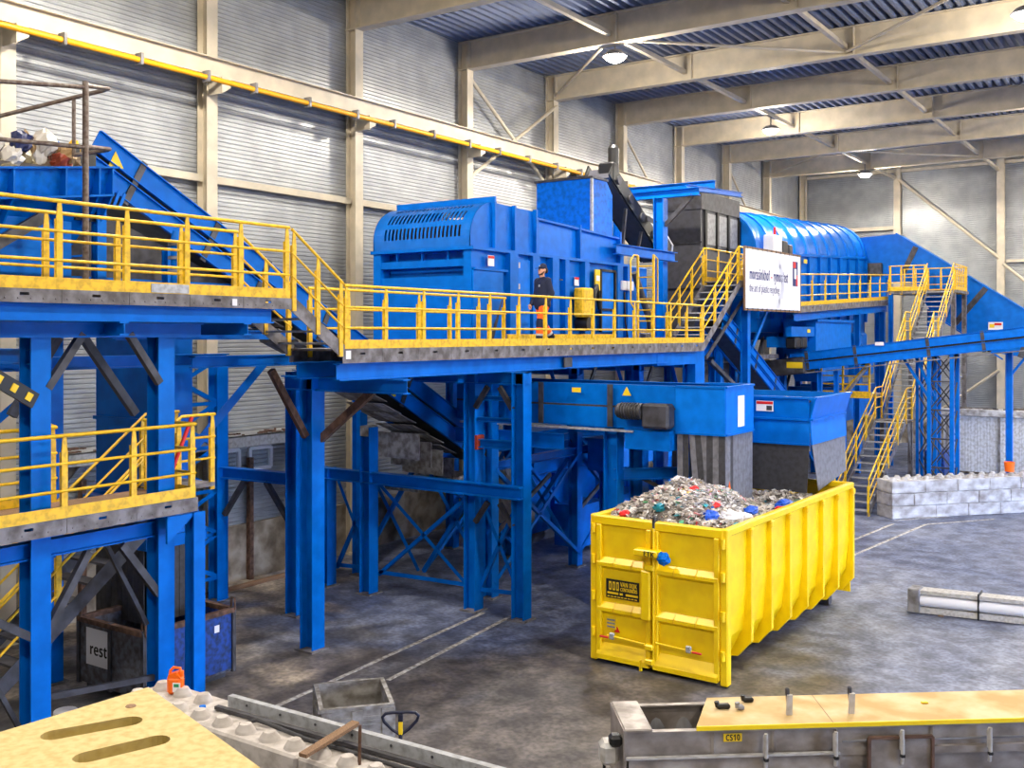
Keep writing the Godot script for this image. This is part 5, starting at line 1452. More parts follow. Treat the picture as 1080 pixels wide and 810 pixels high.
	for a in [[37.0, 11.22], [37.0, 11.95], [37.9, 11.22], [37.9, 11.95]]:
		fin(G.new().bar(V(a[0], 0, a[1]), V(a[0], 5.15, a[1]), 0.13, 0.13), "leg", "blue", lt)
	for k in 5:
		var y := 0.3 + k * 0.98
		for x in [37.0, 37.9]:
			fin(G.new().bar(V(x, y, 11.22), V(x, y + 0.98, 11.95), 0.04, 0.04), "diagonal", "steel_dark", lt)
			fin(G.new().bar(V(x, y + 0.98, 11.22), V(x, y, 11.95), 0.04, 0.04), "diagonal", "steel_dark", lt)
		for z in [11.22, 11.95]:
			fin(G.new().bar(V(37.0, y, z), V(37.9, y + 0.98, z), 0.04, 0.04), "diagonal", "steel_dark", lt)
		fin(G.new().bar(V(37.0, y, 11.22), V(37.0, y, 11.95), 0.05, 0.05), "rung", "steel_dark", lt)
	var l2 := thing("lattice_tower", "dark lattice tower beside the tall stair's lower landing", "steel frame", V(38.8, 0, 10.7))
	for a in [[38.5, 10.5], [38.5, 11.1], [39.2, 10.5], [39.2, 11.1]]:
		fin(G.new().bar(V(a[0], 0, a[1]), V(a[0], 5.0, a[1]), 0.1, 0.1), "leg", "blue", l2)
	for k in 4:
		var y := 0.3 + k * 1.15
		for x in [38.5, 39.2]:
			fin(G.new().bar(V(x, y, 10.5), V(x, y + 1.15, 11.1), 0.04, 0.04), "diagonal", "steel_dark", l2)
			fin(G.new().bar(V(x, y + 1.15, 10.5), V(x, y, 11.1), 0.04, 0.04), "diagonal", "steel_dark", l2)
	fin(G.new().bar(V(37.3, 3.4, 11.3), V(37.3, 5.0, 10.3), 0.09, 0.09), "knee_brace", "blue_light", lt)
	fin(G.new().bar(V(37.3, 3.7, 11.3), V(37.3, 5.1, 10.7), 0.09, 0.09), "knee_brace", "blue_light", lt)
	var l3 := thing("conveyor_leg", "single light blue leg of the crossing conveyor in front of the grey bunker", "steel frame", V(37.8, 0, 13.6))
	fin(G.new().hb(V(37.8, 0, 13.6), V(37.8, 5.25, 13.6), 0.2, 0.2, V(0, 0, 1)), "leg", "blue_light", l3)
	fin(G.new().bar(V(37.8, 4.4, 13.6), V(37.8, 5.35, 14.3), 0.08, 0.08), "knee_brace", "blue_light", l3)
	# big enclosed chute falling from the drum's end
	var b := thing("enclosed_conveyor", "large enclosed blue conveyor sloping down from the drum's end along the end wall", "conveyor", V(50.5, 5, 9))
	fin(G.new().px(pv([5.0, 10.45, 7.05, 10.55, 13.2, 6.4, 13.2, 4.7, 11.2, 5.0, 8.6, 6.8, 7.65, 8.3, 5.0, 8.3]), 50.0, 51.4), "casing", "blue", b)
	fin(G.new().bar(V(50.0, 10.58, 7.0), V(50.0, 6.42, 13.2), 0.16, 0.06, V(0, 1, 1)), "top_flange", "blue", b)
	fin(G.new().bar(V(49.96, 6.75, 8.65), V(49.96, 4.7, 11.6), 0.1, 0.06), "bottom_flange", "blue", b)
	for a in [[7.9, 9.9, 7.3, 8.6], [10.9, 7.9, 9.6, 6.3], [12.9, 6.5, 12.3, 4.8]]:
		fin(G.new().bar(V(49.98, a[1], a[0]), V(49.98, a[3], a[2]), 0.06, 0.24), "joint_strap", "steel_dark", b)
	sticker(b, V(49.98, 6.2, 11.3), V(0, 0, 1), 0.6, 0.34)
	sticker(b, V(49.97, 6.2, 11.15), V(0, 0, 1), 0.2, 0.16, "hazard")
	sticker(b, V(49.97, 6.28, 11.4), V(0, 0, 1), 0.3, 0.1, "red")
	fin(G.new().span(V(49.7, 8.2, 5.2), V(50.0, 9.2, 6.4)), "access_hatch", "steel_dark", b)
	fin(G.new().cbox(V(49.8, 8.0, 6.3), V(0.5, 1.1, 0.7), 0.04), "side_box", "blue", b)
	for z in [6.0, 8.4, 12.8]:
		fin(G.new().hb(V(50.7, 0, z), V(50.7, 4.95 if z > 12 else 7.0 if z > 8 else 8.4, z), 0.26, 0.26, V(0, 0, 1)), "leg", "blue", b)
	# lit blue column cylinder and cabinet near the stair foot
	var k := thing("control_cabinet", "blue floor cabinet beside the foot of the tall stair", "cabinet", V(39.6, 0, 9.9))
	fin(G.new().cbox(V(39.8, 0.95, 10.9), V(0.9, 1.3, 0.7), 0.03), "cabinet_body", "skip_blue", k)
	fin(G.new().span(V(39.4, 0, 10.6), V(40.2, 0.3, 11.2)), "plinth", "steel_dark", k)
	sticker(k, V(39.34, 1.25, 10.95), V(0, 0, 1), 0.2, 0.16)
# ---------------------------------------------------------------- the yellow container and its load
func container() -> void:
	var o := V(16.05, 0, 11.2)
	var t := thing("roll_off_container", "bright yellow ribbed roll-off container with double doors, filled with plastic waste", "container", o)
	var x0 := 16.0; var x1 := 22.6; var z0 := 9.95; var z1 := 12.45; var yt := 2.55
	fin(G.new().span(V(x0, 0.22, z0 + 0.3), V(x1, 0.3, z1 - 0.3)), "floor_plate", "skip_yellow", t)
	for s in [-1.0, 1.0]:
		var zo := z1 if s > 0 else z0
		fin(G.new().plate4([V(x0, 1.42, zo), V(x1, 1.42, zo), V(x1, yt, zo), V(x0, yt, zo)], V(0, 0, -0.04 * s)), "side_wall", "skip_yellow", t)
		fin(G.new().plate4([V(x0, 0.75, zo - 0.07 * s), V(x1, 0.75, zo - 0.07 * s), V(x1, 0.24, zo - 0.34 * s), V(x0, 0.24, zo - 0.34 * s)], V(0, 0, -0.04 * s)), "lower_wall", "skip_yellow", t)
		fin(G.new().plate4([V(x0, 1.42, zo), V(x1, 1.42, zo), V(x1, 0.75, zo - 0.07 * s), V(x0, 0.75, zo - 0.07 * s)], V(0, 0, -0.04 * s)), "middle_wall", "skip_yellow", t)
		fin(G.new().cbox(V((x0 + x1) / 2, yt, zo), V(x1 - x0 + 0.1, 0.13, 0.13), 0.02), "top_rim", "skip_yellow", t)
		for k in 7:
			var x := 16.95 + k * 0.92
			if k == 6: x = x1 - 0.04
			var g := G.new()
			g.px(pv([zo, yt - 0.05, zo + 0.085 * s, yt - 0.05, zo + 0.085 * s, 0.55, zo - 0.16 * s, 0.26, zo - 0.34 * s, 0.24, zo - 0.09 * s, 0.75]), x - 0.05, x + 0.05)
			fin(g, "side_rib", "skip_yellow", t)
			fin(G.new().cbox(V(x, yt - 0.12, zo + 0.08 * s), V(0.14, 0.12, 0.05), 0.015), "rib_cap", "skip_yellow", t)
	for z in [z0 + 0.62, z1 - 0.62]:
		fin(G.new().hb(V(x0 + 0.1, 0.13, z), V(x1 - 0.1, 0.13, z), 0.2, 0.12), "skid_rail", "rust", t)
	for a in [[x0 + 0.35, z0 + 0.4], [x0 + 0.35, z1 - 0.4], [x1 - 0.5, z0 + 0.4], [x1 - 0.5, z1 - 0.4]]:
		fin(G.new().lathe([Vector2(0, 0), Vector2(0.11, 0), Vector2(0.11, 0.24), Vector2(0, 0.24)], V(a[0], 0.11, a[1] - 0.12), Basis(V(1, 0, 0), PI / 2)), "roller", "steel_dark", t)
	# far end
	fin(G.new().span(V(x1 - 0.04, 0.24, z0), V(x1, yt, z1)), "end_wall", "skip_yellow", t)
	fin(G.new().cbox(V(x1, yt, (z0 + z1) / 2), V(0.13, 0.13, z1 - z0), 0.02), "top_rim", "skip_yellow", t)
	for z in [z0 + 0.8, z1 - 0.8]:
		fin(G.new().span(V(x1, 0.3, z - 0.06), V(x1 + 0.08, yt, z + 0.06)), "end_rib", "skip_yellow", t)
	# corner posts and threshold at the doors
	for z in [z0, z1]:
		fin(G.new().cbox(V(x0 + 0.02, 1.32, z), V(0.16, 2.6, 0.14), 0.02), "corner_post", "skip_yellow", t)
	fin(G.new().cbox(V(x0 + 0.03, 0.16, (z0 + z1) / 2), V(0.12, 0.2, z1 - z0 - 0.1), 0.02), "threshold", "rust", t)
	fin(G.new().cbox(V(x0, 2.53, (z0 + z1) / 2), V(0.14, 0.16, z1 - z0), 0.02), "door_header", "skip_yellow", t)
	var mid := 11.13
	for L in 2:
		var za := z0 + 0.07 if L == 0 else mid + 0.02
		var zb := mid - 0.02 if L == 0 else z1 - 0.07
		var d := fin(G.new().span(V(x0 - 0.02, 0.1, za), V(x0 + 0.02, 2.46, zb)), "door_leaf", "skip_yellow", t)
		for a in [[0.1, za, 2.46, za], [0.1, zb, 2.46, zb]]:
			var zz: float = a[1] + (0.05 if a[1] == za else -0.05)
			fin(G.new().cbox(V(x0 - 0.05, 1.28, zz), V(0.08, 2.36, 0.1), 0.015), "door_stile", "skip_yellow", d)
		for y in [1.78, 0.98]:
			fin(G.new().pz(pv([x0 - 0.02, y - 0.11, x0 - 0.1, y - 0.05, x0 - 0.1, y + 0.01, x0 - 0.02, y + 0.1]), za + 0.02, zb - 0.02), "door_rail", "skip_yellow", d)
			for k in 2:
				var zz := lerpf(za, zb, 0.33 + 0.33 * k)
				fin(G.new().pz(pv([x0 - 0.02, y - 0.08, x0 - 0.112, y - 0.04, x0 - 0.112, y + 0.02, x0 - 0.02, y + 0.11]), zz - 0.008, zz + 0.008), "rail_seam", "rail_yellow", d)
		fin(G.new().pz(pv([x0 - 0.02, 0.08, x0 - 0.12, 0.08, x0 - 0.12, 0.16, x0 - 0.02, 0.36]), za + 0.02, zb - 0.02), "kick_plate", "skip_yellow", d)
		for y in [0.45, 1.1, 1.75, 2.3]:
			var zh := za - 0.06 if L == 0 else zb + 0.06
			fin(G.new().lathe([Vector2(0, 0), Vector2(0.04, 0), Vector2(0.04, 0.16), Vector2(0, 0.16)], V(x0 - 0.08, y, zh)), "hinge", "skip_yellow", d)
		# lower locking rod with red handle
		var ym := 0.52 if L == 0 else 0.55
		var zs := za + 0.25 if L == 0 else za + 0.08
		fin(G.new().tube([V(x0 - 0.13, ym, zs), V(x0 - 0.13, ym - 0.03, zs + 0.75)], 0.018, 6), "lock_rod", "skip_yellow", d)
		fin(G.new().cbox(V(x0 - 0.13, ym, zs + (0.1 if L == 0 else 0.62)), V(0.05, 0.12, 0.1), 0.015), "lock_catch", "galv", d)
		fin(G.new().cbox(V(x0 - 0.15, ym - 0.03, zs + (-0.05 if L == 0 else 0.78)), V(0.03, 0.035, 0.18), 0.01), "lock_handle", "red", d, "red lock handle")
	fin(G.new().cbox(V(x0 - 0.1, 1.33, mid - 0.09), V(0.12, 0.86, 0.18), 0.02), "lock_cover", "skip_yellow", t)
	fin(G.new().tube([V(x0 - 0.11, 0.1, mid + 0.05), V(x0 - 0.11, 2.5, mid + 0.05)], 0.022, 6), "lock_bar", "skip_yellow", t)
	for y in [0.45, 0.2, 1.82]:
		fin(G.new().cbox(V(x0 - 0.12, y, mid - 0.02), V(0.1, 0.1, 0.16), 0.02), "lock_guide", "skip_yellow", t)
	var br := fin(G.new().cbox(V(x0 - 0.14, 2.08, mid - 0.05), V(0.2, 0.12, 0.46), 0.02), "lock_bracket", "skip_yellow", t)
	text(br, "ETK", V(x0 - 0.245, 2.08, mid - 0.08), V(0, 0, 1), 0.12, "ink_black", true)
	fin(G.new().cbox(V(x0 - 0.02, 2.55, mid + 0.03), V(0.12, 0.3, 0.07), 0.02), "top_latch", "steel_dark", t)
	for y in [0.1]:
		fin(G.new().cbox(V(x0 - 0.1, y, mid - 0.2), V(0.06, 0.2, 0.05), 0.01), "foot_latch", "skip_yellow", t)
	# black maker's plate
	var pl := fin(G.new().span(V(x0 - 0.04, 1.17, 10.2), V(x0 - 0.028, 1.5, 10.86)), "name_plate", "ink_black", t, "black plate with yellow lettering")
	var R := V(0, 0, 1)
	text(pl, "VAN DIJK", V(x0 - 0.043, 1.43, 10.49), R, 0.105, "hazard", true, false, 0.72)
	text(pl, "CONTAINERS", V(x0 - 0.043, 1.34, 10.49), R, 0.088, "hazard", true, false, 0.62)
	for k in 3:
		fin(G.new().span(V(x0 - 0.045, 1.24, [10.23, 10.48, 10.6][k]), V(x0 - 0.04, 1.275, [10.45, 10.54, 10.84][k])), "small_print", "hazard", pl)
	for k in 9:
		fin(G.new().span(V(x0 - 0.045, 1.19, 10.23 + k * 0.068), V(x0 - 0.04, 1.205, 10.28 + k * 0.068)), "small_print", "hazard", pl)
	for k in 3:
		var zc := 10.26 + k * 0.075
		fin(G.new().span(V(x0 - 0.045, 1.31, zc), V(x0 - 0.04, 1.46, zc + 0.05)), "logo_bar", "hazard", pl)
		fin(G.new().span(V(x0 - 0.047, 1.34, zc + 0.015), V(x0 - 0.044, 1.43, zc + 0.035)), "logo_gap", "ink_black", pl)
	var rs := fin(G.new().cbox(V(x0 - 0.035, 0.72, 10.3), V(0.006, 0.22, 0.22), 0.002), "round_sticker", "hazard", t)
	for k in 3:
		fin(G.new().span(V(x0 - 0.042, 0.64 + k * 0.06, 10.22), V(x0 - 0.039, 0.67 + k * 0.06, 10.38)), "sticker_line", "steel_grey", rs)
	fin(G.new().prism(pv([-0.06, -0.05, 0.06, -0.05, 0, 0.06]), V(x0 - 0.03, 0.62, 10.42), V(x0 - 0.036, 0.62, 10.42)), "warning_sign", "red", t)
	tag(fin(blob(V(0.07, 0.11, 0.11), 91), "blue_glove", "blue"), "blue crumpled rag hanging on the container's door lock", "rag")
	var rag := get_node("blue_glove") as Node3D
	rag.position = V(15.8, 2.02, 11.4)
	t.rotation.y = deg_to_rad(-1.6)
	# heap of shredded plastic
	var f := FastNoiseLite.new()
	f.seed = 12; f.frequency = 1.4; f.fractal_octaves = 4
	var hy := func(x: float, z: float) -> float:
		var a := (x - 18.0) / 1.5
		var b := (z - 11.0) / 1.2
		var y := 2.02 + 0.95 * exp(-(a * a + b * b)) + 0.45 * exp(-pow((x - 21.0) / 1.3, 2) - pow((z - 11.6) / 1.3, 2))
		return y + 0.12 * f.get_noise_2d(x, z) + 0.35 * exp(-pow((x - 16.6) / 0.9, 2))
	var g := G.new()
	var nx := 80; var nz := 30
	for i in nx:
		for j in nz:
			var xa := 16.12 + 6.35 * i / nx; var xb := 16.12 + 6.35 * (i + 1) / nx
			var za := 10.07 + 2.26 * j / nz; var zb := 10.07 + 2.26 * (j + 1) / nz
			var A := V(xa, hy.call(xa, za), za); var B := V(xb, hy.call(xb, za), za)
			var C := V(xb, hy.call(xb, zb), zb); var D := V(xa, hy.call(xa, zb), zb)
			g.face(A, B, C, A - V(0, 5, 0)); g.face(A, C, D, A - V(0, 5, 0))
	g.span(V(16.12, 0.35, 10.07 + 0.25), V(22.45, 1.7, 12.3 - 0.25))
	var heap := thing("plastic_waste_heap", "heap of shredded mixed plastic flakes inside the yellow container", "waste heap", V(19, 0.3, 11.2))
	heap.set_meta("kind", "stuff")
	fin(g, "heap_bed", "grey_pile", heap)
	var fm := G.new()
	fm.plate4([V(-0.5, 0, -0.4), V(0.45, 0.1, -0.5), V(0.5, -0.05, 0.45), V(-0.42, 0.14, 0.5)], V(0, 0.06, 0))
	var mm := MultiMesh.new()
	mm.transform_format = MultiMesh.TRANSFORM_3D
	mm.use_colors = true
	mm.mesh = fm.mesh()
	mm.instance_count = 9000
	var pal := [Color(0.62, 0.58, 0.55), Color(0.42, 0.38, 0.35), Color(0.30, 0.27, 0.25), Color(0.72, 0.70, 0.70), Color(0.50, 0.46, 0.44), Color(0.22, 0.20, 0.19), Color(0.60, 0.52, 0.46), Color(0.8, 0.78, 0.78)]
	var acc := [Color(0.55, 0.05, 0.05), Color(0.03, 0.16, 0.6), Color(0.03, 0.35, 0.45), Color(0.75, 0.3, 0.35), Color(0.1, 0.4, 0.2), Color(0.75, 0.55, 0.1), Color(0.65, 0.4, 0.5)]
	for i in mm.instance_count:
		var x := rng.randf_range(16.15, 22.4) if i % 3 == 0 else clampf(rng.randfn(18.0, 1.3), 16.15, 22.4)
		var z := rng.randf_range(10.1, 12.3)
		var s := rng.randf_range(0.05, 0.13)
		var b := Basis.from_euler(V(rng.randfn(0, 0.6), rng.randf() * TAU, rng.randfn(0, 0.6))).scaled(V(s, s * 0.8, s * rng.randf_range(0.5, 1.2)))
		mm.set_instance_transform(i, Transform3D(b, V(x, hy.call(x, z) + rng.randf_range(-0.01, 0.05), z) - heap.position))
		var c: Color = pal[rng.randi() % pal.size()] if rng.randf() < 0.93 else acc[rng.randi() % acc.size()]
		mm.set_instance_color(i, c)
	var mi := MultiMeshInstance3D.new()
	mi.multimesh = mm
	mi.material_override = M["tinted"]
	mi.name = "plastic_flakes"
	mi.set_meta("kind", "stuff")
	heap.add_child(mi)
	# a few larger pieces that can be told apart
	for a in [[16.75, 2.52, 11.85, "ink_blue_bright", "bright blue", 0.2], [17.9, 2.62, 12.15, "ink_blue_bright", "bright blue", 0.16], [17.3, 2.6, 11.7, "ink_red", "red", 0.12], [16.4, 2.6, 10.35, "ink_red", "red", 0.12], [17.1, 2.55, 12.1, "paper", "white", 0.24], [17.45, 2.5, 12.2, "paper", "white", 0.18], [17.5, 2.95, 11.2, "ink_red", "red", 0.12], [16.5, 2.62, 11.0, "teal", "teal", 0.15], [19.6, 2.5, 12.2, "ink_blue_bright", "bright blue", 0.2], [19.3, 2.45, 12.25, "ink_red", "red", 0.12], [20.1, 2.42, 12.2, "teal", "teal", 0.14], [17.9, 3.05, 10.7, "paper", "white", 0.16]]:
		var q := fin(blob(V(a[5], a[5] * 0.5, a[5] * 0.8), int(a[0] * 100)), "plastic_piece", a[3])
		q.position = V(a[0], maxf(a[1], hy.call(a[0], minf(a[2], 12.2)) + a[5] * 0.2), minf(a[2], 12.2))
		tag(q, "%s crumpled plastic piece on the waste heap in the container" % a[4], "plastic waste", "larger pieces on the waste heap")
func lego_block(size: Vector3, stud: int, along: int) -> G:
	var g := G.new()
	g.cbox(V(0, size.y / 2, 0), size, 0.025)
	return g

func stud_mesh(r: float, h: float, k := 8) -> ArrayMesh:
	return G.new().lathe([Vector2(r, 0), Vector2(r * 0.9, h * 0.35), Vector2(r * 0.55, h), Vector2(0, h)], Vector3.ZERO, Basis(), k).mesh()

func floor_things() -> void:
	# pale block wall by the stair
	var p := V(33.33, 0, 10.89)
	var d := V(0.745, 0, 0.667)
	var bk := V(0.667, 0, -0.745)
	var b := Basis(d, Vector3.UP, -bk)
	var t := thing("block_wall", "low wall of pale stackable concrete blocks, three courses high", "wall", p + bk * 0.42)
	var bm := {}
	for c in 3:
		var s := 0.0
		var k := 0
		while s < 8.4:
			var l := 1.2
			if k == 0: l = [1.6, 0.8, 1.2][c]
			var key := "%.1f" % l
			if not bm.has(key): bm[key] = G.new().cbox(V(l / 2, 0.2, 0), V(l - 0.012, 0.39, 0.84), 0.02).mesh()
			var o := inst(bm[key], "concrete_block", "block_white", t, p + d * s + bk * (0.42 + 0.015 * ((k + c) % 2)) + V(0, c * 0.4, 0), b)
			if c == 2:
				for q in roundi(l / 0.4):
					for w in 2:
						var st := MeshInstance3D.new()
						if not bm.has("stud"): bm["stud"] = stud_mesh(0.11, 0.1)
						st.mesh = bm["stud"]
						st.material_override = M["block_white"]
						st.name = numbered(o, "stud")
						o.add_child(st)
						st.position = V(0.2 + q * 0.4, 0.395, -0.2 + w * 0.4)
			s += l; k += 1
	# orange cone-like bucket on the wall at the edge of the picture
	var oc := thing("orange_bucket", "orange bucket standing on the pale concrete block wall", "bucket", p + d * 4.75 + bk * 0.5 + V(0, 1.29, 0))
	fin(G.new().lathe([Vector2(0, 0), Vector2(0.14, 0), Vector2(0.17, 0.32), Vector2(0.15, 0.32), Vector2(0.13, 0.05), Vector2(0, 0.05)], oc.position), "bucket", "orange_can", oc)
	# grey bunker
	var u := thing("storage_bunker", "grey corrugated steel bunker wall with concrete cap behind the block wall", "bunker", V(46.5, 0, 13))
	var g := G.new()
	for k in 60:
		var z := 9.9 + k * 0.12
		g.span(V(46.0, 0.1, z), V(46.2, 2.42, z + 0.06)); g.span(V(46.03, 0.1, z + 0.06), V(46.2, 2.42, z + 0.12))
	fin(g, "corrugated_sheet", "shed", u)
	fin(G.new().cbox(V(46.3, 2.56, 13.5), V(0.8, 0.3, 7.4), 0.03), "concrete_cap", "block_white", u)
	for z in [10.0, 12.0, 14.0, 16.0]:
		fin(G.new().span(V(45.94, 0, z), V(46.1, 2.42, z + 0.1)), "stake", "steel_grey", u)
	fin(G.new().span(V(46.2, 0, 9.9), V(46.5, 2.4, 17.1)), "core", "concrete", u)
	var dl := G.new()
	for k in 60:
		dl.box(V(rng.randf_range(46.0, 46.6), 2.72, rng.randf_range(10, 16)), V(rng.randf_range(0.05, 0.3), rng.randf_range(0.02, 0.1), rng.randf_range(0.05, 0.3)), Basis(Vector3.UP, rng.randf() * 3))
	tag(fin(dl, "loose_debris", "grey_pile"), "loose grey debris lying on the bunker cap", "debris", "", "stuff")
	# strapped bundle of profiles
	var a := thing("profile_bundle", "strapped bundle of two pale tubes in a grey frame on the floor", "profiles", V(22.8, 0, 16))
	var e0 := V(22.6, 0, 13.95); var e1 := V(23.3, 0, 19.0)
	fin(G.new().bar(e0 + V(0, 0.08, 0), e1 + V(0, 0.08, 0), 0.36, 0.12), "base_profile", "aluminium", a)
	fin(G.new().bar(e0 + V(0, 0.45, 0), e1 + V(0, 0.45, 0), 0.36, 0.08), "top_profile", "aluminium", a)
	fin(G.new().tube([e0 + V(-0.08, 0.27, 0.1), e1 + V(-0.08, 0.27, 0)], 0.12, 14), "tube", "white", a)
	fin(G.new().tube([e0 + V(0.12, 0.27, 0.1), e1 + V(0.12, 0.27, 0)], 0.12, 14), "tube", "white", a)
	fin(G.new().cbox(e0 + V(0.0, 0.26, 0.03), V(0.42, 0.5, 0.24), 0.02), "end_cap", "steel_grey", a)
	fin(G.new().cbox(e0 + V(0.17, 0.27, 1.25), V(0.44, 0.54, 0.03), 0.01), "strap", "black", a)
	fin(G.new().bar(e0 + V(0.1, 0.01, 0.5), e0 + V(0.1, 0.01, 0.6), 0.5, 0.02), "batten", "wood", a)
	fin(G.new().bar(e0 + V(0.5, 0.01, 4.0), e0 + V(0.5, 0.01, 4.1), 0.5, 0.02), "batten", "wood", a)
	# grey box pallet
	var c := thing("box_pallet", "worn grey plastic box pallet standing open on the dark floor", "box", V(10.58, 0, 9.15))
	var w := 0.95; var l := 1.05; var h := 0.8
	var q := c.position
	for s in [-1.0, 1.0]:
		fin(G.new().span(q + V(-w / 2, 0.14, s * l / 2 - 0.02), q + V(w / 2, h, s * l / 2 + 0.02)), "side_wall", "crate", c)
		fin(G.new().span(q + V(s * w / 2 - 0.02, 0.14, -l / 2), q + V(s * w / 2 + 0.02, h, l / 2)), "side_wall", "crate", c)
		fin(G.new().bar(q + V(-w / 2 - 0.03, h, s * l / 2), q + V(w / 2 + 0.03, h, s * l / 2), 0.06, 0.05), "rim", "crate", c)
		fin(G.new().bar(q + V(s * w / 2, h, -l / 2), q + V(s * w / 2, h, l / 2), 0.06, 0.05), "rim", "crate", c)
		for k in 3:
			fin(G.new().span(q + V((k - 1) * (w / 2 - 0.07) - 0.07, 0.14, s * (l / 2 + 0.03) - 0.015), q + V((k - 1) * (w / 2 - 0.07) + 0.07, h - 0.03, s * (l / 2 + 0.03) + 0.015)), "upright_rib", "crate", c)
			fin(G.new().span(q + V(s * (w / 2 + 0.03) - 0.015, 0.14, (k - 1) * (l / 2 - 0.07) - 0.07), q + V(s * (w / 2 + 0.03) + 0.015, h - 0.03, (k - 1) * (l / 2 - 0.07) + 0.07)), "upright_rib", "crate", c)
			fin(G.new().span(q + V(-w / 2, 0.66 - 0.055 * k, s * (l / 2 + 0.02) - 0.012), q + V(w / 2, 0.685 - 0.055 * k, s * (l / 2 + 0.02) + 0.012)), "flat_rib", "crate", c)
	fin(G.new().span(q + V(-w / 2, 0.12, -l / 2), q + V(w / 2, 0.16, l / 2)), "bottom", "crate", c)
	for i in 3:
		fin(G.new().span(q + V(-w / 2, 0, -0.46 + i * 0.42), q + V(w / 2, 0.12, -0.36 + i * 0.42)), "runner", "crate", c)
	c.rotation.y = deg_to_rad(-41)
	# pallet truck, its loop handle up
	var j := thing("pallet_truck", "pallet truck with dark looped handle and yellow grip beside the box pallet", "pallet truck", V(9.6, 0, 10.85))
	var f := j.position
	fin(G.new().tube([f + V(0, 0.3, 0), f + V(0, 0.95, 0)], 0.025), "tiller", "ink_navy", j)
	fin(G.new().cbox(f + V(0, 1.02, 0), V(0.055, 0.17, 0.05), 0.01), "grip_plate", "hazard", j, "yellow grip plate")
	fin(G.new().cbox(f + V(0, 1.14, 0), V(0.06, 0.1, 0.05), 0.01), "lever_box", "ink_navy", j)
	fin(G.new().tube([f + V(0, 0.93, 0), f + V(-0.1, 1.0, 0), f + V(-0.2, 1.1, 0), f + V(-0.22, 1.16, 0), f + V(-0.18, 1.2, 0), f + V(-0.1, 1.21, 0), f + V(0.1, 1.21, 0), f + V(0.18, 1.2, 0), f + V(0.22, 1.16, 0), f + V(0.2, 1.1, 0), f + V(0.1, 1.0, 0)], 0.02, 8, true), "handle_loop", "ink_navy", j)
	fin(G.new().cbox(f + V(0, 0.2, -0.08), V(0.3, 0.3, 0.26), 0.04), "pump_body", "ink_navy", j)
	for s in [-1.0, 1.0]:
		fin(G.new().cbox(f + V(s * 0.2, 0.12, -0.6), V(0.15, 0.06, 0.9), 0.02), "fork", "ink_navy", j)
		fin(G.new().lathe([Vector2(0, 0), Vector2(0.09, 0), Vector2(0.09, 0.06), Vector2(0, 0.06)], f + V(s * 0.07 - 0.03, 0.09, 0), Basis(V(0, 0, 1), -PI / 2)), "wheel", "rubber", j)
	j.rotation.y = deg_to_rad(-50)
	# white bucket
	var wb := thing("white_bucket", "white plastic bucket on the floor below the left platforms", "bucket", V(8.75, 0, 5.15))
	fin(G.new().lathe([Vector2(0, 0), Vector2(0.14, 0), Vector2(0.17, 0.3), Vector2(0.16, 0.32), Vector2(0, 0.33)], wb.position), "pail", "white", wb)
	# timber on the floor along the wall side
	tag(fin(G.new().cbox(V(15.5, 0.05, 0.7), V(4.2, 0.1, 0.12), 0.02), "floor_timber", "wood"), "long timber lying at the foot of the long wall", "timber")

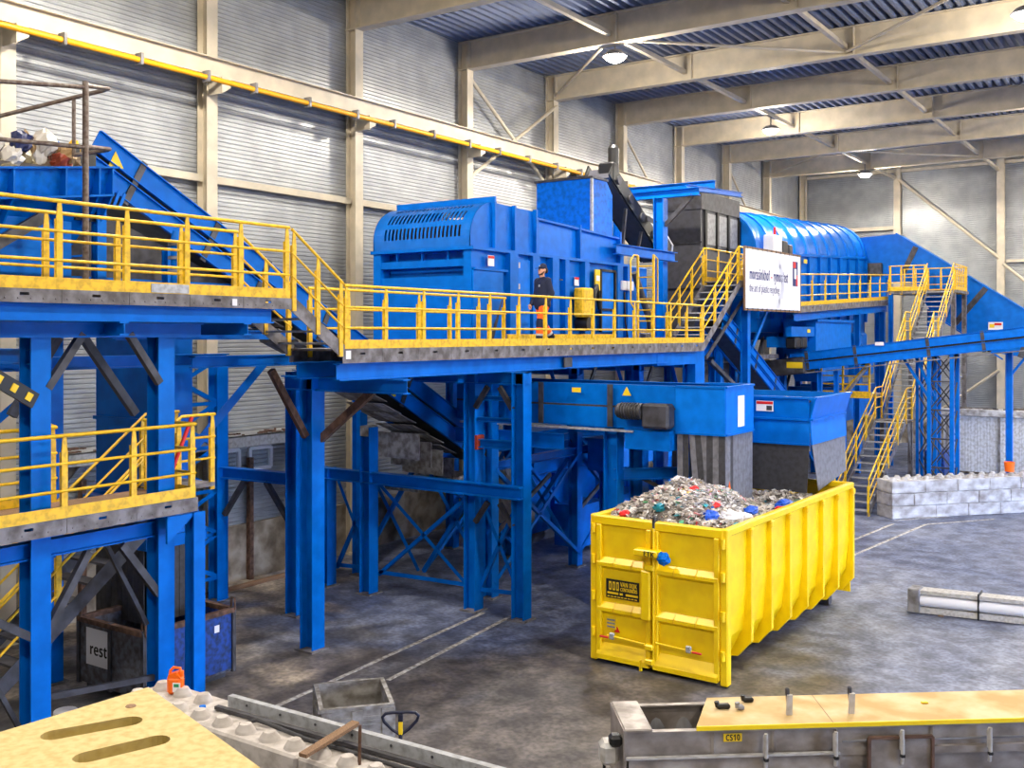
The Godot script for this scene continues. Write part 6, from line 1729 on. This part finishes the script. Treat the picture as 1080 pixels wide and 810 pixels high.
func foreground() -> void:
	# block wall below the viewer
	var t := thing("block_wall", "tall wall of grey stud-topped concrete blocks in front of the box pallet", "wall", V(6.19, 0, 13))
	var sm := stud_mesh(0.095, 0.075, 10)
	for c in 4:
		var za := 10.47
		var k := 0
		while za < 17.0:
			var zb := za + (0.6 if k == 0 and c % 2 == 0 else 1.2)
			var o := fin(G.new().cbox(V(6.19 + 0.006 * ((k + c) % 2), c * 0.6 + 0.3, (za + zb) / 2), V(0.57, 0.594, zb - za - 0.012), 0.02), "concrete_block", "block", t)
			if c == 3:
				for q in roundi((zb - za) / 0.3):
					for r in 2:
						if r == 1 and za + 0.15 + q * 0.3 > 11.5: continue
						inst(sm, "stud", "block", o, V(6.04 + r * 0.28, 2.395, za + 0.15 + q * 0.3), Basis(Vector3.UP, 0.4 * q))
			za = zb; k += 1
	# aluminium channel, hose, plank and rod lying on it
	var ch := thing("metal_channel", "long grey perforated metal channel lying on the concrete blocks", "profile", V(6.3, 2.4, 12.8))
	fin(G.new().ub(V(6.33, 2.462, 11.55), V(6.44, 2.462, 15.3), 0.10, 0.06, Vector3.UP, 0.008), "channel", "galv", ch)
	for k in 8:
		var rz := 11.8 + k * 0.42
		fin(G.new().lathe([Vector2(0, 0), Vector2(0.012, 0), Vector2(0.012, 0.006), Vector2(0, 0.006)], V(6.328 + (rz - 11.55) * 0.0293, 2.47, rz), Basis(V(0, 0, 1), PI / 2), 8), "rivet", "steel_dark", ch)
	fin(G.new().bar(V(6.24, 2.425, 11.5), V(6.36, 2.425, 15.3), 0.05, 0.03), "lower_flange", "steel_dark", ch)
	tag(fin(G.new().tube([V(6.08, 2.42, 12.0), V(6.17, 2.46, 12.12), V(6.2, 2.43, 12.35), V(6.18, 2.42, 12.7), V(6.2, 2.42, 13.3), V(6.2, 2.42, 14.3)], 0.018), "rubber_hose", "rubber"), "black rubber hose lying between the studs of the block wall", "hose")
	tag(fin(G.new().bar(V(5.8, 2.49, 13.06), V(6.46, 2.535, 13.02), 0.08, 0.03), "wooden_plank", "wood"), "short brown wooden batten lying across the block wall", "plank")
	tag(fin(G.new().tube([V(6.09, 2.395, 13.4), V(6.12, 2.7, 13.38)], 0.014), "rusty_rod", "rust"), "rusty rod standing upright on the block wall", "rod")
	tag(fin(G.new().lathe([Vector2(0, 0), Vector2(0.03, 0), Vector2(0.03, 0.03), Vector2(0, 0.035)], V(6.18, 2.4, 11.38)), "bottle_cap", "blue_light"), "small blue bottle cap on the block wall", "cap")
	# orange jerrycan
	var jc := thing("jerrycan", "orange plastic jerrycan with white label standing on the block wall's end", "jerrycan", V(6.3, 2.4, 10.84))
	var p := jc.position
	var by := Basis(Vector3.UP, 0.5)
	fin(G.new().cbox(p + V(0, 0.085, 0), V(0.1, 0.17, 0.15), 0.025, by), "body", "orange_can", jc)
	fin(G.new().prism(pv([-0.07, 0.0, 0.07, 0.0, 0.055, 0.035, -0.02, 0.06]), p + by * V(-0.04, 0.155, 0), p + by * V(0.04, 0.155, 0)), "shoulder", "orange_can", jc)
	fin(G.new().tube([p + by * V(0, 0.18, 0.05), p + by * V(0, 0.245, 0.045), p + by * V(0, 0.25, -0.02), p + by * V(0, 0.22, -0.05), p + by * V(0, 0.17, -0.06)], 0.014, 8), "handle", "orange_can", jc)
	fin(G.new().lathe([Vector2(0, 0), Vector2(0.025, 0), Vector2(0.025, 0.05), Vector2(0, 0.05)], p + by * V(0, 0.17, 0.055)), "cap", "orange_can", jc)
	var lb := fin(G.new().box(p + by * V(-0.052, 0.075, 0.03), V(0.004, 0.09, 0.075), by), "label", "paper", jc)
	fin(G.new().box(p + by * V(-0.055, 0.095, 0.03), V(0.004, 0.03, 0.05), by), "green_mark", "green", lb)
	# pale yellow board with two hand slots, on a crate and blocks
	var pb := thing("slotted_board", "pale yellow worn board with two long hand slots", "board", V(1.6, 4.5, 16.3))
	var comb := CSGCombiner3D.new()
	comb.name = "board"
	pb.add_child(comb)
	var poly := CSGPolygon3D.new()
	poly.name = "outline"
	poly.polygon = pv([0.75, -15.80, 2.27, -15.91, 1.95, -17.03, 0.5, -16.85])
	poly.depth = 0.035
	comb.add_child(poly)
	for s in [[1.837, 16.035, 2.035, 16.13], [1.795, 16.27, 1.985, 16.335]]:
		var A := Vector2(s[0], -s[1]); var B := Vector2(s[2], -s[3])
		var dr := (B - A).normalized(); var n := Vector2(-dr.y, dr.x)
		var cut := CSGPolygon3D.new()
		cut.name = numbered(comb, "slot")
		var pl := PackedVector2Array()
		for k in 9:
			var an := -PI / 2 + PI * k / 8.0
			pl.append(B + (dr * cos(an) + n * sin(an)) * 0.042)
		for k in 9:
			var an := PI / 2 + PI * k / 8.0
			pl.append(A + (dr * cos(an) + n * sin(an)) * 0.042)
		cut.polygon = pl
		cut.depth = 0.2
		cut.operation = CSGShape3D.OPERATION_SUBTRACTION
		cut.position.z = 0.1
		comb.add_child(cut)
	comb.material_override = M["plate_yellow"]
	comb.rotation.x = -PI / 2
	comb.position = V(0, 4.6, 0) - pb.position
	fin(G.new().py(pv([0.8, -15.90, 2.18, -16.0, 1.88, -16.95, 0.6, -16.8]), 4.50, 4.53), "inner_floor", "plate_inner", pb)
	for a in [[0.8, 15.9, 2.18, 16.0], [2.18, 16.0, 1.88, 16.95], [1.88, 16.95, 0.6, 16.8], [0.6, 16.8, 0.8, 15.9]]:
		fin(G.new().bar(V(a[0], 4.53, a[1]), V(a[2], 4.53, a[3]), 0.02, 0.07), "rim_wall", "plate_inner", pb)
	for a in [[1.75, 16.52, 0.012], [1.2, 16.2, 0.01], [2.12, 16.02, 0.016], [1.9, 16.66, 0.01]]:
		fin(G.new().lathe([Vector2(0, 0.004), Vector2(a[2], 0.003), Vector2(a[2] * 1.1, 0), Vector2(0, 0)], V(a[0], 4.6, a[1])), "paint_spot", "wood", pb)
	var bs := thing("block_stack", "stack of grey concrete blocks carrying the pale yellow board", "wall", V(1.35, 0, 16.5))
	for k in 5:
		fin(G.new().cbox(V(1.35, 0.45 + k * 0.9, 16.42), V(0.8, 0.89, 0.7), 0.03), "concrete_block", "block", bs)
	trough()

func trough() -> void:
	var E := V(6.34, 0, 15.66)
	var d := V(0.617, 0, 0.787)
	var bk := V(0.787, 0, -0.617)
	var Lp := func(s: float, q: float, y: float) -> Vector3: return E + d * s + bk * q + V(0, y, 0)
	var B := Basis(d, Vector3.UP, -bk)
	var t := thing("screw_conveyor", "grey steel screw conveyor trough with open end and visible screw flights", "conveyor", V(7.5, 2.5, 17.2))
	var L := 4.2
	# trough walls
	for q in [0.0, 0.5]:
		fin(G.new().bar(Lp.call(0.0, q, 2.97), Lp.call(L, q, 2.97), 0.012, 0.2), "wall_plate", "stainless", t)
		fin(G.new().bar(Lp.call(0.0, q, 3.07), Lp.call(L, q, 3.07), 0.05, 0.012), "top_flange", "stainless", t)
	var u0 := []; var u1 := []
	for i in 13:
		var an := PI + PI * i / 12.0
		u0.append(Lp.call(0.0, 0.25 + 0.25 * cos(an), 2.87 + 0.3 * sin(an)))
		u1.append(Lp.call(L, 0.25 + 0.25 * cos(an), 2.87 + 0.3 * sin(an)))
	fin(G.new().strip(u0, u1), "trough_bottom", "stainless", t)
	fin(G.new().box(Lp.call(-0.005, 0.25, 2.84), V(0.02, 0.5, 0.56), B), "end_plate", "stainless", t)
	fin(G.new().box(Lp.call(L, 0.25, 2.84), V(0.02, 0.5, 0.56), B), "end_plate", "stainless", t)
	fin(G.new().cbox(Lp.call(0.09, 0.25, 3.085), V(0.2, 0.025, 0.56), 0.008, B), "end_cover", "stainless", t)
	# screw
	fin(G.new().tube([Lp.call(0.0, 0.25, 2.85), Lp.call(L, 0.25, 2.85)], 0.05), "screw_shaft", "steel_grey", t)
	var sa := []; var sb := []
	for i in 24 * 8 + 1:
		var an := TAU * i / 16.0
		var s := 0.05 + i * 0.0125
		sa.append(Lp.call(s, 0.25 + 0.05 * cos(an), 2.85 + 0.05 * sin(an)))
		sb.append(Lp.call(s, 0.25 + 0.21 * cos(an), 2.85 + 0.21 * sin(an)))
	fin(G.new().strip(sa, sb), "screw_flight", "steel_grey", t)
	# outer cover below the flange, stiffeners
	fin(G.new().plate4([Lp.call(0.02, -0.03, 2.9), Lp.call(1.52, -0.03, 2.9), Lp.call(1.54, -0.12, 2.35), Lp.call(0.02, -0.12, 2.35)], bk * 0.012), "outer_cover", "stainless", t)
	fin(G.new().bar(Lp.call(0.0, -0.035, 2.9), Lp.call(1.52, -0.035, 2.9), 0.03, 0.015), "cover_lip", "aluminium", t)
	for s in [0.62, 1.05, 1.5, 2.2]:
		fin(G.new().bar(Lp.call(s, -0.012, 2.9), Lp.call(s, -0.012, 3.06), 0.012, 0.02), "stiffener", "stainless", t)
	fin(G.new().bar(Lp.call(1.55, -0.01, 2.97), Lp.call(L, -0.01, 2.97), 0.02, 0.012), "seam_bar", "steel_grey", t)
	fin(G.new().bar(Lp.call(2.05, -0.02, 2.9), Lp.call(L, -0.02, 2.9), 0.03, 0.05), "seam_bar", "stainless", t)
	fin(G.new().bar(Lp.call(1.7, -0.03, 2.66), Lp.call(L, -0.03, 2.66), 0.04, 0.02), "seam_bar", "aluminium", t)
	# inspection hatch
	var hx := fin(G.new().box(Lp.call(1.96, -0.03, 2.84), V(0.44, 0.3, 0.02), B), "inspection_hatch", "stainless", t)
	for a in [[1.73, 2.68, 1.73, 3.0], [2.19, 2.68, 2.19, 3.0], [1.73, 3.0, 2.19, 3.0], [1.73, 2.68, 2.19, 2.68]]:
		fin(G.new().bar(Lp.call(a[0], -0.045, a[1]), Lp.call(a[2], -0.045, a[3]), 0.02, 0.025, bk), "hatch_seal", "rust", hx)
	# clamps on the side
	for s in [0.98, 1.48, 1.96, 2.6]:
		var c := fin(G.new().cbox(Lp.call(s, -0.06, 2.98), V(0.03, 0.14, 0.03), 0.008, B), "toggle_clamp", "aluminium", t)
		fin(G.new().tube([Lp.call(s, -0.07, 3.06), Lp.call(s, -0.075, 2.9), Lp.call(s, -0.06, 2.82)], 0.014, 6), "clamp_hook", "aluminium", c)
		fin(G.new().cbox(Lp.call(s, -0.075, 2.88), V(0.035, 0.025, 0.03), 0.006, B), "clamp_block", "black", c)
	# drive at the open end
	var gb := fin(G.new().cbox(Lp.call(-0.1, 0.1, 2.9), V(0.13, 0.16, 0.16), 0.03, B), "gear_box", "aluminium", t)
	fin(G.new().cbox(Lp.call(-0.06, 0.05, 3.0), V(0.09, 0.08, 0.1), 0.02, B), "terminal_box", "black", gb)
	fin(G.new().tube([Lp.call(-0.13, 0.1, 2.84), Lp.call(-0.14, 0.05, 2.7), Lp.call(-0.05, -0.05, 2.5), Lp.call(0.0, -0.1, 2.42)], 0.012), "cable", "black", t)
	fin(G.new().tube([Lp.call(-0.02, -0.06, 2.72), Lp.call(0.1, -0.12, 2.5), Lp.call(0.25, -0.16, 2.36)], 0.03), "corner_tube", "aluminium", t)
	# cream tube frame in front
	var fr := fin(G.new().bar(Lp.call(1.62, -0.25, 2.72), Lp.call(2.4, -0.42, 2.66), 0.035, 0.035), "side_frame", "cream", t)
	fin(G.new().bar(Lp.call(1.62, -0.25, 2.4), Lp.call(1.62, -0.25, 2.78), 0.05, 0.05), "frame_post", "cream", fr)
	fin(G.new().plate4([Lp.call(1.5, -0.2, 2.62), Lp.call(1.62, -0.24, 2.66), Lp.call(1.62, -0.24, 2.4), Lp.call(1.46, -0.2, 2.4)], bk * 0.02), "frame_plate", "shed", fr)
	text(t, "CS10", Lp.call(0.708, -0.016, 3.018), d, 0.058, "ink_black", true, false, 0.8)
	fin(G.new().box(Lp.call(0.76, -0.012, 3.018), V(0.13, 0.055, 0.006), B), "yellow_tag", "hazard", t)
	# wooden lid
	var l := thing("cover_board", "pale yellow wooden board with bright yellow edge covering the screw conveyor", "board", Lp.call(2.2, 0.25, 3.08))
	var g := G.new()
	g.plate4([Lp.call(0.5, -0.02, 3.085), Lp.call(L, -0.02, 3.085), Lp.call(L, 0.53, 3.085), Lp.call(0.72, 0.53, 3.085)], V(0, 0.02, 0))
	fin(g, "board", "lid_wood", l)
	fin(G.new().bar(Lp.call(0.5, -0.026, 3.092), Lp.call(L, -0.026, 3.092), 0.012, 0.03), "front_edge", "hazard_edge", l, "bright yellow front edge")
	for s in [1.48]:
		fin(G.new().plate4([Lp.call(s - 0.001, -0.02, 3.1055), Lp.call(s + 0.003, -0.02, 3.1055), Lp.call(s + 0.053, 0.53, 3.1055), Lp.call(s + 0.049, 0.53, 3.1055)], V(0, 0.001, 0)), "board_joint", "wood", l)
	for s in [1.22, 1.68]:
		var c := thing("toggle_bracket", "upright grey metal bracket standing on the cover board", "bracket", Lp.call(s, 0.14, 3.105), "brackets on the cover board")
		fin(G.new().box(Lp.call(s, 0.14, 3.18), V(0.04, 0.15, 0.02), B.rotated(d, 0.1)), "upright", "aluminium", c)
		fin(G.new().bar(Lp.call(s + 0.01, 0.17, 3.12), Lp.call(s - 0.01, 0.16, 3.27), 0.03, 0.02), "stay", "steel_grey", c)
		fin(G.new().cbox(Lp.call(s - 0.012, 0.15, 3.27), V(0.03, 0.06, 0.03), 0.008, B), "tip", "steel_dark", c)
	for a in [[0.78, 0.3, "black", 0.1], [0.9, 0.27, "steel_grey", 0.05], [1.0, 0.42, "black", 0.08]]:
		var c := fin(G.new().cbox(Lp.call(a[0], a[1], 3.125), V(a[3], 0.035, 0.05), 0.01, B).tube([Lp.call(a[0] - a[3] * 0.4, a[1], 3.12), Lp.call(a[0] - a[3] * 0.5, a[1], 3.16)], 0.018, 6), "clamp_piece", a[2])
		tag(c, "small %s clamp piece lying on the cover board" % ("grey" if a[2] == "steel_grey" else "black"), "clamp", "loose clamp pieces on the board")
	tag(fin(G.new().cbox(Lp.call(2.3, 0.3, 3.112), V(0.05, 0.012, 0.03), 0.004, B), "yellow_scrap", "hazard"), "tiny yellow scrap on the cover board", "scrap")
	var bs := thing("block_stack", "stack of concrete blocks under the far end of the screw conveyor", "wall", Lp.call(3.7, 0.25, 0))
	for k in 3:
		fin(G.new().cbox(Lp.call(3.7, 0.25, 0.425 + k * 0.855), V(0.7, 0.84, 0.8), 0.03, B), "concrete_block", "block", bs)
# ---------------------------------------------------------------- the man on the gangway
# bones: [a, b, ra, rb]; returns the smooth union of tapered capsules as surface nets
func nets(bones: Array, cell: float, k: float) -> G:
	var lo := Vector3.INF
	var hi := -Vector3.INF
	for b in bones:
		var r := maxf(b[2], b[3]) + cell * 2.0
		lo = lo.min(b[0].min(b[1]) - Vector3.ONE * r)
		hi = hi.max(b[0].max(b[1]) + Vector3.ONE * r)
	var n := Vector3i(((hi - lo) / cell).ceil()) + Vector3i.ONE
	var f := PackedFloat32Array()
	f.resize(n.x * n.y * n.z)
	f.fill(1.0)
	for b in bones:
		var A: Vector3 = b[0]
		var d: Vector3 = b[1] - A
		var dd := maxf(d.length_squared(), 1e-9)
		var r := maxf(b[2], b[3]) + k + cell * 1.8
		var p0 := Vector3i(((A.min(b[1]) - Vector3.ONE * r - lo) / cell).floor()).clamp(Vector3i.ZERO, n - Vector3i.ONE)
		var p1 := Vector3i(((A.max(b[1]) + Vector3.ONE * r - lo) / cell).ceil()).clamp(Vector3i.ZERO, n - Vector3i.ONE)
		for z in range(p0.z, p1.z + 1):
			for y in range(p0.y, p1.y + 1):
				var row := (z * n.y + y) * n.x
				for x in range(p0.x, p1.x + 1):
					var p := lo + Vector3(x, y, z) * cell - A
					var t := clampf(p.dot(d) / dd, 0.0, 1.0)
					var v: float = (p - d * t).length() - lerpf(b[2], b[3], t)
					var o := f[row + x]
					var h := maxf(k - absf(o - v), 0.0) / k
					f[row + x] = minf(o, v) - h * h * k * 0.25
	var g := G.new()
	var ids := {}
	var pts := PackedVector3Array()
	var nr := PackedVector3Array()
	var off := [0, 1, n.x, n.x + 1, n.x * n.y, n.x * n.y + 1, n.x * n.y + n.x, n.x * n.y + n.x + 1]
	var ed := [[0, 1], [0, 2], [0, 4], [1, 3], [1, 5], [2, 3], [2, 6], [3, 7], [4, 5], [4, 6], [5, 7], [6, 7]]
	for z in n.z - 1:
		for y in n.y - 1:
			for x in n.x - 1:
				var i := (z * n.y + y) * n.x + x
				var m := 0
				for c in 8:
					if f[i + off[c]] < 0.0: m |= 1 << c
				if m == 0 or m == 255: continue
				var s := Vector3.ZERO
				var q := 0
				for e in ed:
					var va := f[i + off[e[0]]]
					var vb := f[i + off[e[1]]]
					if (va < 0.0) == (vb < 0.0): continue
					var t := va / (va - vb)
					var a := Vector3(e[0] & 1, (e[0] >> 1) & 1, e[0] >> 2)
					var b := Vector3(e[1] & 1, (e[1] >> 1) & 1, e[1] >> 2)
					s += a.lerp(b, t); q += 1
				ids[i] = pts.size()
				pts.append(lo + (Vector3(x, y, z) + s / q) * cell)
				nr.append(Vector3(f[i + off[1]] - f[i] + f[i + off[7]] - f[i + off[6]], f[i + off[2]] - f[i] + f[i + off[7]] - f[i + off[5]], f[i + off[4]] - f[i] + f[i + off[7]] - f[i + off[3]]).normalized())
	var st := [1, n.x, n.x * n.y]
	for i in ids:
		for ax in 3:
			var u: int = st[(ax + 1) % 3]
			var w: int = st[(ax + 2) % 3]
			if (f[i] < 0.0) == (f[i + st[ax]] < 0.0): continue
			if not (ids.has(i - u) and ids.has(i - w) and ids.has(i - u - w)): continue
			var a: int = ids[i]; var b: int = ids[i - u]; var c: int = ids[i - u - w]; var d: int = ids[i - w]
			g.tri(pts[a], pts[b], pts[c], nr[a], nr[b], nr[c])
			g.tri(pts[a], pts[c], pts[d], nr[a], nr[c], nr[d])
	return g

func wear(g: G, called: String, m: String, parent: Node, label := "") -> void:      # geometry in the figure's own space
	var o := MeshInstance3D.new()
	o.mesh = g.mesh()
	o.material_override = M[m]
	o.name = numbered(parent, called)
	parent.add_child(o)
	if label: o.set_meta("label", label)

func person() -> void:
	var t := thing("person", "man in navy sweater, orange work trousers and cap walking on the gangway", "person", V(19.62, 5.605, 6.55))
	# joints; the figure faces +z, its left side is +x
	var hipL := V(0.095, 0.93, 0.0); var kneeL := V(0.10, 0.50, 0.13); var ankL := V(0.10, 0.10, 0.16)
	var hipR := V(-0.095, 0.93, 0.0); var kneeR := V(-0.10, 0.50, -0.06); var ankR := V(-0.11, 0.15, -0.36)
	var shL := V(0.19, 1.44, -0.01); var elL := V(0.25, 1.16, -0.07); var wrL := V(0.25, 0.92, 0.05)
	var shR := V(-0.19, 1.44, -0.01); var elR := V(-0.25, 1.16, -0.02); var wrR := V(-0.25, 0.93, 0.12)
	var torso := func(e: float) -> Array:
		return [[V(-0.07, 0.95, 0), V(0.07, 0.95, 0), 0.125 + e, 0.125 + e], [V(0, 1.0, 0), V(0, 1.2, 0.0), 0.125 + e, 0.13 + e], [V(-0.06, 1.12, 0), V(-0.09, 1.36, 0.0), 0.115 + e, 0.115 + e], [V(0.06, 1.12, 0), V(0.09, 1.36, 0.0), 0.115 + e, 0.115 + e], [V(-0.16, 1.43, -0.01), V(0.16, 1.43, -0.01), 0.07 + e, 0.07 + e]]
	var arms := func(e: float) -> Array:
		return [[shL, elL, 0.062 + e, 0.05 + e], [elL, wrL, 0.048 + e, 0.034 + e], [shR, elR, 0.062 + e, 0.05 + e], [elR, wrR, 0.048 + e, 0.034 + e]]
	var legs := func(e: float) -> Array:
		return [[hipL, kneeL, 0.092 + e, 0.062 + e], [kneeL, ankL, 0.062 + e, 0.042 + e], [hipR, kneeR, 0.092 + e, 0.062 + e], [kneeR, ankR, 0.062 + e, 0.042 + e]]
	# body
	var b: Array = torso.call(0.0)
	b.append_array(arms.call(0.0)); b.append_array(legs.call(0.0))
	b.append([V(0, 1.42, -0.01), V(0, 1.58, 0.01), 0.065, 0.058])
	b.append([ankL, ankL + V(0.01, -0.06, 0.14), 0.04, 0.03]); b.append([ankR, ankR + V(0, -0.09, 0.1), 0.04, 0.03])
	var body := nets(b, 0.02, 0.03)
	# head, turned a little; chin, nose, ears
	var hd := nets([[V(0, 1.68, 0.0), V(0, 1.71, -0.015), 0.088, 0.094], [V(0, 1.61, 0.045), V(0, 1.66, 0.04), 0.05, 0.062], [V(0, 1.655, 0.10), V(0, 1.69, 0.088), 0.014, 0.009], [V(-0.025, 1.622, 0.082), V(0.025, 1.622, 0.082), 0.011, 0.011], [V(0.088, 1.66, -0.01), V(0.09, 1.69, -0.015), 0.014, 0.018], [V(-0.088, 1.66, -0.01), V(-0.09, 1.69, -0.015), 0.014, 0.018], [V(-0.035, 1.70, 0.082), V(0.035, 1.70, 0.082), 0.012, 0.012]], 0.007, 0.02)
	for g in [hd]:
		body.v.append_array(g.v); body.n.append_array(g.n); body.c.append_array(g.c)
	# hands: palm, four curled fingers, thumb
	for s in [1.0, -1.0]:
		var w: Vector3 = wrL if s > 0 else wrR
		var dn := (w - (elL if s > 0 else elR)).normalized()
		var fw := V(0, 0, 1).slide(dn).normalized()
		var hb := [[w, w + dn * 0.08 + fw * 0.016, 0.026, 0.024], [w + dn * 0.02, w + dn * 0.085 - fw * 0.022, 0.024, 0.022]]
		for k in 4:
			var root: Vector3 = w + dn * 0.085 + fw * (0.03 - 0.02 * k)
			var le: float = [0.036, 0.042, 0.039, 0.03][k]
			var m: Vector3 = root + dn * le - V(s * 0.006, 0, 0)
			hb.append([root, m, 0.0095, 0.009])
			hb.append([m, m + dn * le * 0.7 - V(s * 0.022, 0, 0), 0.009, 0.008])
		var th: Vector3 = w + dn * 0.035 + fw * 0.03
		hb.append([th, th + dn * 0.03 + fw * 0.022, 0.012, 0.011])
		hb.append([th + dn * 0.03 + fw * 0.022, th + dn * 0.058 + fw * 0.024, 0.011, 0.009])
		var hg := nets(hb, 0.006, 0.006)
		body.v.append_array(hg.v); body.n.append_array(hg.n); body.c.append_array(hg.c)
	wear(body, "body", "skin", t)
	# eyes, brows, beard stubble, hair
	for s in [-1.0, 1.0]:
		wear(G.new().lathe([Vector2(0, -0.009), Vector2(0.008, -0.004), Vector2(0.008, 0.004), Vector2(0, 0.009)], V(s * 0.034, 1.685, 0.088)), "eye", "ink_black", t)
	wear(nets([[V(-0.05, 1.60, 0.055), V(0, 1.585, 0.085), 0.02, 0.018], [V(0, 1.585, 0.085), V(0.05, 1.60, 0.055), 0.018, 0.02], [V(-0.055, 1.60, 0.05), V(-0.082, 1.66, 0.0), 0.016, 0.012], [V(0.055, 1.60, 0.05), V(0.082, 1.66, 0.0), 0.016, 0.012]], 0.008, 0.01), "beard", "hair", t)
	wear(nets([[V(-0.05, 1.66, -0.07), V(0.05, 1.66, -0.07), 0.045, 0.045], [V(-0.06, 1.70, -0.05), V(0.06, 1.70, -0.05), 0.05, 0.05]], 0.01, 0.02), "hair", "hair", t)
	# cap with peak
	wear(nets([[V(0, 1.745, -0.012), V(0, 1.76, -0.02), 0.097, 0.088]], 0.01, 0.02), "cap", "navy", t)
	wear(G.new().plate4([V(-0.075, 1.735, 0.06), V(0.075, 1.735, 0.06), V(0.055, 1.72, 0.165), V(-0.055, 1.72, 0.165)], V(0, 0.012, 0)), "cap_peak", "navy", t)
	wear(G.new().box(V(0, 1.785, 0.077), V(0.04, 0.025, 0.006), Basis(V(1, 0, 0), -0.5)), "cap_badge", "reflective", t)
	# sweater
	var sw: Array = torso.call(0.022)
	sw.append_array(arms.call(0.02))
	sw.append([V(0, 1.46, -0.01), V(0, 1.50, 0.0), 0.075, 0.07])
	sw.append([V(-0.07, 0.90, 0), V(0.07, 0.90, 0), 0.145, 0.145])
	wear(nets(sw, 0.02, 0.035), "sweater", "navy", t)
	wear(G.new().box(V(0.075, 1.33, 0.142), V(0.05, 0.05, 0.006)), "chest_logo", "reflective", t, "small pale chest emblem")
	# trousers: orange above the knee, navy knee patches, orange shin, reflective band
	wear(nets([[V(-0.08, 0.90, 0), V(0.08, 0.90, 0), 0.13, 0.13], [hipL, hipL.lerp(kneeL, 0.82), 0.115, 0.098], [hipR, hipR.lerp(kneeR, 0.82), 0.115, 0.098]], 0.02, 0.03), "trousers", "work_orange", t)
	for s in [[hipL, kneeL, ankL], [hipR, kneeR, ankR]]:
		var kn: Vector3 = s[1]
		wear(nets([[s[0].lerp(kn, 0.84), kn, 0.097, 0.092], [kn, kn.lerp(s[2], 0.28), 0.092, 0.088]], 0.018, 0.02), "knee_patch", "navy", t)
		wear(nets([[kn.lerp(s[2], 0.32), kn.lerp(s[2], 0.62), 0.088, 0.084]], 0.018, 0.02), "trouser_leg", "work_orange", t)
		wear(nets([[kn.lerp(s[2], 0.66), kn.lerp(s[2], 0.72), 0.084, 0.083]], 0.018, 0.02), "reflective_band", "reflective", t)
		wear(nets([[kn.lerp(s[2], 0.78), kn.lerp(s[2], 0.9), 0.082, 0.078]], 0.018, 0.02), "trouser_cuff", "navy", t)
	wear(nets([[ankL + V(0, 0.02, 0), ankL + V(0, -0.05, -0.01), 0.056, 0.05], [ankL + V(0, -0.05, 0), ankL + V(0.01, -0.06, 0.15), 0.05, 0.04]], 0.012, 0.02), "boot", "boot", t)
	wear(nets([[ankR + V(0, 0.02, 0), ankR + V(0, -0.05, 0.0), 0.056, 0.05], [ankR + V(0, -0.05, 0), ankR + V(0.0, -0.105, 0.14), 0.05, 0.038]], 0.012, 0.02), "boot", "boot", t)
	t.rotation.y = deg_to_rad(-112)
